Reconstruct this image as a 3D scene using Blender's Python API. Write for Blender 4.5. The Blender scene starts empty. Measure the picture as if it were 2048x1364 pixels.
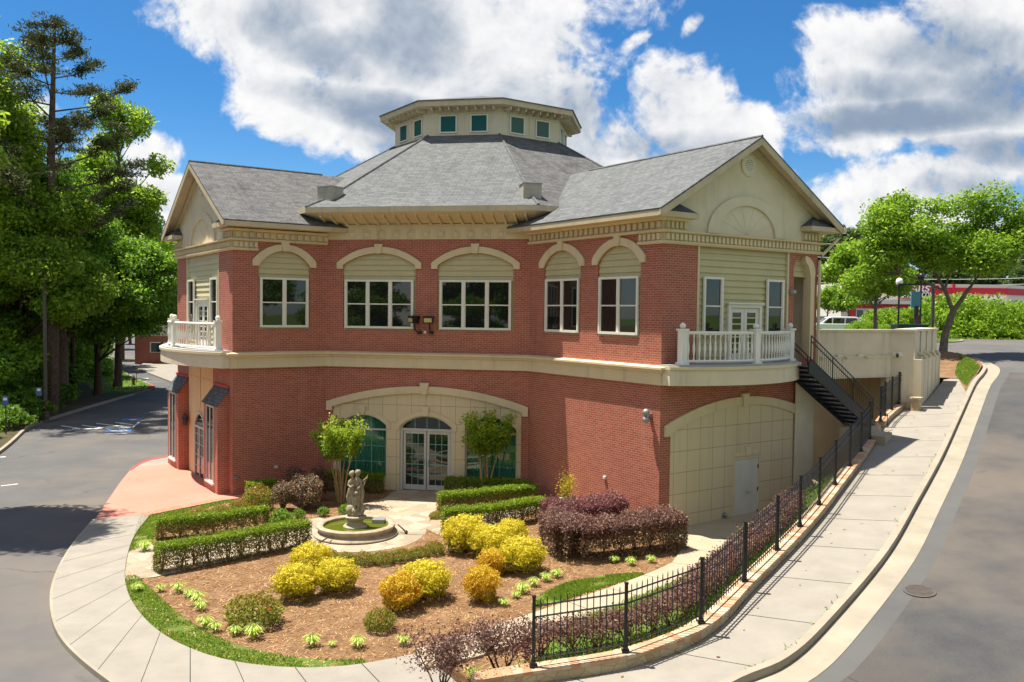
import bpy, bmesh, math, random
import numpy as np
from mathutils import Matrix, Vector
from mathutils.geometry import tessellate_polygon
random.seed(7); RNG = np.random.default_rng(7)
SC = bpy.context.scene; COL = SC.collection
R = math.radians
# ---------------------------------------------------------------- camera
CAMZ = 6.8805; FPX = 1724.03; PITCH = R(1.96672); ROLL = R(0.66088)
cam_d = bpy.data.cameras.new('camera'); cam = bpy.data.objects.new('camera', cam_d); COL.objects.link(cam)
cam_d.sensor_width = 36; cam_d.lens = FPX / 2048 * 36; cam_d.clip_start = .1; cam_d.clip_end = 3000
cam.matrix_world = Matrix.Translation((0, 0, CAMZ)) @ Matrix.Rotation(R(90) - PITCH, 4, 'X') @ Matrix.Rotation(ROLL, 4, 'Z')
SC.camera = cam
def ray(x, y):
    cr, sr = math.cos(ROLL), math.sin(ROLL); dx, dy = x - 1024, y - 682
    px = dx * cr + dy * sr; py = -dx * sr + dy * cr
    X = px / FPX; Y = -py / FPX; c, s = math.cos(PITCH), math.sin(PITCH)
    return X, c + Y * s, Y * c - s
def G(x, y, z=0.0):                      # where the sight line through a photo pixel meets height z
    r = ray(x, y); t = (z - CAMZ) / r[2]; return (r[0] * t, r[1] * t)
def AT(x, y, dep):                       # the point seen at a photo pixel at a given distance ahead
    r = ray(x, y); t = dep / r[1]; return (r[0] * t, dep, CAMZ + r[2] * t)
# ---------------------------------------------------------------- light
SUN_EL = R(71); SH = (.925, -.38)        # ground direction in which shadows fall
sx, sy = -SH[0], -SH[1]
sun_dir = Vector((sx * math.cos(SUN_EL), sy * math.cos(SUN_EL), math.sin(SUN_EL))).normalized()
sl = bpy.data.lights.new('sun', 'SUN'); sl.energy = 5.0; sl.angle = R(.53); sl.color = (1, .935, .82)
so = bpy.data.objects.new('sun', sl); COL.objects.link(so); so.location = (-40, 20, 80)
so.rotation_euler = sun_dir.to_track_quat('Z', 'Y').to_euler()
SC.view_settings.view_transform = 'Standard'; SC.view_settings.look = 'None'
SC.view_settings.exposure = 1.0; SC.view_settings.gamma = 1.0
# ---------------------------------------------------------------- node helpers
class NT:
    def __init__(s, tree): s.t = tree; s.n = tree.nodes; s.l = tree.links
    def new(s, k, **kw):
        n = s.n.new(k)
        for a, b in kw.items(): setattr(n, a, b)
        return n
    def put(s, sock, v):
        if v is None: return
        if isinstance(v, bpy.types.NodeSocket): s.l.new(v, sock)
        elif isinstance(v, (tuple, list)) and len(v) == 3 and sock.type == 'RGBA': sock.default_value = (*v, 1)
        else: sock.default_value = v
    def m(s, op, a, b=None, c=None, clamp=False):
        n = s.new('ShaderNodeMath', operation=op, use_clamp=clamp)
        for i, v in enumerate((a, b, c)): s.put(n.inputs[i], v)
        return n.outputs[0]
    def mix(s, f, a, b, mode='MIX'):
        n = s.new('ShaderNodeMix', data_type='RGBA', blend_type=mode)
        s.put(n.inputs[0], f); s.put(n.inputs[6], a); s.put(n.inputs[7], b); return n.outputs[2]
    def ramp(s, v, stops, interp='LINEAR'):
        n = s.new('ShaderNodeValToRGB'); n.color_ramp.interpolation = interp; e = n.color_ramp.elements
        while len(e) < len(stops): e.new(.5)
        for el, (p, c) in zip(e, stops):
            el.position = p; el.color = (*(c if isinstance(c, (tuple, list)) else (c, c, c)), 1)
        s.put(n.inputs[0], v); return n.outputs[0]
    def sstep(s, v, lo, hi, a=0.0, b=1.0):
        n = s.new('ShaderNodeMapRange', interpolation_type='SMOOTHSTEP')
        s.put(n.inputs[0], v)
        for i, q in enumerate((lo, hi, a, b)): s.put(n.inputs[i + 1], q)
        return n.outputs[0]
    def noise(s, vec, scale, detail=4, rough=.55, dist=0.0, dim='3D'):
        n = s.new('ShaderNodeTexNoise', noise_dimensions=dim)
        s.put(n.inputs['Vector'], vec); n.inputs['Scale'].default_value = scale; n.inputs['Detail'].default_value = detail
        n.inputs['Roughness'].default_value = rough; n.inputs['Distortion'].default_value = dist; return n.outputs[0]
    def mapping(s, vec, scale=(1, 1, 1), loc=(0, 0, 0), rot=(0, 0, 0)):
        n = s.new('ShaderNodeMapping'); s.put(n.inputs[0], vec)
        n.inputs[1].default_value = loc; n.inputs[2].default_value = rot; n.inputs[3].default_value = scale; return n.outputs[0]
    def co(s, which='Object'): return s.new('ShaderNodeTexCoord').outputs[which]
    def geo(s): return s.new('ShaderNodeNewGeometry')
# ---------------------------------------------------------------- sky with its clouds
W = bpy.data.worlds.new('World'); SC.world = W; W.use_nodes = True; W.node_tree.nodes.clear()
n = NT(W.node_tree)
sky = n.new('ShaderNodeTexSky', sky_type='NISHITA', sun_disc=False)
sky.sun_elevation = SUN_EL; sky.sun_rotation = math.atan2(sx, sy); sky.altitude = 300
sky.air_density = 1.0; sky.dust_density = .25; sky.ozone_density = 4.0
SKYS = .066
sep = n.new('ShaderNodeSeparateXYZ'); n.l.new(n.co('Generated'), sep.inputs[0])
dy = n.m('MAXIMUM', sep.outputs[1], .05)
U = n.m('DIVIDE', sep.outputs[0], dy); V = n.m('DIVIDE', sep.outputs[2], dy)    # flat cloud-deck coordinates ahead
cv = n.new('ShaderNodeCombineXYZ'); n.l.new(U, cv.inputs[0]); n.l.new(V, cv.inputs[1])
ball = n.co('Generated')
warp = n.new('ShaderNodeTexNoise'); n.l.new(ball, warp.inputs['Vector']); warp.inputs['Scale'].default_value = 6; warp.inputs['Detail'].default_value = 3
wv = n.new('ShaderNodeVectorMath', operation='MULTIPLY_ADD'); n.l.new(warp.outputs[1], wv.inputs[0]); wv.inputs[1].default_value = (.07, .07, 0)
n.l.new(cv.outputs[0], wv.inputs[2])
sh = n.new('ShaderNodeVectorMath', operation='SUBTRACT'); n.l.new(wv.outputs[0], sh.inputs[0]); sh.inputs[1].default_value = (.035, .035, 0)
def sepv(vec):
    q = n.new('ShaderNodeSeparateXYZ'); n.l.new(vec, q.inputs[0]); return q
def shift(vec, d):
    q = n.new('ShaderNodeVectorMath', operation='ADD'); n.l.new(vec, q.inputs[0]); q.inputs[1].default_value = (*d, 0); return q.outputs[0]
def blobs(lst, vec):                     # union of soft cloud masses: centre, radii, tilt, weight
    acc = None; p = sepv(vec)
    for (cx, cy, rx, ry, rot, w) in lst:
        a = (cx - 1024) / FPX; b = (634 - cy) / FPX; c, s_ = math.cos(R(rot)), math.sin(R(rot))
        du = n.m('SUBTRACT', p.outputs[0], a); dv = n.m('SUBTRACT', p.outputs[1], b)
        x = n.m('DIVIDE', n.m('ADD', n.m('MULTIPLY', du, c), n.m('MULTIPLY', dv, s_)), rx / FPX)
        y = n.m('DIVIDE', n.m('SUBTRACT', n.m('MULTIPLY', dv, c), n.m('MULTIPLY', du, s_)), ry / FPX)
        q = n.m('SUBTRACT', 1.0, n.m('ADD', n.m('MULTIPLY', x, x), n.m('MULTIPLY', y, y)))
        q = n.m('MULTIPLY', n.m('MAXIMUM', q, -1.6), w)
        acc = q if acc is None else n.m('SMOOTH_MAX', acc, q, .25)
    return acc
MASS = [(560, 75, 300, 120, -16, 1), (900, 110, 330, 190, 0, 1.1), (690, 230, 260, 110, -22, 1), (1010, 300, 210, 170, 0, 1),
        (1120, 240, 110, 130, 0, .9), (880, 300, 240, 90, 0, .9), (780, 20, 520, 90, 0, 1),
        (1350, 230, 95, 130, 0, .9), (1440, 270, 110, 75, 0, 1), (1260, 300, 90, 80, 0, .9), (1400, 200, 60, 60, 0, .7),
        (1840, 160, 300, 130, -4, 1.1), (1700, 130, 140, 90, 0, .9), (1960, 60, 210, 130, 0, 1), (1700, 250, 160, 80, 0, 1),
        (1960, 240, 260, 90, 0, 1), (1660, 290, 110, 40, 0, .8), (1900, 360, 180, 60, 0, .9), (2020, 320, 160, 70, 0, .9),
        (1700, 380, 120, 70, 0, .55), (1800, 420, 300, 60, 0, .7), (300, 330, 70, 45, 0, .7), (310, 400, 110, 45, 0, .75),
        (200, 440, 260, 40, 0, .6), (60, 250, 60, 40, 0, .5), (190, 330, 60, 50, 0, .7), (1250, 95, 40, 18, 40, .45), (1360, 55, 30, 14, 40, .45),
        (1200, 330, 100, 60, 0, .9), (2350, 150, 380, 180, 0, 1), (-300, 120, 300, 120, 0, 1)]
DARK = [(830, 70, 80, 90, 0, .7), (770, 95, 90, 40, 0, .6), (640, 110, 90, 40, -20, .7), (800, 250, 250, 45, -14, 1.0), (930, 290, 190, 45, 0, .9),
        (560, 50, 60, 40, 0, .5), (1830, 235, 260, 42, 4, 1.5), (1700, 250, 90, 30, 10, 1.2), (1980, 190, 130, 70, 0, 1.1), (1800, 180, 160, 30, 0, .6), (1900, 110, 140, 50, 0, .6),
        (1980, 300, 130, 30, 0, .8), (1350, 300, 110, 25, 0, .4), (1960, 385, 130, 26, 0, .6), (1150, 250, 60, 70, 0, .4), (1010, 260, 120, 70, 0, .5)]
def billow(vec, scale, detail, rough):    # rounded cauliflower relief
    q = n.noise(vec, scale, detail, rough); return n.m('SUBTRACT', 1.0, n.m('MULTIPLY', n.m('ABSOLUTE', n.m('SUBTRACT', q, .5)), 5.0))
def field(vec):                          # cloud density in the sky ahead
    e = n.m('MULTIPLY', n.m('SUBTRACT', n.noise(vec, 8.0, 6, .58), .5), 3.0)
    e = n.m('ADD', e, n.m('MULTIPLY', billow(vec, 13.0, 3, .5), .34)); return n.m('ADD', e, n.m('MULTIPLY', billow(vec, 34.0, 4, .55), .20))
base = sh.outputs[0]
ahead = n.sstep(sep.outputs[1], .1, .45)
wide = n.m('MULTIPLY', n.m('SUBTRACT', n.noise(ball, 2.4, 8, .6), .49), 7.0)       # unseen clouds over the rest of the dome, added to lift the shade
mass0 = blobs(MASS, base); f0 = field(base); massv = n.m('ADD', n.m('SUBTRACT', mass0, .42), f0)
massv = n.m('ADD', massv, n.m('MULTIPLY', n.m('SUBTRACT', n.noise(base, 60.0, 5, .65), .5), .7))
up = n.m('ADD', mass0, field(shift(base, (-.010, .030)))); up2 = n.m('ADD', mass0, field(shift(base, (-.02, .075))))
wm = n.new('ShaderNodeMix', data_type='FLOAT'); n.l.new(ahead, wm.inputs[0]); n.l.new(wide, wm.inputs[2]); n.l.new(massv, wm.inputs[3])
cover = n.sstep(wm.outputs[0], -.12, .55)
shade = n.m('ADD', n.m('MULTIPLY', n.m('SUBTRACT', up, massv), .42), n.m('MULTIPLY', n.m('SUBTRACT', up2, massv), .22))
dk = n.m('ADD', n.m('MULTIPLY', blobs(DARK, base), .62), n.m('MULTIPLY', shade, 1.0))
dk = n.m('ADD', dk, n.m('MULTIPLY', n.sstep(massv, .5, 2.2), .35))
dk = n.sstep(dk, -.55, 1.15)
dk = n.m('MULTIPLY', dk, ahead)
lit = n.mix(ahead, (7.8, 7.6, 7.1), (7.7, 7.65, 7.6))  # warm fill tone for the added unseen clouds, white for those ahead
ccol = n.mix(dk, lit, (2.1, 2.75, 3.7))
el = n.sstep(sep.outputs[2], -.02, .26)
tint = n.mix(el, (.75, .92, 1.08), (.30, .70, .98))
blue = n.mix(1.0, sky.outputs[0], tint, 'MULTIPLY')
bgc = n.mix(cover, blue, ccol)
bg = n.new('ShaderNodeBackground'); n.l.new(bgc, bg.inputs[0]); bg.inputs[1].default_value = SKYS
wo = n.new('ShaderNodeOutputWorld'); n.l.new(bg.outputs[0], wo.inputs[0])
# ---------------------------------------------------------------- materials
MATS = {}
def newmat(name):
    m = bpy.data.materials.new(name); m.use_nodes = True; t = NT(m.node_tree); t.n.clear()
    o = t.new('ShaderNodeOutputMaterial'); b = t.new('ShaderNodeBsdfPrincipled'); t.l.new(b.outputs[0], o.inputs[0])
    MATS[name] = m; return m, t, b, o
def bump(t, b, h, strength=.3, dist=.01):
    n_ = t.new('ShaderNodeBump'); n_.inputs['Strength'].default_value = strength; n_.inputs['Distance'].default_value = dist
    t.put(n_.inputs['Height'], h); t.l.new(n_.outputs[0], b.inputs['Normal'])
def plain(name, col, rough=.6, var=.12, scale=3.0, metal=0.0, bumpy=0.0, spec=.5, dirt=None):
    m, t, b, o = newmat(name); g = t.geo().outputs['Position']
    nz = t.noise(g, scale, 6, .6)
    lo = tuple(c * (1 - var) for c in col); hi = tuple(min(1, c * (1 + var)) for c in col)
    c = t.ramp(nz, [(.3, lo), (.7, hi)])
    if dirt:
        st = t.noise(t.mapping(g, (1.5, 1.5, .12)), 2.2, 6, .65)
        c = t.mix(t.sstep(st, .52, .8, 0, dirt), c, tuple(v * .35 for v in col))
    t.put(b.inputs['Base Color'], c); b.inputs['Roughness'].default_value = rough; b.inputs['Metallic'].default_value = metal
    b.inputs['Specular IOR Level'].default_value = spec
    if bumpy: bump(t, b, t.noise(g, 60, 4, .6), bumpy, .01)
    return m
def brick_mat():
    m, t, b, o = newmat('brick'); uv = t.new('ShaderNodeUVMap').outputs[0]; g = t.geo().outputs['Position']
    k = t.new('ShaderNodeTexBrick'); t.l.new(uv, k.inputs[0]); k.offset = .5
    k.inputs['Scale'].default_value = 1; k.inputs['Mortar Size'].default_value = .0062; k.inputs['Mortar Smooth'].default_value = .15
    k.inputs['Brick Width'].default_value = .215; k.inputs['Row Height'].default_value = .072; k.inputs['Bias'].default_value = -.1
    k.inputs['Color1'].default_value = (.295, .078, .049, 1); k.inputs['Color2'].default_value = (.40, .120, .074, 1); k.inputs['Mortar'].default_value = (.55, .33, .235, 1)
    v = t.noise(g, .8, 5, .6); c = t.mix(t.sstep(v, .3, .7, 0, .2), k.outputs[0], (.42, .15, .11))
    grime = t.noise(t.mapping(g, (2.5, 2.5, .22)), 1.1, 6, .7); c = t.mix(t.sstep(grime, .52, .78, 0, .30), c, (.15, .055, .042))
    wash = t.noise(t.mapping(g, (1.6, 1.6, .3)), 1.4, 6, .65); c = t.mix(t.sstep(wash, .55, .8, 0, .40), c, (.46, .25, .20))
    t.put(b.inputs['Base Color'], c); b.inputs['Roughness'].default_value = .72; b.inputs['Specular IOR Level'].default_value = .3
    bump(t, b, t.m('SUBTRACT', t.m('MULTIPLY', t.noise(g, 40, 4, .6), .5), k.outputs[1]), .35, .006)
    return m
def shingle_mat(name, ca, cb, streak=.3):
    m, t, b, o = newmat(name); uv = t.new('ShaderNodeUVMap').outputs[0]; g = t.geo().outputs['Position']
    k = t.new('ShaderNodeTexBrick'); t.l.new(uv, k.inputs[0]); k.offset = .37; k.offset_frequency = 3
    k.inputs['Scale'].default_value = 1; k.inputs['Mortar Size'].default_value = .010; k.inputs['Mortar Smooth'].default_value = .6
    k.inputs['Brick Width'].default_value = .30; k.inputs['Row Height'].default_value = .14; k.inputs['Bias'].default_value = 0
    k.inputs['Color1'].default_value = (*ca, 1); k.inputs['Color2'].default_value = (*cb, 1); k.inputs['Mortar'].default_value = tuple(v * .45 for v in ca) + (1,)
    v = t.noise(t.mapping(uv, (.9, .35, 1)), 1.6, 6, .7)
    c = t.mix(t.sstep(v, .50, .72, 0, streak), k.outputs[0], tuple(x * .38 for x in ca))
    v2 = t.noise(uv, 9, 3, .6); c = t.mix(t.sstep(v2, .4, .75, 0, .25), c, tuple(min(1, x * 1.5) for x in cb))
    t.put(b.inputs['Base Color'], c); b.inputs['Roughness'].default_value = .85; b.inputs['Specular IOR Level'].default_value = .25
    bump(t, b, t.m('SUBTRACT', t.m('MULTIPLY', t.noise(g, 70, 3, .6), .5), k.outputs[1]), .5, .012)
    return m
def leaf_mat(name, cols, trans=.35, rough=.5, bare=None):
    m, t, b, o = newmat(name)
    a = t.new('ShaderNodeAttribute', attribute_name='rnd').outputs[2]
    c = t.ramp(a, [(i / (len(cols) - 1), q) for i, q in enumerate(cols)])
    t.put(b.inputs['Base Color'], c); b.inputs['Roughness'].default_value = rough; b.inputs['Specular IOR Level'].default_value = .24
    tr = t.new('ShaderNodeBsdfTranslucent'); t.put(tr.inputs[0], t.mix(.4, c, tuple(min(1, x * 1.7) for x in cols[-1])))
    ms = t.new('ShaderNodeMixShader'); ms.inputs[0].default_value = trans
    t.l.new(b.outputs[0], ms.inputs[1]); t.l.new(tr.outputs[0], ms.inputs[2]); t.l.new(ms.outputs[0], o.inputs[0])
    return m
def ground_mat(name, stops, scale, rough=.9, fine=40, bumps=.4, bd=.02, spots=None, worn=False):
    m, t, b, o = newmat(name); g = t.geo().outputs['Position']
    a = t.noise(g, scale, 7, .65); f = t.noise(g, fine, 4, .65)
    v = t.m('ADD', t.m('MULTIPLY', a, .55), t.m('MULTIPLY', f, .45))
    c = t.ramp(v, stops)
    if spots:
        s_ = t.noise(g, spots[0], 5, .6); c = t.mix(t.sstep(s_, spots[1], spots[2], 0, spots[4]), c, spots[3])
    if worn:                             # aggregate, old repairs, oil spots and wandering cracks
        big = t.noise(g, .12, 5, .6); c = t.mix(t.sstep(big, .45, .65, 0, .5), c, (.17, .135, .105))
        sp = t.noise(g, 140, 2, .5); c = t.mix(t.sstep(sp, .55, .75, 0, .35), c, (.30, .28, .25)); c = t.mix(t.sstep(sp, .45, .25, 0, .4), c, (.04, .04, .04))
        oil = t.noise(g, 1.1, 3, .5); c = t.mix(t.sstep(oil, .66, .78, 0, .5), c, (.05, .048, .046))
        wv = t.new('ShaderNodeVectorMath', operation='MULTIPLY_ADD'); nn = t.new('ShaderNodeTexNoise'); nn.inputs['Scale'].default_value = .7; nn.inputs['Detail'].default_value = 5; t.l.new(g, nn.inputs['Vector'])
        t.l.new(nn.outputs[1], wv.inputs[0]); wv.inputs[1].default_value = (2.2, 2.2, 0); t.l.new(g, wv.inputs[2])
        fl = t.new('ShaderNodeVectorMath', operation='MULTIPLY'); t.l.new(wv.outputs[0], fl.inputs[0]); fl.inputs[1].default_value = (1, 1, 0)
        v1 = t.new('ShaderNodeTexVoronoi', feature='DISTANCE_TO_EDGE'); v1.inputs['Scale'].default_value = .11; t.l.new(fl.outputs[0], v1.inputs['Vector'])
        gate = t.sstep(t.noise(g, .16, 2, .5), .48, .56); c = t.mix(t.m('MULTIPLY', t.sstep(v1.outputs[0], .0, .0045, .8, 0), gate), c, (.035, .033, .03))
    t.put(b.inputs['Base Color'], c); b.inputs['Roughness'].default_value = rough; b.inputs['Specular IOR Level'].default_value = .3
    bump(t, b, f, bumps, bd); return m
def glass_mat(name, tint, rough=.02, trans=.0):
    m, t, b, o = newmat(name)
    b.inputs['Base Color'].default_value = (*tint, 1); b.inputs['Roughness'].default_value = rough; b.inputs['IOR'].default_value = 1.6
    b.inputs['Specular IOR Level'].default_value = .6
    if trans:
        tr = t.new('ShaderNodeBsdfTransparent'); tr.inputs[0].default_value = (*trans, 1)
        gl = t.new('ShaderNodeBsdfGlossy'); gl.inputs['Roughness'].default_value = rough
        lw = t.new('ShaderNodeLayerWeight'); lw.inputs[0].default_value = .35
        ms = t.new('ShaderNodeMixShader'); t.put(ms.inputs[0], t.m('ADD', t.m('MULTIPLY', lw.outputs[0], .6), .06))
        t.l.new(tr.outputs[0], ms.inputs[1]); t.l.new(gl.outputs[0], ms.inputs[2]); t.l.new(ms.outputs[0], o.inputs[0])
    return m
brick_mat()
shingle_mat('shingle', (.098, .104, .105), (.152, .158, .158), .45)
shingle_mat('shingle_worn', (.08, .079, .079), (.14, .138, .136), .85)
shingle_mat('shingle_new', (.075, .085, .095), (.125, .135, .145), .2)
plain('stucco', (.66, .54, .345), .85, .06, 1.2, bumpy=.15, spec=.2, dirt=.34)
plain('stucco_pale', (.66, .575, .42), .85, .07, 1.4, bumpy=.15, spec=.2, dirt=.36)
plain('stucco_warm', (.62, .46, .25), .85, .06, 1.4, bumpy=.15, spec=.2, dirt=.1)
plain('eave_paint', (.52, .43, .28), .7, .10, 1.5, spec=.3, dirt=.4)
plain('trim_white', (.74, .70, .60), .5, .05, 2)
plain('trim_cream', (.62, .53, .33), .6, .06, 2, dirt=.1)
plain('baluster_white', (.76, .735, .66), .5, .05, 2, dirt=.12)
plain('siding_green', (.50, .435, .235), .6, .06, 1.5, dirt=.12)
plain('siding_cream', (.52, .47, .27), .6, .06, 1.5, dirt=.08)
plain('metal_black', (.012, .012, .013), .4, .2, 6, spec=.5)
plain('tread_grey', (.10, .11, .12), .5, .4, 9, spec=.5)
plain('aluminium', (.52, .50, .45), .45, .05, 3, spec=.5)
plain('door_white', (.64, .60, .52), .5, .06, 2, dirt=.15)
plain('steel_grey', (.35, .36, .37), .4, .1, 4, metal=.5)
plain('muntin_teal', (.16, .42, .34), .5, .05, 2)
plain('bronze', (.05, .025, .018), .45, .2, 6)
plain('lens_amber', (.55, .42, .16), .3, .1, 8)
plain('curtain_teal', (.32, .62, .52), .8, .15, 2)
plain('concrete', (.268, .243, .205), .9, .09, 1.5, bumpy=.2, spec=.2, dirt=.10)
plain('curb_concrete', (.30, .265, .205), .9, .13, 1.2, bumpy=.2, spec=.2, dirt=.25)
plain('path_concrete', (.37, .31, .22), .9, .10, .9, bumpy=.2, spec=.2)
plain('bark', (.10, .075, .052), .9, .35, 5, bumpy=.6, spec=.1)
plain('bark_grey', (.16, .135, .11), .9, .3, 5, bumpy=.5, spec=.1)
plain('bark_pale', (.33, .22, .105), .8, .25, 7, bumpy=.3, spec=.2)
plain('stem_brown', (.13, .085, .05), .85, .3, 8, spec=.1)
plain('stone_statue', (.30, .255, .175), .85, .38, 9, bumpy=.4, spec=.2, dirt=.65)
plain('stone_basin', (.34, .285, .20), .85, .28, 4, bumpy=.3, spec=.2, dirt=.6)
plain('paint_line', (.62, .62, .60), .7, .25, 3)
plain('paint_blue', (.04, .20, .50), .7, .25, 3)
plain('paint_red', (.45, .045, .035), .7, .15, 3)
plain('iron_dark', (.085, .07, .058), .6, .3, 7)
plain('store_white', (.66, .62, .54), .7, .05, .3)
plain('store_red', (.50, .012, .03), .6, .05, .3)
plain('store_black', (.012, .012, .014), .5, .1, .5)
plain('sign_teal', (.055, .22, .26), .5, .05, .5)
plain('weathered', (.40, .365, .29), .85, .15, 3, spec=.2, dirt=.5)
plain('box_green', (.03, .06, .035), .5, .05, 2)
plain('brick_dark', (.10, .035, .03), .8, .2, 4)
plain('far_tan', (.56, .48, .36), .85, .05, .4)
plain('far_roof', (.36, .36, .37), .85, .12, .6)
plain('far_navy', (.02, .03, .06), .7, .1, .6)
plain('far_brick', (.33, .11, .075), .8, .12, 2)
plain('car_white', (.78, .78, .78), .25, .02, 1, spec=.6)
plain('car_blue', (.02, .07, .22), .25, .05, 1, spec=.6)
plain('car_silver', (.42, .44, .47), .25, .05, 1, spec=.6)
plain('car_dark', (.02, .022, .03), .25, .05, 1, spec=.6)
plain('rubber', (.015, .015, .016), .8, .1, 5)
plain('lamp_globe', (.75, .76, .76), .3, .03, 2)
plain('pot_white', (.74, .72, .66), .5, .05, 3)
plain('hydrant_rust', (.10, .055, .025), .7, .3, 6)
plain('wire_grey', (.30, .30, .31), .6, .05, 1)
plain('sign_blue', (.06, .12, .30), .5, .05, 3)
glass_mat('glass_dark', (.012, .014, .013)); glass_mat('glass_far', (.02, .05, .06), .05); glass_mat('glass_clerestory', (.02, .10, .075), .12); MATS['glass_clerestory'].node_tree.nodes['Principled BSDF'].inputs['IOR'].default_value = 1.3
glass_mat('glass_tint', (.02, .1, .07), .02, trans=(.72, .86, .81)); glass_mat('glass_door', (.012, .02, .018), .015)
# ---------------------------------------------------------------- mesh helpers
def rot2(v, deg):
    c, s = math.cos(R(deg)), math.sin(R(deg)); return (v[0] * c - v[1] * s, v[0] * s + v[1] * c)
def frame(o, u, n_, z=0.0):
    return Matrix(((u[0], n_[0], 0, o[0]), (u[1], n_[1], 0, o[1]), (0, 0, 1, z), (0, 0, 0, 1)))
def arc(s0, z0, s1, z1, rise, k=20):     # circular arc from (s0,z0) to (s1,z1) with a rise
    c = math.hypot(s1 - s0, z1 - z0) / 2; r = (c * c + rise * rise) / (2 * rise); mx, mz = (s0 + s1) / 2, (z0 + z1) / 2 + rise - r
    a = math.asin(min(1, c / r))
    if rise > c: a = math.pi - a
    return [(mx + r * math.sin(-a + 2 * a * i / k), mz + r * math.cos(-a + 2 * a * i / k)) for i in range(k + 1)]
class MB:
    def __init__(s, M=None): s.v = []; s.f = []; s.uv = []; s.M = M or Matrix.Identity(4)
    def add(s, pts, faces, uvs=None):
        b = len(s.v); s.v += [Vector(p) for p in pts]
        for i, f in enumerate(faces): s.f.append([b + j for j in f]); s.uv.append(uvs[i] if uvs else None)
        return s
    def box(s, x0, x1, y0, y1, z0, z1):
        return s.add([(x, y, z) for z in (z0, z1) for y in (y0, y1) for x in (x0, x1)],
                     [(0, 2, 3, 1), (4, 5, 7, 6), (0, 1, 5, 4), (2, 6, 7, 3), (0, 4, 6, 2), (1, 3, 7, 5)])
    def prism(s, poly, d0, d1, holes=(), axis='d'):        # outline in (s,z), thickness d0..d1
        loops = [list(poly)] + [list(h) for h in holes]
        tri = tessellate_polygon([[Vector((p[0], p[1], 0)) for p in l] for l in loops])
        flat = [p for l in loops for p in l]; N = len(flat)
        P = (lambda p, d: (p[0], d, p[1])) if axis == 'd' else (lambda p, d: (p[0], p[1], d))
        pts = [P(p, d1) for p in flat] + [P(p, d0) for p in flat]
        fs = [tuple(t) for t in tri] + [tuple(N + i for i in reversed(t)) for t in tri]; b = 0
        for l in loops:
            k = len(l)
            for i in range(k): fs.append((b + i, b + (i + 1) % k, N + b + (i + 1) % k, N + b + i))
            b += k
        return s.add(pts, fs)
    def tube(s, path, r, k=8, cap=True):
        path = [Vector(p) for p in path]; rs = r if isinstance(r, (list, tuple)) else [r] * len(path); pts = []
        for i, p in enumerate(path):
            t = (path[min(i + 1, len(path) - 1)] - path[max(i - 1, 0)]).normalized()
            up = Vector((0, 0, 1)) if abs(t.z) < .9 else Vector((1, 0, 0))
            a = t.cross(up).normalized(); b = t.cross(a)
            pts += [p + (a * math.cos(2 * math.pi * j / k) + b * math.sin(2 * math.pi * j / k)) * rs[i] for j in range(k)]
        fs = [(i * k + j, i * k + (j + 1) % k, (i + 1) * k + (j + 1) % k, (i + 1) * k + j) for i in range(len(path) - 1) for j in range(k)]
        if cap: fs += [tuple(range(k)), tuple((len(path) - 1) * k + j for j in reversed(range(k)))]
        return s.add(pts, fs)
    def lathe(s, prof, c=(0, 0, 0), k=24, cap=True):
        pts = [(c[0] + r * math.cos(2 * math.pi * j / k), c[1] + r * math.sin(2 * math.pi * j / k), c[2] + z) for r, z in prof for j in range(k)]
        fs = [(i * k + j, i * k + (j + 1) % k, (i + 1) * k + (j + 1) % k, (i + 1) * k + j) for i in range(len(prof) - 1) for j in range(k)]
        if cap: fs += [tuple(reversed(range(k))), tuple((len(prof) - 1) * k + j for j in range(k))]
        return s.add(pts, fs)
    def ball(s, c, r, k=10, m=7, sc=(1, 1, 1)):
        prof = [(r * math.sin(math.pi * i / m) + 1e-4, -r * math.cos(math.pi * i / m)) for i in range(m + 1)]
        b = len(s.v); s.lathe(prof, (0, 0, 0), k)
        for i in range(b, len(s.v)): v = s.v[i]; s.v[i] = Vector((c[0] + v.x * sc[0], c[1] + v.y * sc[1], c[2] + v.z * sc[2]))
        return s
    def sweep(s, prof, path, closed=False, cap=True):      # profile [(offset to the right-hand outside, z)] mitred along a plan path
        N = len(path); k = len(prof); pts = []; L = 0; Ls = []
        for i in range(N):
            p = Vector(path[i]); a = Vector(path[i - 1]) if (i > 0 or closed) else None; b = Vector(path[(i + 1) % N]) if (i < N - 1 or closed) else None
            d1 = (p - a).normalized() if a is not None else None; d2 = (b - p).normalized() if b is not None else None
            d1 = d1 or d2; d2 = d2 or d1
            n1 = Vector((d1.y, -d1.x)); n2 = Vector((d2.y, -d2.x)); m_ = (n1 + n2); m_ = m_ / max(.2, m_.dot(n1))
            pts += [(p.x + m_.x * o, p.y + m_.y * o, z) for o, z in prof]
            L += (p - a).length if (a is not None and i > 0) else 0; Ls.append(L)
        fs = []; uv = []
        for i in range(N if closed else N - 1):
            j = (i + 1) % N; l1 = Ls[i]; l2 = Ls[i + 1] if i + 1 < N else Ls[i] + (Vector(path[0]) - Vector(path[-1])).length
            for q in range(k):
                w = (q + 1) % k; fs.append((i * k + q, j * k + q, j * k + w, i * k + w))
                va, vb = prof[q][1] + prof[q][0], prof[w][1] + prof[w][0]; uv.append([(l1, va), (l2, va), (l2, vb), (l1, vb)])
        if cap and not closed:
            fs += [tuple(range(k)), tuple((N - 1) * k + q for q in reversed(range(k)))]; uv += [[(p[0], p[1]) for p in prof], [(p[0], p[1]) for p in reversed(prof)]]
        return s.add(pts, fs, uv)
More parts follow.
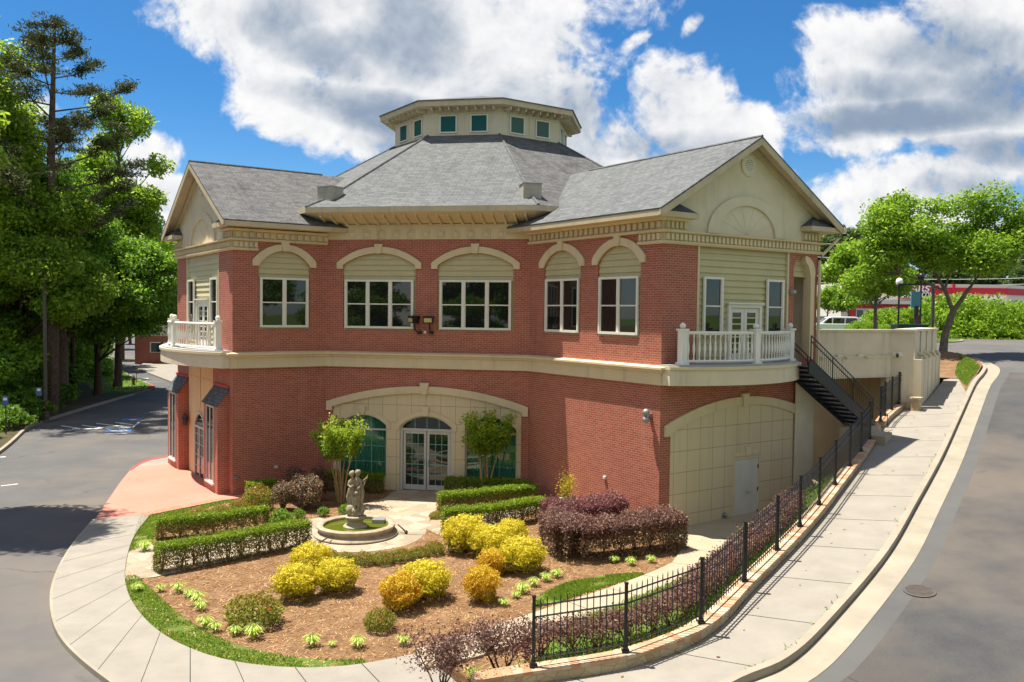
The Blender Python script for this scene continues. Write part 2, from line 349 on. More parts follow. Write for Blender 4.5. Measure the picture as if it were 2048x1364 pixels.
    def slope(s, pts, th=.0):                              # a roof plane (points in space) with shingle courses running level
        P = [Vector(p) for p in pts]; nr = (P[1] - P[0]).cross(P[2] - P[0]).normalized(); nr = -nr if nr.z < 0 else nr
        h = Vector((0, 0, 1)).cross(nr).normalized(); up = nr.cross(h); k = len(P)
        uv = [(p.dot(h), p.dot(up)) for p in P]
        fs = [tuple(range(k))]; us = [uv]; A = list(P)
        if th:
            A += [p - nr * th for p in P]; fs.append(tuple(reversed(range(k, 2 * k)))); us.append(list(reversed(uv)))
            for i in range(k): j = (i + 1) % k; fs.append((i, k + i, k + j, j)); us.append([uv[i], uv[i], uv[j], uv[j]])
        return s.add(A, fs, us)
    def build(s, name, mat, parent=None, smooth=False, local=False, recalc=True):
        me = bpy.data.meshes.new(name); M = s.M
        loc = s.v; me.from_pydata([tuple(M @ v) for v in loc], [], s.f)
        ul = me.uv_layers.new(name='UVMap'); uvs = []
        for f, u in zip(s.f, s.uv):
            if u is None:
                a, b, c = loc[f[0]], loc[f[1]], loc[f[2]]; nr = (b - a).cross(c - a)
                if len(f) > 3 and nr.length < 1e-9: nr = (loc[f[2]] - loc[f[1]]).cross(loc[f[3]] - loc[f[1]])
                ax, ay, az = abs(nr.x), abs(nr.y), abs(nr.z)
                u = [((q.x, q.y) if az >= ax and az >= ay else (q.x, q.z) if ay >= ax else (q.y, q.z)) for q in (loc[i] for i in f)]
            for q in u: uvs += [q[0], q[1]]
        ul.data.foreach_set('uv', uvs)
        me.materials.append(MATS[mat])
        if recalc:
            bm = bmesh.new(); bm.from_mesh(me); bmesh.ops.recalc_face_normals(bm, faces=bm.faces); bm.to_mesh(me); bm.free()
        if smooth:
            me.polygons.foreach_set('use_smooth', [True] * len(me.polygons)); me.set_sharp_from_angle(angle=R(40))
        o = bpy.data.objects.new(name, me); COL.objects.link(o)
        if parent is not None:
            o.parent = parent
            if not local: o.matrix_parent_inverse = (parent.matrix_basis if parent.parent is None else Matrix.Identity(4)).inverted()
        return o
def thing(name, label, cat, loc=(0, 0, 0), group=None, rz=0.0):
    o = bpy.data.objects.new(name, None); COL.objects.link(o); o.location = loc; o.rotation_euler = (0, 0, rz); o.empty_display_size = .3
    return tag(o, label, cat, group)
def tag(o, label=None, cat=None, group=None, kind=None):
    if label: o['label'] = label
    if cat: o['category'] = cat
    if group: o['group'] = group
    if kind: o['kind'] = kind
    return o
def dup(root, loc, rz=0.0, label=None, scale=None):         # a copy of a thing, its parts and their sub-parts
    r = root.copy(); COL.objects.link(r); r.location = loc; r.rotation_euler = (0, 0, rz)
    if label: r['label'] = label
    if scale: r.scale = scale
    for ch in root.children:
        c = ch.copy(); COL.objects.link(c); c.parent = r
        for g in ch.children: d = g.copy(); COL.objects.link(d); d.parent = c
    return r
def move(root, loc, rz=0.0, scale=None):
    root.location = loc; root.rotation_euler = (0, 0, rz)
    if scale: root.scale = scale
    return root
# ---------------------------------------------------------------- foliage helpers
def quads(name, C, T, B, mat, parent=None, rnd=None, local=True):
    N = len(C); v = np.empty((N, 4, 3), np.float32)
    v[:, 0] = C - T; v[:, 1] = C - B; v[:, 2] = C + T; v[:, 3] = C + B
    me = bpy.data.meshes.new(name); me.vertices.add(4 * N); me.vertices.foreach_set('co', v.ravel())
    me.loops.add(4 * N); me.loops.foreach_set('vertex_index', np.arange(4 * N, dtype=np.int32))
    me.polygons.add(N); me.polygons.foreach_set('loop_start', np.arange(0, 4 * N, 4, dtype=np.int32))
    me.update(calc_edges=True)
    a = me.attributes.new('rnd', 'FLOAT', 'FACE'); a.data.foreach_set('value', (RNG.random(N) if rnd is None else rnd).astype(np.float32))
    me.materials.append(MATS[mat]); o = bpy.data.objects.new(name, me); COL.objects.link(o)
    if parent is not None:
        o.parent = parent
        if not local: o.matrix_parent_inverse = parent.matrix_basis.inverted()
    return o
def unit(a): return a / np.maximum(1e-9, np.linalg.norm(a, axis=1, keepdims=True))
def leaves(name, P, size, mat, parent=None, aspect=.55, normal=None, bias=.5, rnd=None, var=.35, local=True):
    P = np.asarray(P, float); N = len(P); nr = unit(RNG.normal(size=(N, 3)))
    if normal is not None: nr = unit(nr * (1 - bias) + np.asarray(normal) * bias)
    t = unit(np.cross(nr, RNG.normal(size=(N, 3)))); b = np.cross(nr, t)
    s = size * (1 + var * RNG.uniform(-1, 1, (N, 1)))
    return quads(name, P, t * s, b * s * aspect, mat, parent, rnd, local)
def shell(N, c, r, power=.33, lo=-1.0, squash=None):          # points in an ellipsoid, denser towards its skin
    d = unit(RNG.normal(size=(int(N * 2.2) + 8, 3))); d = d[d[:, 2] > lo][:N]
    q = d * (RNG.random((len(d), 1)) ** power); return np.asarray(c) + q * np.asarray(r), d
def lump(P, amp, f, seed=0):                                  # cheap smooth noise on points
    g = np.random.default_rng(seed); out = np.zeros(len(P))
    for k in range(5):
        w = g.normal(size=3) * f * (1 + .6 * k); out += np.sin(P @ w + g.uniform(0, 6.3)) / (1 + .5 * k)
    return out * amp / 2.2
# ---------------------------------------------------------------- the building
AL = 10.55263
uBC = (math.cos(R(AL)), -math.sin(R(AL))); nBC = (-math.sin(R(AL)), -math.cos(R(AL)))
uCD = (math.cos(R(AL + 45)), -math.sin(R(AL + 45))); nCD = (-math.sin(R(AL + 45)), -math.cos(R(AL + 45)))
uDE = (-nCD[0], -nCD[1]); nDE = uCD
uAB = (math.cos(R(AL - 45)), -math.sin(R(AL - 45))); nAB = (-math.sin(R(AL - 45)), -math.cos(R(AL - 45)))
uAF = (-nAB[0], -nAB[1]); nAF = (-uAB[0], -uAB[1])
def along(p, u, s, n_=(0, 0), d=0): return (p[0] + u[0] * s + n_[0] * d, p[1] + u[1] * s + n_[1] * d)
PB = (-7.12, 33.0); LBC, LAB, LCD, WR, WL = 7.89, 3.56, 6.83, 7.42, 8.05
PC = along(PB, uBC, LBC); PD = along(PC, uCD, LCD); PE = along(PD, uDE, WR); PA = along(PB, uAB, -LAB); PF = along(PA, uAF, WL)
PM = along(PB, uBC, LBC / 2); CEN = along(PM, nBC, -9.45)
FAB, FBC, FCD = frame(PA, uAB, nAB), frame(PB, uBC, nBC), frame(PC, uCD, nCD)
FDE, FAF = frame(PD, uDE, nDE), frame(PA, uAF, nAF)
m, t, b, o = newmat('stucco_scored'); uv = t.new('ShaderNodeUVMap').outputs[0]; g = t.geo().outputs['Position']
k = t.new('ShaderNodeTexBrick'); t.l.new(uv, k.inputs[0]); k.offset = 0
for a_, v_ in (('Scale', 1), ('Mortar Size', .009), ('Mortar Smooth', .3), ('Brick Width', .57), ('Row Height', .66)): k.inputs[a_].default_value = v_
k.inputs['Color1'].default_value = (.66, .54, .345, 1); k.inputs['Color2'].default_value = (.64, .52, .33, 1); k.inputs['Mortar'].default_value = (.36, .29, .18, 1)
st = t.noise(t.mapping(g, (1.5, 1.5, .15)), 2, 6, .6); c_ = t.mix(t.sstep(st, .5, .8, 0, .22), k.outputs[0], (.30, .22, .12))
t.put(b.inputs['Base Color'], c_); b.inputs['Roughness'].default_value = .85; b.inputs['Specular IOR Level'].default_value = .2
bump(t, b, t.m('SUBTRACT', 1, k.outputs[1]), .6, .012)

BLD = thing('brick_building', 'two storey red brick building with a grey octagonal roof and cupola behind the fountain', 'building', (CEN[0], CEN[1], 0))
def arched(s0, s1, z0, zs, rise, k=20): return [(s0, z0)] + arc(s0, zs, s1, zs, rise, k) + [(s1, z0)]
def wall(F, name, outline, holes, mat='brick', d0=-.3, d1=0.0):
    return MB(F).prism(outline, d0, d1, holes).build(name, mat, BLD)
def rect(s0, s1, z0, z1): return [(s0, z0), (s0, z1), (s1, z1), (s1, z0)]
# walls with their openings
wall(FAB, 'brick_wall', rect(0, LAB, -.8, 10.1), [arched(.95, 2.89, 6.13, 8.47, .55)])
panel_out = [(.3, -.5)] + arc(.3, 3.2, 7.62, 3.2, .56, 30) + [(7.62, -.5)]
wall(FBC, 'brick_wall', [(0, -.8), (0, 10.3), (LBC, 10.3), (LBC, -.8), (7.62, -.8)] + list(reversed(arc(.3, 3.2, 7.62, 3.2, .56, 30))) + [(.3, -.8)],
     [arched(.68, 3.53, 6.13, 8.57, .45), arched(4.40, 7.27, 6.13, 8.57, .45)])
wall(FCD, 'brick_wall', rect(0, LCD, -.8, 10.1), [arched(.86, 2.92, 6.12, 8.47, .55), arched(3.82, 5.87, 6.12, 8.47, .55)])
wall(FDE, 'brick_wall', rect(.3, WR, -.8, 9.3), [rect(1.51, 5.84, 5.30, 8.97), arched(6.15, 7.22, 5.33, 8.15, .74)])
wall(FAF, 'brick_wall', rect(.3, WL, -.8, 9.3), [rect(1.73, 6.41, 5.30, 8.97)])
# the sides and rear that the photo does not look at
RO = 9.45 / math.cos(R(22.5)); base_ang = math.atan2(PC[1] - CEN[1], PC[0] - CEN[0])
OV = [(CEN[0] + RO * math.cos(base_ang + R(45) * i), CEN[1] + RO * math.sin(base_ang + R(45) * i)) for i in range(8)]   # OV[0]=C, counter-clockwise
PE2 = along(PE, uCD, -LCD); PF2 = along(PF, uAB, LAB)
MB().sweep([(0, -.8), (0, 10.1), (-.3, 10.1), (-.3, -.8)], [along(PE, uCD, -1.6), PE2]).build('brick_wall', 'brick', BLD)
MB().sweep([(0, -.8), (0, 10.1), (-.3, 10.1), (-.3, -.8)], [PF2, along(PF, uAB, .31)]).build('brick_wall', 'brick', BLD)
MB().sweep([(0, -.8), (0, 10.3), (-.3, 10.3), (-.3, -.8)], OV[1:7]).build('brick_wall', 'brick', BLD)

def siding(F, name, s0, s1, z0, z1, d, mat='siding_green', step=.205):
    mb = MB(F); z = z0
    while z < z1 - .01:
        t_ = min(z + step, z1); mb.add([(s0, d + .045, z), (s1, d + .045, z), (s1, d + .004, t_), (s0, d + .004, t_), (s0, d - .05, z), (s1, d - .05, z), (s1, d - .05, t_), (s0, d - .05, t_)],
                                       [(0, 1, 2, 3), (7, 6, 5, 4), (0, 4, 5, 1), (3, 2, 6, 7), (0, 3, 7, 4), (1, 5, 6, 2)]); z = t_
    return mb.build(name, mat, BLD)
def window(F, s0, s1, z0, z1, cols, d, mat='trim_white', glass='glass_dark', fw=.075, mw=.10, sash=True, parent=None):
    mb = MB(F); mb.box(s0, s0 + fw, d, d + .07, z0, z1); mb.box(s1 - fw, s1, d, d + .07, z0, z1)
    mb.box(s0 + fw, s1 - fw, d, d + .068, z1 - fw, z1); mb.box(s0 + fw, s1 - fw, d, d + .085, z0, z0 + fw * 1.1)
    w = (s1 - s0 - 2 * fw - (cols - 1) * mw) / cols; zm = (z0 + z1) / 2
    for i in range(cols):
        a = s0 + fw + i * (w + mw)
        if i: mb.box(a - mw, a, d, d + .06, z0 + fw * 1.1, z1 - fw)
        if sash:
            mb.box(a, a + w, d + .004, d + .04, zm - .022, zm + .022)
            for e in (a, a + w - .03): mb.box(e, e + .03, d + .004, d + .036, z0 + fw * 1.1, zm - .022)
            for e in (a, a + w - .025): mb.box(e, e + .025, d + .004, d + .05, zm + .022, z1 - fw)
    o = mb.build('window', mat, parent or BLD)
    MB(F).box(s0 + .02, s1 - .02, d - .03, d + .012, z0 + .02, z1 - .02).build('glass', glass, o)
    return o
def arch_trim(F, s0, s1, zb, rise_in, foot, w=.24, zsp=8.47, crown=None, d=.07, key=True, mat='stucco'):
    inn = arc(s0, zsp, s1, zsp, rise_in, 24); cr = zsp + rise_in + w
    out = arc(s0 - w, zb + foot, s1 + w, zb + foot, cr - zb - foot, 24)
    poly = [(s0 - w, zb)] + out + [(s1 + w, zb), (s1, zb)] + list(reversed(inn)) + [(s0, zb)]
    o = MB(F).prism(poly, -.01, d).build('arch_trim', mat, BLD)
    if key:
        c = (s0 + s1) / 2; a, bt = cr + .10, cr - w
        MB(F).prism([(c - .16, a), (c + .16, a), (c + .09, bt - .02), (c - .09, bt - .02)], -.01, d + .055).build('keystone', mat, o)
    return o
# upper windows of the three court facades
siding(FAB, 'siding_panel', .93, 2.91, 6.12, 9.06, -.085); window(FAB, .99, 2.84, 6.19, 8.03, 2, -.025); arch_trim(FAB, .95, 2.89, 8.44, .55, .20)
for s0, s1, a, b_ in ((.66, 3.55, .75, 3.47), (4.38, 7.29, 4.48, 7.20)):
    siding(FBC, 'siding_panel', s0, s1, 6.12, 9.06, -.085); window(FBC, a, b_, 6.18, 8.02, 3, -.025)
    arch_trim(FBC, s0 + .02, s1 - .02, 8.43, .45, .22, zsp=8.57)
for s0, s1, a, b_ in ((.84, 2.94, .96, 2.86), (3.80, 5.89, 3.90, 5.79)):
    siding(FCD, 'siding_panel', s0, s1, 6.11, 9.06, -.085); window(FCD, a, b_, 6.18, 8.03, 2, -.025); arch_trim(FCD, s0 + .02, s1 - .02, 8.44, .55, .20)
# belt course between the storeys
belt = [along(PA, uAF, 1.1), PA, PB, PC, PD, along(PD, uDE, .6)]
MB().sweep([(-.02, 4.71), (.10, 4.71), (.10, 5.08), (.16, 5.10), (.16, 5.14), (.24, 5.19), (.24, 5.25), (-.02, 5.30)], belt).build('belt_course', 'stucco', BLD)
# frieze with rosettes over the recessed centre
MB(FBC).box(.02, LBC - .02, .002, .05, 9.53, 10.06).box(.0, LBC, .05, .09, 10.0, 10.09).build('frieze', 'stucco', BLD)
for i in range(11):
    mb = MB(FBC)
    c = 1.05 + i * .577; mb.box(c - .15, c + .15, .05, .064, 9.575, 9.865)
    for q in ((c - .15, c - .125), (c + .125, c + .15)): mb.box(q[0], q[1], .064, .082, 9.575, 9.865)
    for q in ((9.575, 9.60), (9.84, 9.865)): mb.box(c - .125, c + .125, .064, .082, q[0], q[1])
    b0 = len(mb.v); mb.lathe([(.105, 0), (.10, .015), (.06, .035), (.02, .042)], (0, 0, 0), 14)
    for q in range(b0, len(mb.v)): v = mb.v[q]; mb.v[q] = Vector((c + v.x, .064 + v.z, 9.72 + v.y))
    mb.build('rosette', 'stucco', BLD)

def dentil(F, s0, s1, z0, n_, d=0.0, mat='stucco', hh=.19):   # one run of moulding with its blocks
    mb = MB(F); mb.box(s0, s1, d, d + .06, z0 + .10, z0 + .37)
    p = (s1 - s0) / n_
    for i in range(n_): mb.box(s0 + (i + .22) * p, s0 + (i + .78) * p, d + .06, d + .125, z0 + .125, z0 + .125 + hh)
    return mb
def moulding(path, z0, mat='stucco', top=.43):
    return MB().sweep([(0, z0), (.09, z0), (.15, z0 + .05), (.15, z0 + .08), (.10, z0 + .10), (0, z0 + .10)], path), \
        MB().sweep([(0, z0 + .34), (.14, z0 + .34), (.20, z0 + top - .03), (.20, z0 + top), (0, z0 + top + .02)], path)
for F, L_, nn, pth in ((FCD, LCD, 26, [PC, PD, along(PD, uDE, .9)]), (FAB, LAB, 14, [along(PA, uAF, .9), PA, PB])):
    for q in moulding(pth, 9.32): q.build('cornice_moulding', 'stucco', BLD)
    dentil(F, .02, L_ + .05, 9.32, nn).build('dentil_row', 'stucco', BLD)
for F, sgn in ((FDE, 1), (FAF, 1)): dentil(F, .0, .9, 9.32, 5).build('dentil_row', 'stucco', BLD)
dentil(FDE, WR - .9, WR, 9.32, 5).build('dentil_row', 'stucco', BLD); dentil(FAF, WL - .9, WL, 9.32, 5).build('dentil_row', 'stucco', BLD)
for F, W_, pth, Fs, Ls in ((FDE, WR, [along(PD, uCD, -1.0), PD, PE, along(PE, uCD, -1)], FCD, (LCD - 1.0, LCD)), (FAF, WL, [along(PF, uAB, 1), PF, PA, along(PA, uAB, .9)], FAB, (0, .9))):
    for q in moulding(pth, 8.97, top=.40): q.build('cornice_moulding', 'stucco', BLD)
    dentil(F, .0, W_, 8.97, 40, hh=.18).build('dentil_row', 'stucco', BLD); dentil(Fs, Ls[0], Ls[1], 8.97, 5, hh=.18).build('dentil_row', 'stucco', BLD)
# gable ends
def gable(F, W_, apex, eave, ov, fan_mid, back, shing):
    c = W_ / 2; so = .68; sl_ = (apex - eave) / (c + so)
    def zr(s): return apex - abs(s - c) * sl_
    wallp = [(0.02, 9.30), (0.02, zr(0) - .16), (c, apex - .16), (W_ - .02, zr(W_) - .16), (W_ - .02, 9.30)]
    MB(F).prism(wallp, -.28, .012).build('gable_wall', 'stucco_pale', BLD)
    # sunburst relief in an arched surround
    k = 26; a1, h1, a2, h2 = W_ * .252, 1.26, W_ * .182, .97
    o1 = [(fan_mid - a1 * math.cos(math.pi * i / k), 9.40 + h1 * math.sin(math.pi * i / k)) for i in range(k + 1)]
    o2 = [(fan_mid - a2 * math.cos(math.pi * i / k), 9.40 + h2 * math.sin(math.pi * i / k)) for i in range(k + 1)]
    MB(F).prism(o1 + list(reversed(o2)), .0, .085).build('arch_surround', 'stucco_pale', BLD)
    mb = MB(F)
    for w in range(7):
        a0, b0 = math.pi * w / 7 + .008, math.pi * (w + 1) / 7 - .008; cx, cz = fan_mid - .04 * math.cos((a0 + b0) / 2), 9.41 + .04 * math.sin((a0 + b0) / 2)
        mb.prism([(cx, cz)] + [(fan_mid - (a2 - .03) * math.cos(a0 + (b0 - a0) * i / 6), 9.41 + (h2 - .03) * math.sin(a0 + (b0 - a0) * i / 6)) for i in range(7)], .0, .02)
    mb.build('sunburst_relief', 'stucco_pale', BLD)
    e = lambda a, b_, n_: [(c + a * math.cos(2 * math.pi * i / n_), 11.68 + b_ * math.sin(2 * math.pi * i / n_)) for i in range(n_)]
    vt = MB(F).prism(e(.36, .36, 28), 0, .06, [e(.25, .25, 28)]).build('round_vent', 'stucco_pale', BLD)
    mb = MB(F)
    for i in range(7):
        z = 11.49 + i * .058; w = math.sqrt(max(0, .225 ** 2 - (z + .02 - 11.68) ** 2)); mb.box(c - w, c + w, .015, .05, z, z + .034)
    mb.build('louvre', 'trim_white', vt); MB(F).prism(e(.25, .25, 28), 0, .055, [e(.215, .215, 28)]).build('vent_ring', 'trim_white', vt)
    # roof planes, soffit, fascia and rake boards
    d0, d1 = -back, ov
    for sg in (-1, 1):
        s_e = c + sg * (c + so)
        MB().slope([F @ Vector(p) for p in ((c, d1, apex), (s_e, d1, eave), (s_e, d0, eave), (c, d0, apex))], .05).build('wing_roof', shing if sg < 0 else 'shingle', BLD)
        MB(F).prism([(c, apex - .05), (s_e - sg * .03, eave - .03), (s_e - sg * .03, eave - .10), (c, apex - .13)], d0 + .4, d1 - .03).build('roof_soffit', 'eave_paint', BLD)
        x = s_e - sg * .02; MB(F).box(min(x, x - sg * .04), max(x, x - sg * .04), -(LCD if F is FDE else LAB) - .75, d1 - .06, eave - .21, eave - .045).build('fascia', 'eave_paint', BLD)
        a, b_ = sorted((s_e - sg * .06, c + sg * c)); MB(F).box(a, b_, -(LCD if F is FDE else LAB) - .6, d1 - .06, eave - .21, eave - .17).build('eave_soffit', 'stucco_warm', BLD)
        MB(F).prism([(c, apex - .04), (s_e - sg * .01, eave - .02), (s_e - sg * .01, eave - .20), (s_e - sg * .16, eave - .20), (c, apex - .27)], d1 - .045, d1 - .004).build('rake_board', 'eave_paint', BLD)
        MB(F).prism([(c, apex - .16), (s_e - sg * .35, zr(s_e - sg * .35) - .13), (s_e - sg * .35, zr(s_e - sg * .35) - .30), (c, apex - .33)], .012, .14).build('rake_frieze', 'eave_paint', BLD)
        # little hipped return at the foot of the rake
        r0, r1 = s_e - sg * .12, c + sg * (c - 1.0); zb = eave - .05
        pk = s_e - sg * .98; P = [(r0, d1 - .10, zb), (r1, d1 - .10, zb), (r1, .02, zb), (r0, .02, zb), (pk, .02, zb + .40)]
        MB().slope([F @ Vector(P[i]) for i in (0, 1, 4)]).slope([F @ Vector(P[i]) for i in (1, 2, 4)]).slope([F @ Vector(P[i]) for i in (0, 3, 4)]).build('return_roof', 'shingle_new', BLD, recalc=False)
        a, b_ = sorted((r0, r1)); MB(F).box(a, b_, .03, d1 - .07, eave - .215, eave - .055).build('return_fascia', 'eave_paint', BLD)
    MB(F).tube([(c, d1, apex + .005), (c, d0 + 2.2, apex + .005)], .05, 6).build('ridge_cap', shing, BLD)
gable(FDE, WR, 12.53, 9.94, .56, 3.70, 10.2, 'shingle'); gable(FAF, WL, 12.62, 10.0, .52, 4.05, 7.2, 'shingle_worn')
# gable facades: siding, windows, balcony doors
def facade(F, s0, s1, wins, door, mat):
    siding(F, 'siding_panel', s0, s1, 5.30, 8.97, -.09, mat)
    MB(F).box(s0 - .03, s0 + .05, -.09, .015, 5.3, 8.97).box(s1 - .05, s1 + .03, -.09, .015, 5.3, 8.97).build('corner_board', 'trim_cream', BLD)
    for a, b_ in wins: window(F, a, b_, 6.20, 8.04, 1, -.028)
    a, b_ = door; mb = MB(F); mb.box(a, a + .12, -.09, .03, 5.33, 7.2).box(b_ - .12, b_, -.09, .03, 5.33, 7.2).box(a + .12, b_ - .12, -.09, .028, 7.08, 7.2).box(a - .05, b_ + .05, -.05, .09, 7.2, 7.245)
    dr = mb.build('balcony_door', 'trim_white', BLD); m_ = (a + b_) / 2
    for x0, x1 in ((a + .12, m_ - .01), (m_ + .01, b_ - .12)):
        lf = MB(F).prism(rect(x0, x1, 5.36, 7.07), -.075, -.035, [rect(x0 + .13, x1 - .13, 5.62, 6.93)]).build('door_leaf', 'trim_white', dr)
    MB(F).box(a + .2, b_ - .2, -.07, -.055, 5.6, 6.95).build('glass', 'glass_dark', dr)
    MB(F).ball((m_ + .06, -.01, 6.25), .035, 8, 5).build('handle', 'bronze', dr)
facade(FDE, 1.51, 5.84, ((1.76, 2.64), (4.75, 5.62)), (2.90, 4.52), 'siding_green')
facade(FAF, 1.73, 6.41, ((1.86, 2.83), (5.22, 6.21)), (3.09, 4.93), 'siding_cream')
# arched side passage where the outside stair arrives
q = arched(6.15, 7.22, 5.33, 8.15, .74)
mb = MB(FDE); mb.prism([(6.0, 5.2), (6.0, 9.1), (7.36, 9.1), (7.36, 5.2)], -1.55, -1.45); mb.box(6.02, 6.15, -1.45, -.31, 5.2, 9.1).box(7.22, 7.35, -1.45, -.31, 5.2, 9.1).box(6.15, 7.22, -1.45, -.31, 5.2, 5.33)
mb.build('side_passage', 'stucco_pale', BLD)
MB(FDE).box(7.352, WR, -1.6, -.3, -.8, 9.3).build('brick_wall', 'brick', BLD)
siding(FDE, 'siding_panel', 6.13, 7.06, 8.18, 8.94, -.22)
MB(FDE).prism([(7.03, 5.34), (7.03, 8.15)] + [p for p in arc(6.15, 8.15, 7.22, 8.15, .74) if p[0] > 6.69][0:0] + [(7.0, 8.3), (6.9, 8.55), (6.72, 8.74), (6.72, 8.90)] + [p for p in arc(6.13, 8.15, 7.24, 8.15, .76) if p[0] > 6.75] + [(7.24, 5.34)], -.28, .03).build('arch_trim', 'stucco', BLD)
# ground storey of the right gable: scored stucco under a wide flat arch
ay = arc(.42, 3.22, 6.98, 3.22, .72, 30)
MB(FDE).prism([(.42, -.4)] + ay + [(6.98, -.4)], -.02, .03, [rect(3.28, 4.55, -.3, 2.18)]).build('stucco_panel', 'stucco_scored', BLD)
ao = arc(.16, 3.46, 7.24, 3.46, .74, 30)
ar = MB(FDE).prism([(.16, 3.14)] + ao + [(7.24, 3.14), (6.98, 3.14)] + list(reversed(ay)) + [(.42, 3.14)], -.02, .085).build('arch_trim', 'stucco', BLD)
MB(FDE).prism([(3.54, 4.30), (3.86, 4.30), (3.79, 3.90), (3.61, 3.90)], -.01, .14).build('keystone', 'stucco', ar)
MB(FDE).box(6.25, 7.26, .086, .11, -.3, 4.70).build('stucco_pier', 'stucco_pale', BLD)
sd = MB(FDE).box(3.30, 4.53, .002, .018, .0, 2.16).build('service_door', 'door_white', BLD)
MB(FDE).box(3.28, 3.33, -.02, .045, -.1, 2.2).box(4.50, 4.55, -.02, .045, -.1, 2.2).box(3.33, 4.50, -.02, .043, 2.15, 2.2).build('door_frame', 'trim_cream', sd)
MB(FDE).tube([(3.95, .01, 1.05), (3.95, .08, 1.05), (4.07, .08, 1.05)], .017, 6).ball((3.95, .01, 1.05), .05, 8, 5).build('handle', 'steel_grey', sd)
mb = MB(FDE)
for z in (.35, 1.1, 1.85): mb.box(4.46, 4.5, .017, .035, z - .06, z + .06)
mb.build('hinge', 'bronze', sd)
MB(FDE).box(3.25, 4.58, .028, .055, 2.26, 2.36).build('door_lintel', 'stucco', BLD)
MB(FDE).prism([(3.80, 2.55), (4.05, 2.55), (4.0, 2.26), (3.85, 2.26)], .028, .09).build('keystone', 'stucco', BLD)
# garden entrance: stucco front with two curtained windows and a glazed double door
holes = [arched(.53, 2.44, .46, 2.50, .40), arched(2.96, 5.02, -.42, 2.50, .43), arched(5.50, 7.46, .46, 2.52, .42)]
MB(FBC).prism(panel_out, -.28, -.012, holes).build('stucco_panel', 'stucco_scored', BLD)
ay = arc(.27, 3.17, 7.65, 3.17, .60, 30); ao = arc(.05, 3.37, 7.88, 3.37, .66, 30)
ar = MB(FBC).prism([(.05, 3.03)] + ao + [(7.88, 3.03), (7.65, 3.03)] + list(reversed(ay)) + [(.27, 3.03)], -.02, .09).build('arch_trim', 'stucco', BLD)
MB(FBC).prism([(3.77, 4.16), (4.13, 4.16), (4.04, 3.74), (3.86, 3.74)], -.01, .16).build('keystone', 'stucco', ar)
for (s0, s1, zs, ri) in ((.53, 2.44, 2.50, .40), (2.96, 5.02, 2.50, .43), (5.50, 7.46, 2.52, .42)):
    i_ = arc(s0, zs, s1, zs, ri, 20); o_ = arc(s0 - .16, zs + .10, s1 + .16, zs + .10, ri + .05, 20)
    ar = MB(FBC).prism([(s0 - .16, zs - .13)] + o_ + [(s1 + .16, zs - .13), (s1, zs - .13)] + list(reversed(i_)) + [(s0, zs - .13)], -.013, .022).build('arch_trim', 'stucco', BLD)
    c = (s0 + s1) / 2; MB(FBC).prism([(c - .13, zs + ri + .33), (c + .13, zs + ri + .33), (c + .08, zs + ri - .01), (c - .08, zs + ri - .01)], -.01, .085).build('keystone', 'stucco', ar)
def arched_window(s0, s1, zs, ri):
    d = -.14; oo = arched(s0, s1, .47, zs, ri); ii = arched(s0 + .05, s1 - .05, .53, zs, ri - .04)
    mb = MB(FBC); mb.prism(oo, d - .04, d + .05, [ii]); mb.box(s0 + .05, s1 - .05, d - .03, d + .04, 2.30, 2.36)
    w = mb.build('window', 'aluminium', BLD)
    MB(FBC).prism(ii, d - .012, d - .004).build('glass', 'glass_tint', w)
    mb = MB(FBC); wd = (s1 - s0) / 3
    for i in (1, 2): mb.box(s0 + wd * i - .009, s0 + wd * i + .009, d - .003, d + .008, .53, zs + ri - .1)
    for z in (1.09, 1.69): mb.box(s0 + .05, s1 - .05, d - .003, d + .007, z - .009, z + .009)
    mb.build('muntin', 'muntin_teal', w)
    n_ = 90; top = []; fs = []
    for i in range(n_ + 1):
        s = s0 - .05 + (s1 - s0 + .1) * i / n_; dd = -.36 + .05 * math.sin(i * .93) + .02 * math.sin(i * 2.3 + 1)
        top += [(s, dd, .40), (s, dd + .01 * math.sin(i), 3.0)]
        if i: fs.append((2 * i - 2, 2 * i, 2 * i + 1, 2 * i - 1))
    MB(FBC).add(top, fs).build('curtain', 'curtain_teal', w, smooth=True)
    return w
arched_window(.53, 2.44, 2.50, .40); arched_window(5.50, 7.46, 2.52, .42)
d = -.15; mb = MB(FBC); oo = arched(2.96, 5.02, .05, 2.50, .43)
mb.prism(oo, d - .05, d + .06, [arched(3.05, 4.93, 2.42, 2.50, .37), rect(3.06, 4.92, .05, 2.33)])
dr = mb.build('entrance_door', 'aluminium', BLD)
MB(FBC).prism(arched(3.04, 4.94, 2.41, 2.50, .38), d - .012, d - .004).build('transom_glass', 'glass_door', dr)
mb = MB(FBC)
for s in (3.52, 3.99, 4.46): mb.box(s - .012, s + .012, d - .003, d + .01, 2.42, 2.86)
mb.build('muntin', 'muntin_teal', dr)
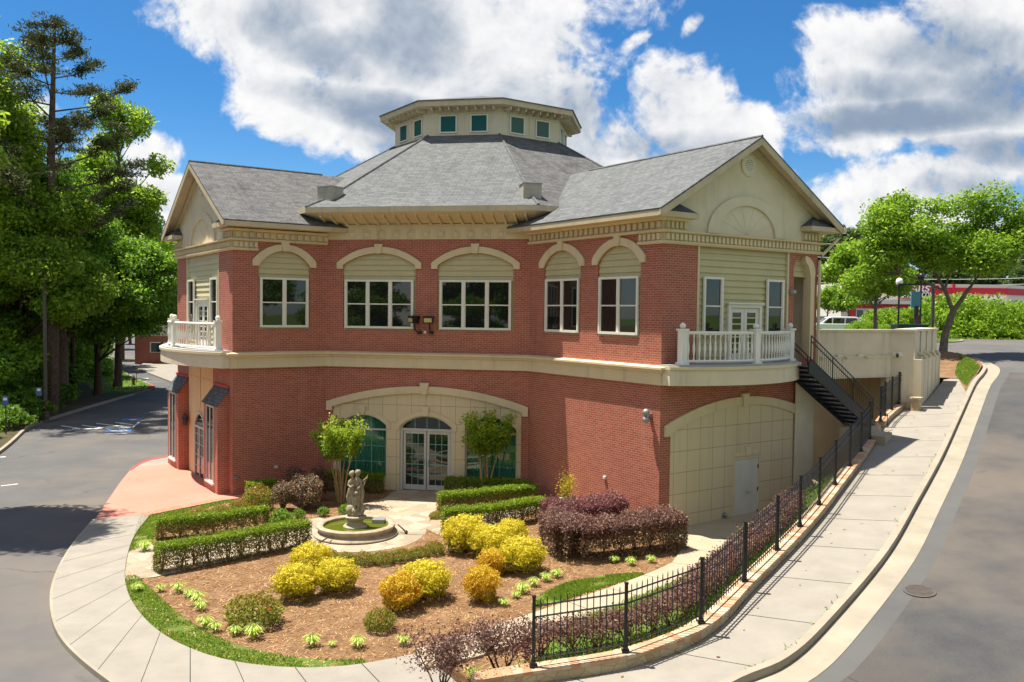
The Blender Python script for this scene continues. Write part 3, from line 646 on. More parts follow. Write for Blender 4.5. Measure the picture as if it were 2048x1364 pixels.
for s0, s1, hs in ((3.08, 3.975, 3.90), (4.005, 4.90, 4.08)):
    lf = MB(FBC).prism(rect(s0, s1, .09, 2.32), d - .03, d + .03, [rect(s0 + .09, s1 - .09, .28, 2.22)]).build('door_leaf', 'aluminium', BLD); lf.parent = dr
    gl = MB(FBC).box(s0 + .08, s1 - .08, d - .012, d - .004, .27, 2.23); gl.build('glass', 'glass_door', dr)
    mb = MB(FBC)
    for i in (1, 2): x = s0 + .09 + (s1 - s0 - .18) * i / 3; mb.box(x - .011, x + .011, d - .003, d + .01, .28, 2.22)
    for i in (1, 2, 3, 4): z = .28 + 1.94 * i / 5; mb.box(s0 + .09, s1 - .09, d - .003, d + .009, z - .011, z + .011)
    mb.build('muntin', 'muntin_teal', dr)
    MB(FBC).tube([(hs, d + .03, 1.0), (hs, d + .09, 1.0), (hs, d + .09, 1.25), (hs, d + .03, 1.25)], .014, 6).build('handle', 'steel_grey', dr)
MB(FBC).box(.2, 7.7, -.9, -.8, -.3, 3.4).build('room_back', 'store_black', BLD)
# ground storey of the left gable: two window piers under sloping caps and the tan entrance bay
MB(FAF).box(2.40, 6.0, .0, .03, -.3, 4.75).build('entrance_bay', 'stucco_warm', BLD)
MB(FAF).box(2.40, 6.0, .03, .045, 4.05, 4.09).box(4.12, 4.24, .03, .06, 2.9, 4.5).build('bay_moulding', 'stucco_warm', BLD)
ad = MB(FAF).prism(arched(3.45, 4.95, .0, 2.15, .55), .031, .09, [arched(3.53, 4.87, .0, 2.15, .48)]).build('arched_door', 'aluminium', BLD)
MB(FAF).prism(arched(3.53, 4.87, .02, 2.15, .48), .032, .045).build('glass', 'glass_door', ad)
mb = MB(FAF); mb.box(3.53, 4.87, .045, .08, 2.06, 2.14).box(4.17, 4.23, .045, .08, .05, 2.06)
for z in (.5, .95, 1.4, 1.8): mb.box(3.53, 4.87, .045, .06, z - .012, z + .012)
mb.build('muntin', 'aluminium', ad)
MB(FAF).tube([(4.1, .08, .95), (4.1, .14, .95), (4.1, .14, 1.25), (4.1, .08, 1.25)], .014, 6).build('handle', 'trim_white', ad)
for s0, s1 in ((.40, 2.22), (6.14, 8.0)):
    pr = MB(FAF).box(s0, s1, .0, .42, -.5, 3.34).build('window_pier', 'brick', BLD)
    MB(FAF).add([(s0, 0, 3.34), (s0, .42, 3.34), (s0, 0, 3.9), (s1, 0, 3.34), (s1, .42, 3.34), (s1, 0, 3.9)], [(0, 1, 2), (3, 5, 4), (0, 3, 4, 1), (0, 2, 5, 3), (1, 4, 5, 2)]).build('pier_top', 'brick', pr)
    MB().slope([FAF @ Vector(p) for p in ((s0 - .05, .0, 3.98), (s1 + .05, .0, 3.98), (s1 + .05, .5, 3.33), (s0 - .05, .5, 3.33))], .05).build('cap_roof', 'shingle_new', pr)
    MB(FAF).box(s0 - .06, s1 + .06, .0, .07, 3.96, 4.05).build('cap_flashing', 'paint_red', pr)
    a, b_ = s0 + .42, s1 - .42
    w = MB(FAF).prism(rect(a, b_, .46, 3.28), .42, .455, [rect(a + .06, (a + b_) / 2 - .04, .52, 3.22), rect((a + b_) / 2 + .04, b_ - .06, .52, 3.22)]).build('window', 'aluminium', pr)
    MB(FAF).box(a + .03, b_ - .03, .421, .432, .5, 3.25).build('glass', 'glass_dark', pr); MB(FAF).box(a - .05, b_ + .05, .42, .50, .38, .455).build('sill', 'trim_white', pr)
# balconies with bowed balustrades
def bow(pts, k): # circle through three (s,d) points
    (ax, ay), (bx, by), (cx, cy) = pts; D = 2 * (ax * (by - cy) + bx * (cy - ay) + cx * (ay - by))
    ux = ((ax * ax + ay * ay) * (by - cy) + (bx * bx + by * by) * (cy - ay) + (cx * cx + cy * cy) * (ay - by)) / D
    uy = ((ax * ax + ay * ay) * (cx - bx) + (bx * bx + by * by) * (ax - cx) + (cx * cx + cy * cy) * (bx - ax)) / D
    r = math.hypot(ax - ux, ay - uy); a0 = math.atan2(ay - uy, ax - ux); a1 = math.atan2(cy - uy, cx - ux)
    return [(ux + r * math.cos(a0 + (a1 - a0) * i / k), uy + r * math.sin(a0 + (a1 - a0) * i / k)) for i in range(k + 1)]
BAL = [(.030, 0), (.036, .03), (.022, .07), (.020, .16), (.036, .26), (.044, .36), (.036, .48), (.020, .60), (.018, .70), (.030, .74), (.022, .78), (.032, .83)]
def balcony(F, slab, rail, nb, zf=5.34):
    ed = bow(slab, 28); z0 = 4.72; s_ = [ed[0][0], ed[-1][0]]
    lo = [(ed[0][0], .0)] + ed + [(ed[-1][0], .0)]
    sl_ = MB(F).prism(lo, z0, 5.20, axis='z').build('balcony', 'stucco_pale', BLD, smooth=True)
    out = [(p[0] + (p[0] - (s_[0] + s_[1]) / 2) * .012, p[1] * 1.0 + .05) for p in ed]
    MB(F).prism([(out[0][0], .0)] + out + [(out[-1][0], .0)], 5.20, 5.29, axis='z').build('slab_lip', 'trim_cream', sl_)
    MB(F).prism([(ed[0][0], .0)] + [(p[0], p[1] - .04) for p in ed] + [(ed[-1][0], .0)], 5.29, zf, axis='z').build('floor', 'far_roof', sl_)
    pts = bow(rail, 60); cum = [0]
    for i in range(60): cum.append(cum[-1] + math.dist(pts[i], pts[i + 1]))
    def atl(x):
        i = max(j for j in range(60) if cum[j] <= x + 1e-9); f = (x - cum[i]) / (cum[i + 1] - cum[i]); return tuple(pts[i][q] + f * (pts[i + 1][q] - pts[i][q]) for q in (0, 1))
    L_ = cum[-1]
    rl = MB(F).tube([(p[0], p[1], 6.30) for p in pts], .055, 6).tube([(p[0], p[1], 5.44) for p in pts], .045, 6).build('handrail', 'baluster_white', sl_)
    for x in (0, L_ / 2, L_):
        p = atl(min(x, L_ - 1e-6)); mb = MB(F); mb.box(p[0] - .15, p[0] + .15, p[1] - .15, p[1] + .15, zf, zf + .07).box(p[0] - .105, p[0] + .105, p[1] - .105, p[1] + .105, zf + .07, 6.36).box(p[0] - .14, p[0] + .14, p[1] - .14, p[1] + .14, 6.36, 6.42)
        mb.ball((p[0], p[1], 6.51), .095, 12, 8); mb.build('newel_post', 'baluster_white', sl_)
    for h in (0, 1):
        for i in range(nb):
            p = atl(h * L_ / 2 + (i + 1) * (L_ / 2) / (nb + 1)); MB(F).lathe(BAL, (p[0], p[1], 5.45), 8).build('baluster', 'baluster_white', sl_, smooth=True)
    return sl_
balcony(FDE, [(-.05, .42), (3.1, 1.30), (6.02, .40)], [(.46, .42), (3.15, 1.0), (5.62, .30)], 14)
balcony(FAF, [(-.02, .40), (4.02, 1.36), (8.08, .42)], [(.55, .36), (4.02, 1.05), (7.5, .36)], 15)
# main octagonal roof, bell-cast at the eaves
def ring(ap): q = ap / math.cos(R(22.5)); return [(CEN[0] + q * math.cos(base_ang + R(45) * i), CEN[1] + q * math.sin(base_ang + R(45) * i)) for i in range(8)]
E0, E1, E2 = ring(10.5), ring(9.4), ring(3.85); Z0, Z1, Z2 = 10.64, 11.13, 14.52
for i in range(8):
    j = (i + 1) % 8; mb = MB()
    mb.slope([(*E0[i], Z0), (*E0[j], Z0), (*E1[j], Z1), (*E1[i], Z1)]); mb.slope([(*E1[i], Z1), (*E1[j], Z1), (*E2[j], Z2), (*E2[i], Z2)])
    mb.build('roof_plane', 'shingle' if i != 0 else 'shingle_worn', BLD, recalc=False)
mb = MB()
for i in range(8): mb.tube([(*E0[i], Z0 + .01), (*E1[i], Z1 + .01), (*E2[i], Z2 + .01)], .055, 6)
mb.build('hip_cap', 'shingle', BLD)
loop = list(reversed(ring(10.47)))
MB().sweep([(.02, 10.44), (.05, 10.44), (.05, 10.63), (.02, 10.63)], list(reversed(loop)), closed=True).build('fascia', 'eave_paint', BLD)
q = [ring(10.48), ring(9.47)]; mb = MB()
for i in range(8): j = (i + 1) % 8; mb.add([(*q[0][i], 10.46), (*q[0][j], 10.46), (*q[1][j], 10.10), (*q[1][i], 10.10)], [(0, 1, 2, 3)])
mb.build('cove_soffit', 'stucco', BLD, recalc=False)
mb = MB(FBC)
for i in range(20):
    s = .06 + i * .407
    mb.add([(s, .08, 10.06), (s + .07, .08, 10.06), (s + .07, .10, 10.20), (s, .10, 10.20), (s, .16, 10.04), (s + .07, .16, 10.04), (s, .86, 10.30), (s + .07, .86, 10.30), (s, .86, 10.44), (s + .07, .86, 10.44)],
           [(0, 1, 5, 4), (4, 5, 7, 6), (6, 7, 9, 8), (0, 4, 6, 8, 3), (1, 2, 9, 7, 5), (3, 8, 9, 2)])
mb.build('eave_bracket', 'stucco', BLD)
for i, w in ((0, .80), (7, .80)):
    p = E1[i]; ang = math.atan2(p[1] - CEN[1], p[0] - CEN[0]); ur = (-math.sin(ang), math.cos(ang)); nr = (math.cos(ang), math.sin(ang))
    F = frame((p[0], p[1]), ur, nr); o = MB(F).box(-.34, .34, -.42, .28, 10.8, 11.52).build('roof_box', 'weathered', BLD)
    MB(F).box(-.37, .37, -.45, .31, 11.52, 11.55).build('lid', 'far_roof', o)
# cupola
cw = ring(3.85); mb = MB()
cup = MB().sweep([(0, 14.2), (0, 15.72), (-.2, 15.72), (-.2, 14.2)], cw, closed=True).build('cupola', 'stucco_pale', BLD)
for i in range(8):
    j = (i + 1) % 8; a, b_ = Vector(cw[j]), Vector(cw[i]); u_ = (b_ - a).normalized(); n_ = Vector((u_.y, -u_.x))
    if n_.dot((a + b_) / 2 - Vector(CEN)) < 0: n_ = -n_
    F = frame(((a.x + b_.x) / 2, (a.y + b_.y) / 2), u_, n_)
    for s0 in (-1.08, .30):
        w = MB(F).prism(rect(s0, s0 + .78, 14.62, 15.40), .004, .05, [rect(s0 + .055, s0 + .725, 14.675, 15.345)]).build('window', 'trim_white', cup); MB(F).box(s0 + .03, s0 + .75, .004, .018, 14.65, 15.37).build('glass', 'glass_clerestory', cup)
    for q in range(8):
        s = -1.42 + q * .39; MB(F).prism([(s, 15.52), (s, 15.68), (s + .05, 15.68), (s + .05, 15.52)], .01, .50).build('bracket', 'stucco_pale', cup)
    MB(F).box(-1.60, 1.60, .0, .03, 15.44, 15.50).build('string_course', 'stucco_pale', cup)
    MB(F).box(-.03, .03, .0, .02, 14.4, 15.44).build('corner_bead', 'stucco_pale', cup)
ce = ring(4.44)
MB().sweep([(0, 15.66), (.06, 15.66), (.06, 15.90), (0, 15.90)], ce, closed=True).build('cupola_fascia', 'eave_paint', cup)
q = [ring(4.47), ring(3.85)]; mb = MB()
for i in range(8): j = (i + 1) % 8; mb.add([(*q[0][i], 15.68), (*q[0][j], 15.68), (*q[1][j], 15.69), (*q[1][i], 15.69)], [(0, 1, 2, 3)])
mb.build('cupola_soffit', 'stucco_pale', cup, recalc=False)
ct = ring(4.55); mb = MB()
for i in range(8): j = (i + 1) % 8; mb.slope([(*ct[i], 15.92), (*ct[j], 15.92), (CEN[0], CEN[1], 17.15)], .04)
mb.build('cupola_roof', 'shingle', cup)
# rain gear on the right gable
gt = MB(FDE).box(WR + .60, WR + .74, -2.5, .62, 9.76, 9.90).build('gutter', 'trim_cream', BLD)
MB(FDE).tube([(WR + .66, .40, 9.78), (WR + .62, .38, 9.55), (WR + .10, .10, 8.95), (WR + .02, .07, 8.75), (WR + .02, .07, 5.0)], .055, 8).build('downspout', 'trim_cream', BLD, smooth=True)
# ---------------------------------------------------------------- ground materials
ground_mat('asphalt', [(.3, (.064, .064, .066)), (.55, (.098, .097, .096)), (.72, (.135, .13, .123))], .35, .9, 55, .35, .01, (.16, .50, .72, (.19, .165, .14), .45), worn=True)
ground_mat('asphalt_old', [(.32, (.034, .036, .040)), (.5, (.056, .056, .058)), (.68, (.088, .083, .079))], .6, .9, 45, .5, .012, (.33, .46, .62, (.088, .077, .066), .55), worn=True)
ground_mat('asphalt_worn', [(.3, (.075, .074, .074)), (.6, (.105, .103, .10))], .5, .9, 60, .4, .01)
ground_mat('grass_base', [(.3, (.045, .085, .012)), (.55, (.09, .16, .02)), (.75, (.16, .22, .04))], .8, .95, 30, .5, .03)
ground_mat('mulch', [(.3, (.12, .055, .02)), (.5, (.205, .115, .055)), (.7, (.355, .225, .12))], 1.6, .95, 42, .9, .035, (3.5, .55, .75, (.40, .26, .15), .5))
ground_mat('forest_soil', [(.3, (.03, .025, .012)), (.5, (.07, .05, .025)), (.7, (.15, .10, .05))], .7, .95, 12, .8, .04, (.5, .5, .65, (.05, .08, .015), .8))
ground_mat('plaza_red', [(.3, (.46, .16, .115)), (.5, (.52, .20, .145)), (.7, (.57, .25, .185))], .4, .85, 70, .25, .006)
m, t, b, o = newmat('flagstone'); g = t.geo().outputs['Position']
wv_ = t.new('ShaderNodeVectorMath', operation='MULTIPLY_ADD'); nn_ = t.new('ShaderNodeTexNoise'); nn_.inputs['Scale'].default_value = 1.6; t.l.new(g, nn_.inputs['Vector'])
t.l.new(nn_.outputs[1], wv_.inputs[0]); wv_.inputs[1].default_value = (.35, .35, 0); t.l.new(g, wv_.inputs[2])
fl = t.new('ShaderNodeVectorMath', operation='MULTIPLY'); t.l.new(wv_.outputs[0], fl.inputs[0]); fl.inputs[1].default_value = (1, 1, 0)
v1 = t.new('ShaderNodeTexVoronoi', feature='DISTANCE_TO_EDGE'); v2 = t.new('ShaderNodeTexVoronoi', feature='F1')
for v_ in (v1, v2): v_.inputs['Scale'].default_value = 1.75; t.l.new(fl.outputs[0], v_.inputs['Vector'])
cc = t.ramp(t.new('ShaderNodeSeparateColor').outputs[0], [(0, 0), (1, 1)])
sc_ = t.new('ShaderNodeSeparateColor'); t.l.new(v2.outputs['Color'], sc_.inputs[0])
cc = t.ramp(sc_.outputs[0], [(.1, (.25, .20, .135)), (.4, (.36, .285, .195)), (.7, (.41, .35, .27)), (.95, (.33, .215, .125))])
cc = t.mix(t.sstep(t.noise(g, 5, 5, .65), .35, .7, 0, .4), cc, (.36, .31, .25)); cc = t.mix(t.sstep(v1.outputs[0], .0, .035, 1, 0), cc, (.27, .22, .16))
t.put(b.inputs['Base Color'], cc); b.inputs['Roughness'].default_value = .8; bump(t, b, t.m('ADD', t.sstep(v1.outputs[0], 0, .05), t.noise(g, 20, 4, .6)), .4, .015)
m, t, b, o = newmat('stone_wall'); g = t.geo().outputs['Position']
v1 = t.new('ShaderNodeTexVoronoi', feature='DISTANCE_TO_EDGE'); v2 = t.new('ShaderNodeTexVoronoi', feature='F1')
for v_ in (v1, v2): v_.inputs['Scale'].default_value = 4.2; t.l.new(t.mapping(g, (1, 1, 1.5)), v_.inputs['Vector'])
sc_ = t.new('ShaderNodeSeparateColor'); t.l.new(v2.outputs['Color'], sc_.inputs[0])
cc = t.ramp(sc_.outputs[0], [(.1, (.40, .32, .19)), (.5, (.50, .41, .26)), (.9, (.42, .26, .13))]); cc = t.mix(t.sstep(v1.outputs[0], 0, .04, 1, 0), cc, (.30, .25, .18))
t.put(b.inputs['Base Color'], cc); b.inputs['Roughness'].default_value = .85; bump(t, b, t.sstep(v1.outputs[0], 0, .08), .5, .02)
m, t, b, o = newmat('brick_cap'); uv = t.new('ShaderNodeUVMap').outputs[0]; k = t.new('ShaderNodeTexBrick'); t.l.new(uv, k.inputs[0]); k.offset = 0
for a_, v_ in (('Scale', 1), ('Mortar Size', .008), ('Brick Width', .17), ('Row Height', .6)): k.inputs[a_].default_value = v_
k.inputs['Color1'].default_value = (.40, .19, .09, 1); k.inputs['Color2'].default_value = (.52, .42, .29, 1); k.inputs['Mortar'].default_value = (.33, .27, .2, 1)
t.put(b.inputs['Base Color'], k.outputs[0]); b.inputs['Roughness'].default_value = .85
leaf_mat('leaf_grass', [(.07, .13, .012), (.14, .23, .02), (.32, .42, .05)], .4)
# ---------------------------------------------------------------- terrain: a flat garden on the left, a climbing street on the right
def zr(x, y):
    a = .6 * x + .78 * y; q = (a - 8.4) * .1195
    return 0.0 if q < 0 else (q if q < 4.7 else 4.7 + .62 * (1 - math.exp(-(q - 4.7) / .62)))
def GR(px, py, dz=0.0):                  # photo pixel onto the climbing street
    x, y = G(px, py, 2)
    for _ in range(60):
        x2, y2 = G(px, py, min(zr(x, y) + dz, 6.2)); x, y = (x + x2) / 2, (y + y2) / 2
    return (x, y)
FC = [(-.6, 14.75), (.44, 14.95), (2.10, 15.28), (3.66, 16.22), (4.96, 18.0), (6.13, 19.6), (7.12, 21.0), (8.12, 22.5), (9.13, 24.1), (10.2, 25.8), (11.14, 27.3), (12.0, 28.7)]
FU = [(13.35, 31.05), (13.85, 31.85), (14.5, 32.75), (15.15, 33.6), (15.75, 34.4)]
UP = [(-6, 14.3)] + [(x + .9, y - .7) for x, y in FC[1:]] + [(16.9, 33.6), (19.9, 38.6), (18.8, 40.0), (16.0, 38.6), (9.4, 36.6), (3, 45), (3, 900), (900, 900), (900, -300), (-6, -300)]
def inside(poly, x, y):
    r = np.zeros(x.shape, bool); n_ = len(poly)
    for i in range(n_):
        (xa, ya), (xb, yb) = poly[i], poly[(i + 1) % n_]
        c = ((ya > y) != (yb > y)) & (x < (xb - xa) * (y - ya) / ((yb - ya) or 1e-9) + xa); r ^= c
    return r
gx = np.concatenate([np.linspace(-900, -40, 14), np.arange(-35, 46, 1.0), np.linspace(50, 900, 16)]); gy = np.concatenate([np.linspace(-300, -5, 8), np.arange(0, 60, 1.0), np.linspace(64, 1400, 22)])
X, Y = np.meshgrid(gx, gy, indexing='ij'); inn_ = inside(UP, X, Y); Zg = np.full(X.shape, -.14)
zz = np.vectorize(zr)(X, Y); Zg[inn_] = zz[inn_] - .22; nx, ny = X.shape
idx = np.arange(nx * ny).reshape(nx, ny); fs = np.stack([idx[:-1, :-1], idx[1:, :-1], idx[1:, 1:], idx[:-1, 1:]], -1).reshape(-1, 4)
gm = MB().add(list(zip(X.ravel(), Y.ravel(), Zg.ravel())), [tuple(f) for f in fs.tolist()]); tag(gm.build('ground', 'grass_base', recalc=False), kind='structure')
def sheet(name, poly, z, mat, kind='structure', th=.0, zf=None):
    mb = MB(); tri = tessellate_polygon([[Vector((p[0], p[1], 0)) for p in poly]]); N = len(poly)
    H = [(zf(*p) if zf else 0) + z for p in poly]
    pts = [(p[0], p[1], h) for p, h in zip(poly, H)]; f = [tuple(q) for q in tri]
    if th:
        pts += [(p[0], p[1], h - th) for p, h in zip(poly, H)]; f += [(i, (i + 1) % N, N + (i + 1) % N, N + i) for i in range(N)]
    return tag(mb.add(pts, f).build(name, mat), kind=kind)
def smooth(pts, n_=8):                   # rounded polyline through points
    P = [np.array(p, float) for p in pts]; out = []
    for i in range(len(P) - 1):
        p0, p1, p2, p3 = P[max(i - 1, 0)], P[i], P[i + 1], P[min(i + 2, len(P) - 1)]
        for j in range(n_):
            t_ = j / n_; out.append(tuple(.5 * ((2 * p1) + (p2 - p0) * t_ + (2 * p0 - 5 * p1 + 4 * p2 - p3) * t_ ** 2 + (3 * p1 - p0 - 3 * p2 + p3) * t_ ** 3)))
    out.append(tuple(P[-1])); return out
def resample(pts, n_):
    P = np.array(pts, float); L = np.concatenate([[0], np.cumsum(np.linalg.norm(np.diff(P, axis=0), axis=1))])
    return [tuple(np.interp(x, L, P[:, k]) for k in range(P.shape[1])) for x in np.linspace(0, L[-1], n_ + 1)]
def offs(path, d):                       # plan offset to the right of travel
    out = []
    for i, p in enumerate(path):
        a, b = path[max(i - 1, 0)], path[min(i + 1, len(path) - 1)]; l = math.hypot(b[0] - a[0], b[1] - a[1])
        out.append((p[0] + (b[1] - a[1]) / l * d, p[1] - (b[0] - a[0]) / l * d))
    return out
def strip(name, A, B, z, mat, zf=None, kind='structure'):   # surface between two polylines
    n_ = len(A); zf = zf or (lambda x, y: 0)
    pts = [(p[0], p[1], zf(*p) + z) for p in A] + [(p[0], p[1], zf(*p) + z) for p in B]
    return tag(MB().add(pts, [(i, i + 1, n_ + i + 1, n_ + i) for i in range(n_ - 1)]).build(name, mat, recalc=False), kind=kind)
def slabs(name, A, B, z, mat, zf=None, sub=4, gap=.012, th=.16):
    zf = zf or (lambda x, y: 0); mb = MB(); n_ = (len(A) - 1) // sub
    for i in range(n_):
        a = [np.array(p) for p in A[i * sub:i * sub + sub + 1]]; b = [np.array(p) for p in B[i * sub:i * sub + sub + 1]]
        for L in (a, b):
            L[0] = L[0] + (L[1] - L[0]) / max(1e-6, np.linalg.norm(L[1] - L[0])) * gap; L[-1] = L[-1] + (L[-2] - L[-1]) / max(1e-6, np.linalg.norm(L[-2] - L[-1])) * gap
        top = a + b[::-1]; k = len(top); H = [zf(*p) + z for p in top]
        pts = [(p[0], p[1], h) for p, h in zip(top, H)] + [(p[0], p[1], h - th) for p, h in zip(top, H)]
        q = len(a); f = [(j, j + 1, k - 2 - j, k - 1 - j) for j in range(q - 1)] + [(j, (j + 1) % k, k + (j + 1) % k, k + j) for j in range(k)]
        mb.add(pts, f)
    return tag(mb.build(name, mat), kind='structure')
# left side: car park, woods floor, lawn island
tag(MB().box(-140, 5.5, -60, 210, -.12, 0).build('parking_asphalt', 'asphalt'), kind='structure')
curbL = smooth([G(-420, 1250), G(-140, 1010), G(11, 900), G(57, 859), G(91, 844), G(190.6, 813), G(267, 790.6), G(303, 781)], 6)
curbT = smooth([G(303, 781), G(311, 778), G(303, 772), G(267, 756), G(206, 724), G(120, 690), G(60, 678)], 6)
woods = curbL + curbT[1:] + [(-400, 230), (-400, -60), (-40, -60)]
sheet('woods_floor', woods, .13, 'forest_soil')
def curbing(name, path, w, z, h, mat, zf=None, flip=1):
    P = path; Q = offs(path, w * flip); zf = zf or (lambda x, y: 0); n_ = len(P); pts = []
    for p, q in zip(P, Q):
        z0 = zf(*p); pts += [(p[0], p[1], z0 + z - h), (p[0], p[1], z0 + z), (q[0], q[1], z0 + z), (q[0], q[1], z0 + z - h)]
    return tag(MB().add(pts, [(4 * i + a, 4 * i + 4 + a, 4 * i + 4 + (a + 1) % 4, 4 * i + (a + 1) % 4) for i in range(n_ - 1) for a in range(4)] + [(0, 1, 2, 3), (4 * n_ - 1, 4 * n_ - 2, 4 * n_ - 3, 4 * n_ - 4)]).build(name, mat), kind='structure')
curbing('curb', curbL, .16, .15, .3, 'curb_concrete', flip=-1); curbing('curb', curbL[-7:], .172, .155, .3, 'paint_red', flip=-1)
curbing('curb', curbT, .16, .15, .3, 'curb_concrete', flip=-1); curbing('curb', curbT[:14], .172, .155, .3, 'paint_red', flip=-1)
lawn = [G(300, 779), G(302, 774), G(267, 758), G(206, 727), G(150, 705), G(120, 715), G(150, 745), G(190, 790), G(262, 789)]
sheet('lawn', lawn, .145, 'grass_base')
# entrance plaza and curved pavement
ZS = .11
pl = [G(190, 1038, ZS), G(240, 965, ZS), G(262, 938, ZS), G(300, 931, ZS), G(337, 928, ZS), along(PA, uAF, 8, nAF, .4), along(PA, uAF, 4, nAF, -.1), along(PA, uAF, .2, nAF, -.1), along(PA, uAB, .7, nAB, .5), G(440, 1001, ZS), G(300, 1029, ZS)]
sheet('entrance_plaza', pl, ZS, 'plaza_red', th=.2)
sheet('pavement', [G(262, 938, ZS), G(300, 931, ZS), G(337, 928, ZS), along(PA, uAF, 8, nAF, .4), (-14.0, 39.2), (-15.6, 40.6), G(330, 914.5, ZS), G(300, 919.5, ZS), G(280, 926, ZS)], ZS - .004, 'concrete', th=.2)
strip('curb', [G(258, 940, ZS), G(278, 926, ZS), G(299, 918, ZS), G(330, 912.8, ZS), (-15.8, 40.8)], [G(261, 942, ZS), G(281, 928, ZS), G(301, 920.3, ZS), G(331, 915, ZS), (-15.55, 40.7)], ZS + .004, 'paint_red')
outer = smooth([G(190, 1038, ZS), G(150, 1085, ZS), G(118, 1140, ZS), G(105, 1200, ZS), G(128, 1275, ZS), G(230, 1364, ZS), (-5.3, 13.9), (-3.0, 13.0), (-.6, 12.4), (1.0, 12.1)], 8)
inner = smooth([G(300, 1029, ZS), G(272, 1065, ZS), G(256, 1105, ZS), G(250, 1160, ZS), G(272, 1215, ZS), G(330, 1270, ZS), G(430, 1313, ZS), G(560, 1333, ZS), G(700, 1330, ZS), G(845, 1304, ZS)], 8)
slabs('pavement', resample(outer, 56), resample(inner, 56), ZS, 'concrete', sub=4)
curbing('curb', [(p[0] - .0, p[1]) for p in resample(outer, 56)], .06, ZS + .002, .2, 'curb_concrete')
# garden beds (mulch), lawn strip, flagstone court, garden path
def gz(x, y): return .06 + .022 * max(0, x + 3)
bed = [along(PA, uAB, .5, nAB, .4), G(300, 1029, .06)] + resample(inner, 40)[1:] + [G(870, 1310, .08), (-.4, 15.1)] + [(x - .25, y + .2) for x, y in FC[1:]] + [(12, 30), along(PD, uDE, 7, nDE, -.4), along(PD, uCD, -.2, nCD, -.4), along(PC, uBC, -.2, nBC, -.4), along(PB, uBC, 0, nBC, -.4)]
def fine(name, poly, z, mat, step=.35):   # a sheet with inner points so it can follow the gentle slope
    xs = [p[0] for p in poly]; ys = [p[1] for p in poly]; bm = bmesh.new()
    vs = [bm.verts.new((p[0], p[1], 0)) for p in poly]; f = bm.faces.new(vs); bmesh.ops.triangulate(bm, faces=[f])
    for ax, lo, hi in ((0, min(xs), max(xs)), (1, min(ys), max(ys))):
        for q in np.arange(lo + step, hi, step * 2.2):
            co = [0, 0, 0]; no = [0, 0, 0]; co[ax] = q; no[ax] = 1
            bmesh.ops.bisect_plane(bm, geom=bm.verts[:] + bm.edges[:] + bm.faces[:], plane_co=co, plane_no=no)
    for v in bm.verts: v.co.z = gz(v.co.x, v.co.y) + z
    bmesh.ops.recalc_face_normals(bm, faces=bm.faces)
    me = bpy.data.meshes.new(name); bm.to_mesh(me); bm.free(); me.materials.append(MATS[mat])
    for p in me.polygons:
        if p.normal.z < 0: p.flip()
    o = bpy.data.objects.new(name, me); COL.objects.link(o); return tag(o, kind='structure')
fine('mulch_bed', bed, 0, 'mulch', 1.0)
FX, FY = G(712, 1066, .1); FR = 1.22
circ = [(FX + 2.05 * math.cos(a), FY + 2.0 * math.sin(a)) for a in np.linspace(0, 2 * math.pi, 41)[:-1]]
fine('flagstone_court', circ, .012, 'flagstone', 1.0)
fine('flagstone_path', smooth([G(850, 1075), G(862, 1040), G(880, 1015), G(900, 996), along(PB, uBC, 5.0, nBC, .02), along(PB, uBC, 2.95, nBC, .02), G(770, 1000), G(725, 1012), G(700, 1030), G(740, 1070)], 4), .016, 'flagstone', 1.0)
fine('flagstone_path', [G(250, 1112), G(305, 1093), G(640, 1040), G(680, 1055), G(640, 1085), G(310, 1160), G(250, 1166)], .020, 'flagstone', 1.0)
fine('flagstone_path', [G(850, 1062), G(862, 1045), G(1075, 1022), G(1120, 1008), G(1130, 1018), G(1090, 1030), G(880, 1078)], .020, 'flagstone', 1.0)
fine('flagstone_path', [along(PC, uCD, .0, nCD, .02), along(PC, uCD, 3.2, nCD, .02), along(PC, uCD, 3.2, nCD, .9), along(PC, uBC, -.6, nBC, 1.6), along(PC, uBC, -.6, nBC, .02)], .024, 'flagstone', 1.0)
yard = [along(PD, uDE, .05, nDE, .02), along(PD, uDE, 7.4, nDE, .02), (10.3, 32.2), (12, 36), (16.2, 36.5), (16.0, 34.3), (13.2, 31.0), (11.4, 28.6), (9.0, 24.9), (6.9, 21.5), (5.6, 19.9), G(1340, 1135, .18), G(1372, 1092, .2), G(1340, 1062, .2)]
fine('yard_slab', yard, .028, 'path_concrete', 1.0)
pin = smooth([G(830, 1300, ZS), G(900, 1283, ZS), G(1060, 1234, ZS), G(1250, 1172, .14), G(1345, 1132, .17), G(1420, 1085, .2)], 6); pout = smooth([G(845, 1338, ZS), G(930, 1325, ZS), G(1065, 1283, ZS), G(1250, 1215, .14), G(1400, 1150, .17), G(1500, 1090, .2)], 6)
slabs('garden_path', resample(pin, 32), resample(pout, 32), .055, 'path_concrete', zf=gz, sub=4)
lawnA = [G(282, 1032), G(300, 1029), G(440, 1003), G(470, 1006), G(420, 1018), G(360, 1040), G(312, 1062), G(306, 1090), G(270, 1102), G(258, 1108)]
fine('lawn', lawnA, .010, 'grass_base', 1.0)
i2 = resample(inner, 60)[23:57]; lawnB = i2 + [p for p in reversed(offs(i2, -.42))]
lawnB = i2 + list(reversed([(p[0] + (q[0] - p[0]) * w, p[1] + (q[1] - p[1]) * w) for p, q, w in zip(i2, offs(i2, -.75), np.sin(np.linspace(.1, 3.0, len(i2))) ** .5)]))
fine('lawn', lawnB, .010, 'grass_base', 1.0)
lawnC = [G(1062, 1232), G(1075, 1205), G(1130, 1180), G(1200, 1166), G(1270, 1163), G(1292, 1166), G(1240, 1180), G(1150, 1208)]
fine('lawn', lawnC, .010, 'grass_base', 1.0)
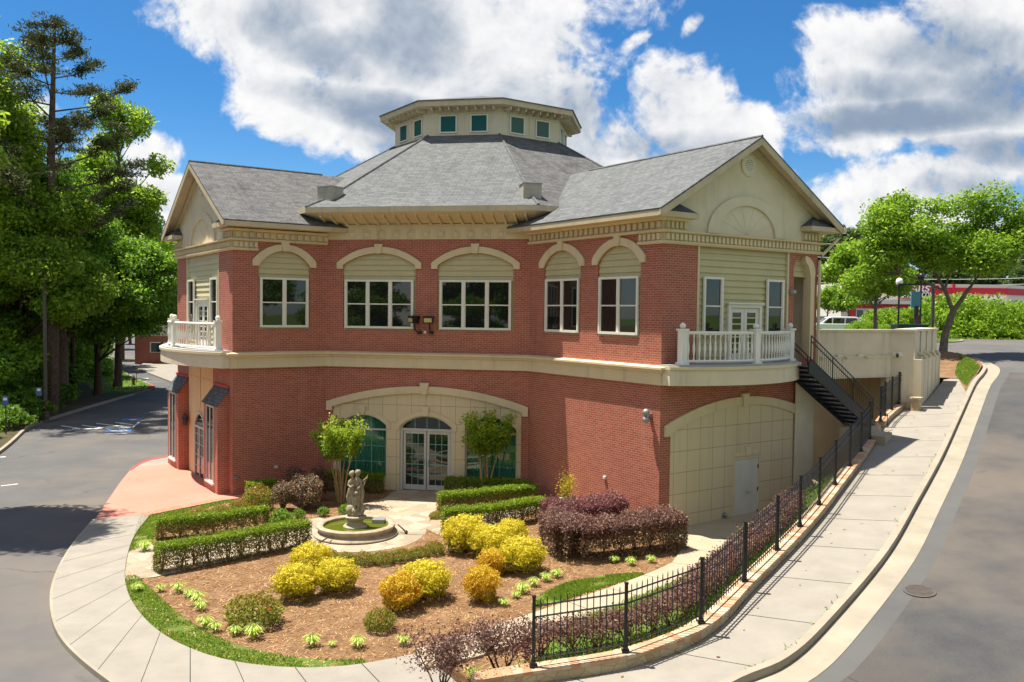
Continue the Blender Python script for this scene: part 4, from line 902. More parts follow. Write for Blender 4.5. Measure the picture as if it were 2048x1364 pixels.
def blades(name, poly, n_, h, z=.06, mat='leaf_grass', zf=None, w=.011):
    xs = np.array(poly); lo, hi = xs.min(0), xs.max(0); P = RNG.uniform(lo, hi, (n_ * 4, 2)); P = P[inside(poly, P[:, 0], P[:, 1])][:n_]
    keep = lump(np.c_[P, np.zeros(len(P))], 1, 2.2, 5) > -.55 + RNG.random(len(P)) * .4 - .2; P = P[keep]
    hh = h * RNG.uniform(.5, 1.2, len(P)); zz_ = np.array([(zf or gz)(*p) for p in P]) + z - .06
    ang = RNG.uniform(0, 6.28, len(P)); lean = RNG.uniform(-.6, .6, (len(P), 2))
    T = np.c_[lean * hh[:, None], hh] * .5; B = np.c_[np.cos(ang), np.sin(ang), np.zeros(len(P))] * w
    return tag(quads(name, np.c_[P, zz_ + hh * .45], T, B, mat), kind='stuff')
blades('grass', lawnA, 9000, .07); blades('grass', lawnB, 16000, .06); blades('grass', lawnC, 9000, .07)
blades('grass', lawn, 9000, .16, .15, zf=lambda x, y: .06, w=.04)
# pine straw lying on the beds
P = RNG.uniform((-12, 15), (10, 32), (60000, 2)); P = P[inside(bed, P[:, 0], P[:, 1])]; P = P[~inside(circ, P[:, 0], P[:, 1])]; a = RNG.uniform(0, 6.28, len(P)); L_ = RNG.uniform(.04, .11, len(P))
leaf_mat('straw', [(.12, .05, .02), (.36, .18, .07), (.66, .44, .22)], .05, .8)
T = np.c_[np.cos(a) * L_, np.sin(a) * L_, RNG.uniform(-.3, .3, len(P)) * L_]; B = np.c_[-np.sin(a), np.cos(a), np.zeros(len(P))] * .008
tag(quads('pine_straw', np.c_[P, [gz(*p) + .012 for p in P]], T, B, 'straw'), kind='stuff')
# right side: climbing pavement, kerb, gutter and street
fcs = smooth(FC[1:] + [(12.7, 29.9)] + FU + [(16.35, 34.5), (17.9, 36.7), (19.4, 39.0)], 5); fcs = [(1.0 - 1.9, 14.62)] + fcs
walkI = offs(fcs, .17)
kin = smooth([(.9, 12.3), GR(1440, 1364, .0), GR(1560, 1310), GR(1650, 1228), GR(1761, 1100), GR(1822, 1000), GR(1873, 911), GR(1912, 830), GR(1942.5, 767), GR(1958, 748)], 6)
slabs('pavement', resample(walkI, 64), resample(kin, 64), .0, 'concrete', zf=zr, sub=4, th=.3)
def rz(path): return path
kin2 = kin + smooth([kin[-1], GR(1966, 733), GR(1952, 722), GR(1925, 712), GR(1893, 707)], 4)[1:]
curbing('curb', kin2, .16, .02, .35, 'curb_concrete', zf=zr)
gut = offs(kin2, .17); gut2 = offs(kin2, .72); strip('gutter', gut, gut2, -.13, 'curb_concrete', zf=zr)
P = np.array(resample(offs(kin[6:], -.03), 900)) + RNG.normal(0, .03, (901, 2)); P = P[lump(np.c_[P, np.zeros(len(P))], 1, 1.3, 3) > .25]; P = P[RNG.random(len(P)) < .13]; a = RNG.uniform(0, 6.28, len(P)); tag(quads('grass', np.c_[P, [zr(*p) + .03 for p in P]], np.c_[np.cos(a) * .04, np.sin(a) * .04, np.full(len(P), .035)], np.c_[-np.sin(a), np.cos(a), np.zeros(len(P))] * .012, 'leaf_grass'), kind='stuff')
far_ = [(p[0] + 14, p[1] - 9 + i * .3) for i, p in enumerate(gut2[:58])]
kk = resample(gut2[:58], 40); kf = [(p[0] + 11.5 * .80, p[1] - 11.5 * .6) for p in kk]
mid = [[(p[0] + (q[0] - p[0]) * w, p[1] + (q[1] - p[1]) * w) for p, q in zip(kk, kf)] for w in (0, .035, .5, 1)]
strip('street_asphalt', mid[0], mid[1], -.139, 'asphalt_worn', zf=zr); strip('street_asphalt', mid[1], mid[2], -.14, 'asphalt_old', zf=zr); strip('street_asphalt', mid[2], mid[3], -.14, 'asphalt_old', zf=zr)
UPZ = 5.24
top_poly = [kk[-1], kf[-1], (120, 30), (120, 66.5), (20, 66.5), (20, 52), GR(1893, 707), GR(1925, 712)]
gx2 = np.concatenate([np.arange(8, 50, 1.0), np.linspace(52, 170, 20)]); gy2 = np.concatenate([np.arange(38, 60, 1.0), np.linspace(61, 75, 8)]); X2, Y2 = np.meshgrid(gx2, gy2, indexing='ij'); Z2 = np.vectorize(zr)(X2, Y2) - .17; nx2, ny2 = X2.shape; id2 = np.arange(nx2 * ny2).reshape(nx2, ny2); f2 = np.stack([id2[:-1, :-1], id2[1:, :-1], id2[1:, 1:], id2[:-1, 1:]], -1).reshape(-1, 4); f2 = [tuple(f) for f in f2.tolist() if not (X2.ravel()[f[0]] < 20.5 and Y2.ravel()[f[0]] < 41)]
tag(MB().add(list(zip(X2.ravel(), Y2.ravel(), Z2.ravel())), f2).build('street_asphalt', 'asphalt', recalc=False), kind='structure')
sheet('upper_lot', [(4, 56.2), (160, 66), (160, 74), (4, 74)], UPZ - .16, 'asphalt')
vg = [(22, 68.5), (160, 62), (160, 74), (22, 74)]; sheet('grass_verge', vg, 5.16, 'grass_base'); blades('grass', [(26, 66), (75, 64), (75, 70), (26, 71)], 6000, .25, 5.1, zf=lambda x, y: .06, w=.05)
sheet('upper_lot', [(4, 74), (160, 74), (160, 150), (4, 150)], UPZ - .1, 'asphalt')
isl = smooth([GR(1890, 690), GR(1905, 697), (27.5, 57), (25, 58), (22, 57), (21, 54)], 3)
isl = [AT(1870, 694, 58)[:2], AT(1900, 693, 58)[:2], AT(1920, 687, 61)[:2], AT(1915, 682, 64)[:2], AT(1870, 681, 64)[:2]]
isl = smooth(isl + isl[:1], 4); sheet('traffic_island', isl, 5.20, 'grass_base'); curbing('curb', isl, .18, 5.21, .3, 'curb_concrete')
bank = [(19.4, 39.3), (20.2, 38.9)] + [p for p in offs(kin2, -.05)[46:]] + [(20.5, 49), (18.8, 44)]
bz = lambda x, y: zr(x, y) + .02 + .25 * max(0, min(1, (24.5 - x) / 3)) * max(0, min(1, (y - 39) / 4))
sheet('mulch_bank', bank, .0, 'mulch', zf=bz)
gb = [(20.4, 39.6)] + [p for p in offs(kin2, -.12)[47:58]] + [(23.0, 44.6), (22.4, 42.6), (21.3, 41.2)]
sheet('lawn', gb, .03, 'grass_base', zf=bz); blades('grass', gb, 7000, .12, .09, zf=bz)
# ---------------------------------------------------------------- fences, low walls, stair, retaining wall
def fence(posts, label, group, extra=0.0):
    t = thing('iron_fence', label, 'fence', (posts[0][0], posts[0][1], zr(*posts[0])), group)
    H_ = [zr(*p) + .24 for p in posts]
    for (x, y), z in zip(posts, H_):
        mb = MB(); mb.box(x - .029, x + .029, y - .029, y + .029, z - .02, z + 1.22).box(x - .037, x + .037, y - .037, y + .037, z + 1.22, z + 1.245).box(x - .07, x + .07, y - .07, y + .07, z, z + .02).box(x - .042, x + .042, y - .042, y + .042, z + .02, z + .09)
        mb.build('post', 'metal_black', t)
    for (a, za), (b, zb) in zip(zip(posts, H_), list(zip(posts, H_))[1:]):
        mb = MB(); L_ = math.dist(a, b); n_ = max(3, round(L_ / .122)); u = ((b[0] - a[0]) / L_, (b[1] - a[1]) / L_)
        for h in (1.06, .86, .13): mb.tube([(a[0], a[1], za + h), (b[0], b[1], zb + h)], .017, 4)
        for i in range(1, n_):
            f = i / n_; x, y, z = a[0] + (b[0] - a[0]) * f, a[1] + (b[1] - a[1]) * f, za + (zb - za) * f
            mb.tube([(x, y, z + .05), (x, y, z + 1.15), (x, y, z + 1.20)], [.0095, .0095, .001], 4)
        mb.build('picket_panel', 'metal_black', t)
    return t
fence(FC[1:], 'long black picket fence climbing from the front corner up to the concrete steps', 'black picket fences on the low wall')
fence(FU, 'short black picket fence between the concrete steps and the tan stucco wall', 'black picket fences on the low wall')
def lowwall(path, label, zt=.22, w=.15):
    t = thing('stone_wall', label, 'wall', (path[0][0], path[0][1], zr(*path[0])), 'low stone walls below the fence')
    p2 = resample(smooth(path, 5), 40); L, Q = offs(p2, -w), offs(p2, w); pts = []; uv = []; n_ = len(p2)
    for i, (a, b, c) in enumerate(zip(L, Q, p2)): z = zr(*c) + zt; pts += [(*a, z - 1.6), (*a, z - .055), (*b, z - .055), (*b, z - .8)]
    f = [(4 * i + a, 4 * i + 4 + a, 4 * i + 4 + (a + 1) % 4, 4 * i + (a + 1) % 4) for i in range(n_ - 1) for a in range(4)] + [(0, 1, 2, 3), (4 * n_ - 1, 4 * n_ - 2, 4 * n_ - 3, 4 * n_ - 4)]
    MB().add(pts, f).build('stone_face', 'stone_wall', t)
    L, Q = offs(p2, -w - .03), offs(p2, w + .03); pts = []; uvs = []; cum = 0; cs = []
    for i, (a, b, c) in enumerate(zip(L, Q, p2)):
        z = zr(*c) + zt; pts += [(*a, z - .053), (*a, z), (*b, z), (*b, z - .053)]; cum += math.dist(p2[i], p2[i - 1]) if i else 0; cs.append(cum)
    f = []
    for i in range(n_ - 1):
        for a in range(4): f.append((4 * i + a, 4 * i + 4 + a, 4 * i + 4 + (a + 1) % 4, 4 * i + (a + 1) % 4)); y0, y1 = a * .1, a * .1 + .1; uvs.append([(cs[i], y0), (cs[i + 1], y0), (cs[i + 1], y1), (cs[i], y1)])
    f += [(0, 1, 2, 3), (4 * n_ - 1, 4 * n_ - 2, 4 * n_ - 3, 4 * n_ - 4)]; uvs += [[(0, 0)] * 4] * 2
    MB().add(pts, f, uvs).build('brick_coping', 'brick_cap', t)
    return t
lowwall(FC, 'long low stone wall with brick coping under the lower picket fence beside the pavement'); lowwall(FU[:1] + FU[1:] + [(16.0, 34.75)], 'short low stone wall with brick coping between the concrete steps and the tan wall')
pp = GR(1845, 812); sp = thing('stone_pier', 'small stone pier with pale cap beside the tan retaining wall', 'pier', (pp[0], pp[1], zr(*pp)))
F = frame(along((16.02, 33.85), (.6, .78), -.55), (.6, .78), (.78, -.6)); z = zr(16, 33.5)
MB(F).box(-.22, .18, -.1, .22, z - .4, z + .40).build('shaft', 'stone_wall', sp); MB(F).box(-.26, .22, -.14, .26, z + .40, z + .47).build('cap', 'stone_wall', sp)
# concrete steps from pavement to the stair foot
so_ = (12.62, 29.85); F = frame(so_, (.58, .815), (.815, -.58)); z = zr(*so_)
cs = thing('concrete_steps', 'two concrete steps between the stone walls at the foot of the black stair', 'steps', (so_[0], so_[1], z))
MB(F).box(-1.0, .55, -.9, .10, z - .5, z + .34).build('landing', 'path_concrete', cs); MB(F).prism([(-1.05, .102), (.3, .102), (.2, .55), (-1.15, .62)], z - .5, z + .17, axis='z').build('step', 'path_concrete', cs)
# black steel stair down from the balcony side door
st = thing('steel_staircase', 'black steel stair with open treads and railings descending from the side passage', 'staircase', (*along(PD, uDE, 7, nDE, .8), 0))
S0, S1, ZT, ZB, D0, D1 = 5.62, 9.25, 5.28, zr(*so_) + .36, .14, 1.14; NTR = 13
zs = lambda s: ZT + (ZB - ZT) * (s - S0) / (S1 - S0)
for d_ in (D0, D1): MB(FDE).prism([(S0 - .1, ZT + .06), (S0 + .1, ZT + .06), (S1, zs(S1) + .12), (S1, zs(S1) - .22), (S1 - .1, zs(S1) - .22), (S0 - .1, ZT - .28)], d_ - .025, d_ + .025).build('stringer', 'metal_black', st)
for i in range(NTR):
    s = S0 + (S1 - S0) * (i + .5) / NTR; z = zs(s); MB(FDE).box(s - .17, s + .13, D0 + .03, D1 - .03, z - .03, z).build('tread', 'tread_grey', st)
    MB(FDE).box(s + .13, s + .145, D0 + .03, D1 - .03, z - .13, z).build('nosing', 'metal_black', st)
for d_ in (D0, D1):
    mb = MB(FDE); n_ = 30
    for h in (.92, .74, .16): mb.tube([(S0 + .0, d_, zs(S0) + h), (S1 - .1, d_, zs(S1 - .1) + h)], .02, 6)
    for i in range(n_ + 1):
        s = S0 + (S1 - .1 - S0) * i / n_; r = .024 if i % 10 == 0 else .008; mb.tube([(s, d_, zs(s) + (0 if r > .02 else .16)), (s, d_, zs(s) + .92)], r, 4)
    mb.tube([(S1 - .1, d_, zs(S1 - .1) + .74), (S1 + .55, d_, zs(S1 + .55) + .70), (S1 + .8, d_, zs(S1 + .55) + .68), (S1 + .8, d_, zs(S1 + .55) + .25), (S1 + .35, d_, zs(S1 + .55) + .25), (S1 + .35, d_, zs(S1) - .1)], .02, 6)
    mb.build('railing', 'metal_black', st)
# tan stucco retaining wall holding the upper car park
rw = thing('retaining_wall', 'tan stucco retaining wall with stepped end pilasters carrying the upper car park', 'wall', (13, 34, 2.6))
w0, w1, w2 = along(PE, uCD, -1.75, nCD, -.1), (14.92, 34.0), (15.75, 33.75)
uw = np.array([w1[0] - w0[0], w1[1] - w0[1]]); Lw = float(np.linalg.norm(uw)); uw = tuple(uw / Lw); FW = frame(w0, uw, (uw[1], -uw[0]))
MB(FW).prism([(-.3, -1), (-.3, 6.22), (Lw, 6.22), (Lw, 4.55), (Lw, -1), (Lw - .15, -1), (Lw - .15, 4.55), (1.85, 4.55), (1.85, -1)], -.3, 0).build('wall_face', 'stucco_pale', rw)
MB(FW).box(-.3, Lw - .05, .0, .10, 4.52, 5.30).box(-.3, Lw - .05, .10, .13, 5.24, 5.30).build('beam_band', 'stucco_pale', rw)
MB(FW).box(1.7, Lw, .0, .13, 4.47, 4.52).build('drip_edge', 'aluminium', rw)
MB(FW).box(1.86, Lw + .5, -2.2, -2.0, -1, 4.55).box(1.86, Lw + .3, -2.0, -.31, 4.56, 4.7).box(Lw + .05, Lw + .2, -2.0, -.02, -1, 4.56).build('recess', 'stucco', rw)
vn = MB(FW).box(4.25, 4.75, -2.0, -1.96, 3.75, 4.25).build('vent_grille', 'stucco', rw); mb = MB(FW)
for i in range(5): mb.box(4.3, 4.7, -1.96, -1.94, 3.80 + i * .085, 3.84 + i * .085)
mb.build('slat', 'iron_dark', vn)
MB().sweep([(0, 2), (0, 6.22), (-.3, 6.22), (-.3, 2)], [w1, w2]).build('wall_face', 'stucco_pale', rw)
MB().sweep([(-.36, 6.22), (-.36, 6.34), (.07, 6.34), (.07, 6.28), (.03, 6.22)], [along(w0, uw, -.3), w1, w2]).build('coping', 'stucco_pale', rw)
FP = frame((16.2, 34.0), (.545, .838), (.838, -.545))
MB(FP).box(0, 5.6, -1.0, 0, 1.6, 5.16).build('pilaster_base', 'stucco_pale', rw)
mb = MB(FP)
for i in range(5): mb.box(.55 + i * 1.15, .60 + i * 1.15, -.02, .03, 1.6, 5.14)
mb.build('pilaster_joint', 'stucco_pale', rw)
for i in range(4):
    a = .15 + i * 1.35; MB(FP).box(a, a + 1.30, -1.0 + .04 * i, -.30 + .05 * i, 5.16, 6.26).build('pilaster', 'stucco_pale', rw); MB(FP).box(a - .05, a + 1.33, -1.05 + .04 * i, -.24 + .05 * i, 6.26, 6.36).build('pilaster_cap', 'stucco_pale', rw)
    MB(FP).tube([(a + .9, -.28 + .05 * i, 5.36), (a + .9, -.05, 5.30), (a + .9, .02, 5.16)], .07, 8).build('scroll', 'trim_cream', rw, smooth=True)
for i, s in enumerate((1.75, 3.0, 4.05)):
    l = thing('ledge_spotlight', ('white spotlight on the tan ledge nearest the stair', 'middle white spotlight on the tan ledge', 'white spotlight on the tan ledge farthest from the stair')[i], 'spotlight', (FW @ Vector((s, .08, 5.32)))[:], 'spotlights on the tan wall ledge')
    MB(FW).box(s - .12, s + .12, .03, .14, 5.305, 5.36).build('housing', 'trim_white', l); MB(FW).tube([(s + .2, .12, 5.32), (s + .24, .22, 5.26), (s + .24, .2, 5.18)], .03, 6).build('arm', 'trim_cream', l)
cm = thing('security_camera', 'small white security camera on the tan wall beside the fence end', 'camera', (FW @ Vector((Lw - .15, .1, 5.3)))[:])
FQ = frame(w1, tuple(np.array([w2[0] - w1[0], w2[1] - w1[1]]) / math.dist(w1, w2)), (-.29, -.957)); MB(FQ).box(.10, .45, 0.0, .05, 5.28, 5.46).build('bracket', 'trim_white', cm); MB(FQ).tube([(.27, .05, 5.36), (.25, .22, 5.30)], .055, 8).build('body', 'metal_black', cm)
# lamps on the walls
def floodlight(s, label, yaw, back):
    t = thing('floodlight', label, 'floodlight', (FBC @ Vector((s, .05, 6.05)))[:], 'floodlights between the two triple windows')
    MB(FBC).lathe([(.085, -.06), (.085, .06)], (s, .06, 6.05), 12).build('wall_mount', 'metal_black', t)
    MB(FBC).tube([(s, .1, 6.05), (s - back, .16, 6.15), (s - back, .20, 6.40)], .03, 8).build('arm', 'metal_black', t)
    ct_ = FBC @ Vector((s - back, .26, 6.52)); ub = rot2(uBC, yaw); nb = rot2(nBC, yaw); Fh = frame((ct_.x, ct_.y), ub, nb, ct_.z)
    MB(Fh).add([(-.18, -.16, .16), (.18, -.16, .16), (.20, .17, .16), (-.20, .17, .16), (-.13, -.12, -.13), (.13, -.12, -.13), (.19, .13, -.12), (-.19, .13, -.12)], [(0, 1, 2, 3), (4, 5, 6, 7), (0, 1, 5, 4), (1, 2, 6, 5), (2, 3, 7, 6), (3, 0, 4, 7)]).build('housing', 'metal_black', t)
    MB(Fh).add([(-.15, .175, .07), (.15, .175, .07), (.145, .160, -.08), (-.145, .160, -.08)], [(0, 1, 2, 3)]).build('lens', 'lens_amber', t, recalc=False)
floodlight(3.72, 'left of the two black floodlights between the triple windows, its head turned to the left', -42, .14); floodlight(4.18, 'right of the two black floodlights between the triple windows, facing forward with a pale lens', 0, .03)
tag(MB(FBC).box(3.90, 4.0, 0, .08, 6.02, 6.12).build('junction_box', 'door_white'), 'small white junction box on the brick between the two floodlights', 'junction box')
t = thing('wall_pack_light', 'black box lamp with amber lens on the tan wall beside the stair', 'wall lamp', (FW @ Vector((.9, .1, 5.8)))[:])
MB(FW).add([(.55, 0, 5.62), (1.15, 0, 5.62), (1.15, 0, 6.06), (.55, 0, 6.06), (.58, .26, 5.80), (1.12, .26, 5.80), (1.12, .20, 6.06), (.58, .20, 6.06)], [(0, 1, 2, 3), (4, 5, 6, 7), (0, 1, 5, 4), (1, 2, 6, 5), (2, 3, 7, 6), (3, 0, 4, 7)]).build('housing', 'metal_black', t)
MB(FW).add([(.60, .05, 5.605), (1.10, .05, 5.605), (1.09, .262, 5.785), (.61, .262, 5.785)], [(0, 1, 2, 3)]).build('lens', 'lens_amber', t, recalc=False)
t = thing('wall_spotlight', 'double headed grey spotlight on the sunlit brick wall near the corner', 'spotlight', (FCD @ Vector((6.42, .1, 3.75)))[:])
MB(FCD).box(6.36, 6.48, 0, .08, 3.68, 3.82).build('bracket', 'steel_grey', t); MB(FCD).ball((6.42, .20, 3.86), .11, 12, 8).build('lamp_head', 'steel_grey', t, smooth=True); MB(FCD).ball((6.42, .20, 3.64), .11, 12, 8).build('lamp_head', 'steel_grey', t, smooth=True)
tag(MB(FDE).lathe([(.02, 0), (.11, .0), (.11, .10), (.03, .13)], (5.98, .1, 7.60), 12).build('wall_lamp', 'steel_grey'), 'small grey lamp on the brick beside the green siding', 'wall lamp')
t = thing('carriage_lantern', 'dark bronze carriage lantern on the brick pier by the arched door', 'lantern', (FAF @ Vector((6.14, .25, 2.3)))[:])
MB(FAF).tube([(6.14, .22, 2.35), (5.98, .22, 2.45), (5.90, .22, 2.36)], .025, 6).build('arm', 'bronze', t); MB(FAF).lathe([(.03, 0), (.09, .02), (.13, .30), (.03, .32)], (5.88, .22, 1.98), 6).build('glass_body', 'bronze', t); MB(FAF).lathe([(.17, 0), (.10, .10), (.02, .2)], (5.88, .22, 2.30), 8).build('cap', 'bronze', t)
for F, s, z, lab in ((FCD, 1.35, .62, 'small grey outlet box low on the brick near the inner corner'), (FCD, 4.35, 1.5, 'small cream outlet box on the sunlit brick wall'), (FAB, .12, .75, 'small beige tap box low on the brick at the left corner'), (FAB, 1.6, 1.0, 'tiny grey outlet on the brick above the low green bushes')):
    mb = MB(F); mb.box(s - .06, s + .06, 0, .05, z - .05, z + .05).box(s - .045, s + .045, .05, .07, z - .035, z + .035); tag(mb.build('outlet_box', 'door_white' if 'cream' in lab or 'tiny' in lab else 'steel_grey'), lab, 'outlet', 'outlet boxes on the walls')
t = thing('wall_hydrant', 'grey pipe valve low on the scored stucco beside the service door', 'valve', (FDE @ Vector((2.85, .1, .3)))[:])
MB(FDE).tube([(2.85, .03, .42), (2.85, .15, .42), (2.85, .15, .2)], .035, 8).ball((2.85, .15, .44), .06, 8, 5).build('valve_body', 'steel_grey', t); MB(FDE).box(2.77, 2.93, .03, .05, .34, .5).build('wall_plate', 'steel_grey', t)
# ---------------------------------------------------------------- garden planting
leaf_mat('leaf_gold', [(.20, .22, .01), (.42, .36, .012), (.60, .475, .018), (.70, .60, .06)], .3)
leaf_mat('leaf_amber', [(.22, .21, .01), (.48, .29, .012), (.62, .345, .02), (.66, .48, .045)], .3)
leaf_mat('leaf_box', [(.03, .06, .006), (.09, .16, .010), (.20, .30, .016), (.36, .45, .04)], .35, .4)
leaf_mat('leaf_hedge_side', [(.10, .06, .025), (.15, .12, .03), (.26, .22, .05), (.30, .30, .05)], .25)
leaf_mat('leaf_purple', [(.055, .022, .026), (.15, .06, .065), (.22, .12, .09), (.30, .20, .14)], .25, .5)
leaf_mat('leaf_plum', [(.09, .02, .035), (.20, .045, .075), (.25, .10, .10), (.26, .17, .13)], .25, .5)
leaf_mat('leaf_bronze', [(.07, .04, .028), (.20, .12, .075), (.34, .24, .14), (.22, .17, .10)], .2)
leaf_mat('leaf_azalea', [(.04, .075, .008), (.12, .18, .015), (.27, .32, .035), (.30, .17, .045)], .3)
leaf_mat('leaf_fresh', [(.05, .11, .012), (.14, .26, .02), (.26, .38, .05)], .3)
leaf_mat('leaf_liriope', [(.25, .42, .03), (.50, .66, .09), (.75, .80, .28)], .3)
leaf_mat('leaf_myrtle', [(.06, .13, .012), (.14, .27, .018), (.32, .46, .04), (.52, .55, .10)], .45, .3)
leaf_mat('petal_coral', [(.62, .07, .04), (.70, .14, .12)], .3)
def stems(mb, n_, base_r, top_r, h, r=.012, z0=0.0, seed=0, wob=.05):
    g = np.random.default_rng(seed)
    for i in range(n_):
        a, q = g.uniform(0, 6.28), math.sqrt(g.random()); p0 = (base_r * q * math.cos(a), base_r * q * math.sin(a), z0); p2 = (top_r * q * math.cos(a) + g.normal() * wob, top_r * q * math.sin(a) + g.normal() * wob, z0 + h * g.uniform(.75, 1.05))
        p1 = tuple((p0[k] + p2[k]) / 2 + g.normal() * wob * .6 for k in range(3)); mb.tube([p0, p1, p2], [r, r * .75, r * .35], 4, cap=False)
    return mb
def mound(name, label, cat, group, mat, n_, size, r, zc, lo=-.75, bumpy=.10, top_gold=.0, nst=10, seed=1, power=.12, flowers=0, stem_h=.5):
    t = thing(name, label, cat, group=group)
    P, d = shell(n_, (0, 0, 0), (1, 1, 1), power, lo); k = 1 + lump(d, bumpy, 3.2, seed) + lump(d, bumpy * .5, 8, seed + 1); P = P * k[:, None] * np.array(r) + np.array((0, 0, zc))
    P = P[P[:, 2] > .01]; d = unit(P - np.array((0, 0, zc * .8)))
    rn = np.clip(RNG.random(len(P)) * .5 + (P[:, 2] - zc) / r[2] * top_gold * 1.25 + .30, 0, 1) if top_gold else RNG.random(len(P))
    leaves('foliage', P, size, mat, t, .55, d, .45, rn)
    stems(MB(), nst, r[0] * .12, r[0] * .6, zc + r[2] * stem_h, .012, seed=seed).build('stem', 'stem_brown', t, local=True)
    if flowers:
        P, d = shell(flowers, (0, 0, zc), np.array(r) * 1.03, .02, -.1); leaves('blossom', P, .035, 'petal_coral', t, .9, d, .6)
    return t
def put(root, px, py, w, proto_w, first, label, hs=1.0, rz=None, z=None):
    x, y = G(px, py, .1); zz_ = gz(x, y) if z is None else z; s = (w / FPX * y) / proto_w; sc = (s, s, s * hs); rz = RNG.uniform(0, 6.28) if rz is None else rz
    if first: root['label'] = label; return move(root, (x, y, zz_), rz, sc)
    return dup(root, (x, y, zz_), rz, label, sc)
GG = 'golden mound shrubs on the mulch bed'
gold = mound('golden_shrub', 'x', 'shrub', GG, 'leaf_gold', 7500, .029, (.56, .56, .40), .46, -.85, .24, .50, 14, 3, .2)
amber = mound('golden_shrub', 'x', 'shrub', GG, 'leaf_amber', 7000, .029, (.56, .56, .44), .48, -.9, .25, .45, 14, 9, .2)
GS = [('gold', 848, 1196, 100, 1.0, 'yellow mound shrub in the middle of the bed, behind and right of its orange-tinged neighbour'),
      ('gold', 593, 1194, 90, 1.0, 'golden mound shrub at the lower left of the left cluster of three'),
      ('gold', 672, 1180, 86, 1.0, 'golden mound shrub at the right of the left cluster of three'),
      ('gold', 624, 1150, 84, 1.05, 'golden mound shrub at the back of the left cluster, nearest the fountain hedge row'),
      ('gold', 930, 1104, 92, 1.05, 'yellow mound shrub against the clipped green hedge, farthest left of the right cluster'),
      ('gold', 984, 1116, 84, 1.0, 'yellow mound shrub in the middle of the right cluster, next to the hedge'),
      ('gold', 1022, 1096, 66, 1.1, 'small yellow mound shrub at the back of the right cluster below the hedge'),
      ('gold', 1043, 1146, 92, 1.0, 'large yellow mound shrub at the right of the right cluster, nearest the purple hedge'),
      ('amber', 800, 1218, 82, 1.15, 'orange-tinged golden shrub in the middle of the bed in front of a yellow one'),
      ('amber', 986, 1148, 62, 1.0, 'small orange-tinged shrub tucked below the large yellow one'),
      ('amber', 964, 1204, 74, 1.2, 'lone orange-gold shrub standing in front of the right cluster')]
seen = set()
for k_, px, py, w, hs, lb in GS: put(gold if k_ == 'gold' else amber, px, py, w, 1.12, k_ not in seen, lb, hs); seen.add(k_)
AZ = 'green azalea mounds in the beds'
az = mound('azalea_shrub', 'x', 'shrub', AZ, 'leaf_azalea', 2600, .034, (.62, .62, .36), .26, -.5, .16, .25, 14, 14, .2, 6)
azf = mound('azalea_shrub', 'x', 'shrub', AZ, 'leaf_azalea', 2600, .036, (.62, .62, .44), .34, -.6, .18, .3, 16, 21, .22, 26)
first = {}
for p_, px, py, w, hs, lb in (
    (0, 508, 1244, 118, 1.0, 'wide low azalea standing alone at the left front of the mulch bed'), (0, 760, 1258, 66, 1.35, 'small rounded azalea in front of the orange-tinged golden shrub'),
    (1, 517, 1018, 66, 1.2, 'flowering azalea beside the brown bush by the brick wall'), (1, 396, 1050, 62, .9, 'azalea with coral flowers above the left end of the back hedge'),
    (0, 440, 1036, 46, 1.2, 'azalea between two others above the middle of the back hedge'), (1, 480, 1028, 44, 1.2, 'pale flowered azalea by the corner of the brick wall'),
    (0, 352, 1056, 44, .7, 'low azalea by the lawn at the far left end of the back hedge'),
    (0, 655, 1122, 46, 1.2, 'azalea at the left end of the row edging the fountain court'), (0, 690, 1127, 46, 1.1, 'azalea second from the left in the row edging the fountain court'),
    (0, 728, 1126, 46, 1.1, 'azalea left of the middle of the row edging the fountain court'), (0, 766, 1126, 46, 1.15, 'azalea in the middle of the row edging the fountain court'),
    (0, 803, 1121, 46, 1.2, 'azalea right of the middle of the row edging the fountain court'), (0, 838, 1115, 42, 1.2, 'azalea second from the right in the row edging the fountain court'),
    (0, 868, 1108, 44, 1.25, 'azalea at the right end of the row, nearest the clipped hedge'),
    (0, 872, 1036, 30, 1.0, 'scrappy low azalea at the left foot of the middle right hedge')):
    put(azf if p_ else az, px, py, w, 1.24, p_ not in first, lb, hs); first[p_] = 1
fr = mound('perennial_clump', 'x', 'plant', 'fresh green perennials by the fountain', 'leaf_fresh', 900, .045, (.40, .40, .28), .22, -.4, .15, 0, 8, 30, .3)
for i, (px, py, w, lb) in enumerate(((562, 1053, 52, 'largest bright green perennial clump left of the fountain'), (598, 1034, 26, 'small perennial clump in front of the brown bush'), (647, 1030, 26, 'small perennial clump between the brown bush and the statue'), (690, 1028, 30, 'perennial clump in the mulch just behind the statue'))): put(fr, px, py, w, .8, i == 0, lb, 1.15)
# grass-like tufts
def tuft(name, mat, n_, h, sp):
    t = thing(name, 'x', 'plant', group='lime green grass tufts in the mulch'); a = RNG.uniform(0, 6.28, n_); l = RNG.uniform(.25, 1, n_) ** .7 * sp; hh = h * RNG.uniform(.5, 1, n_)
    d = np.c_[np.cos(a), np.sin(a), np.zeros(n_)]; b = np.c_[-np.sin(a), np.cos(a), np.zeros(n_)] * .011
    p0 = d * .03; p1 = d * (l * .5)[:, None] + np.c_[np.zeros((n_, 2)), hh]; p2 = d * l[:, None] + np.c_[np.zeros((n_, 2)), hh * .75]
    C = np.r_[(p0 + p1) / 2, (p1 + p2) / 2]; T = np.r_[(p1 - p0) / 2, (p2 - p1) / 2]; rn = RNG.random(n_); quads('foliage', C, T * 1.05, np.r_[b, b], mat, t, np.r_[rn, rn]); return t
tf = tuft('grass_tuft', 'leaf_liriope', 110, .26, .24)
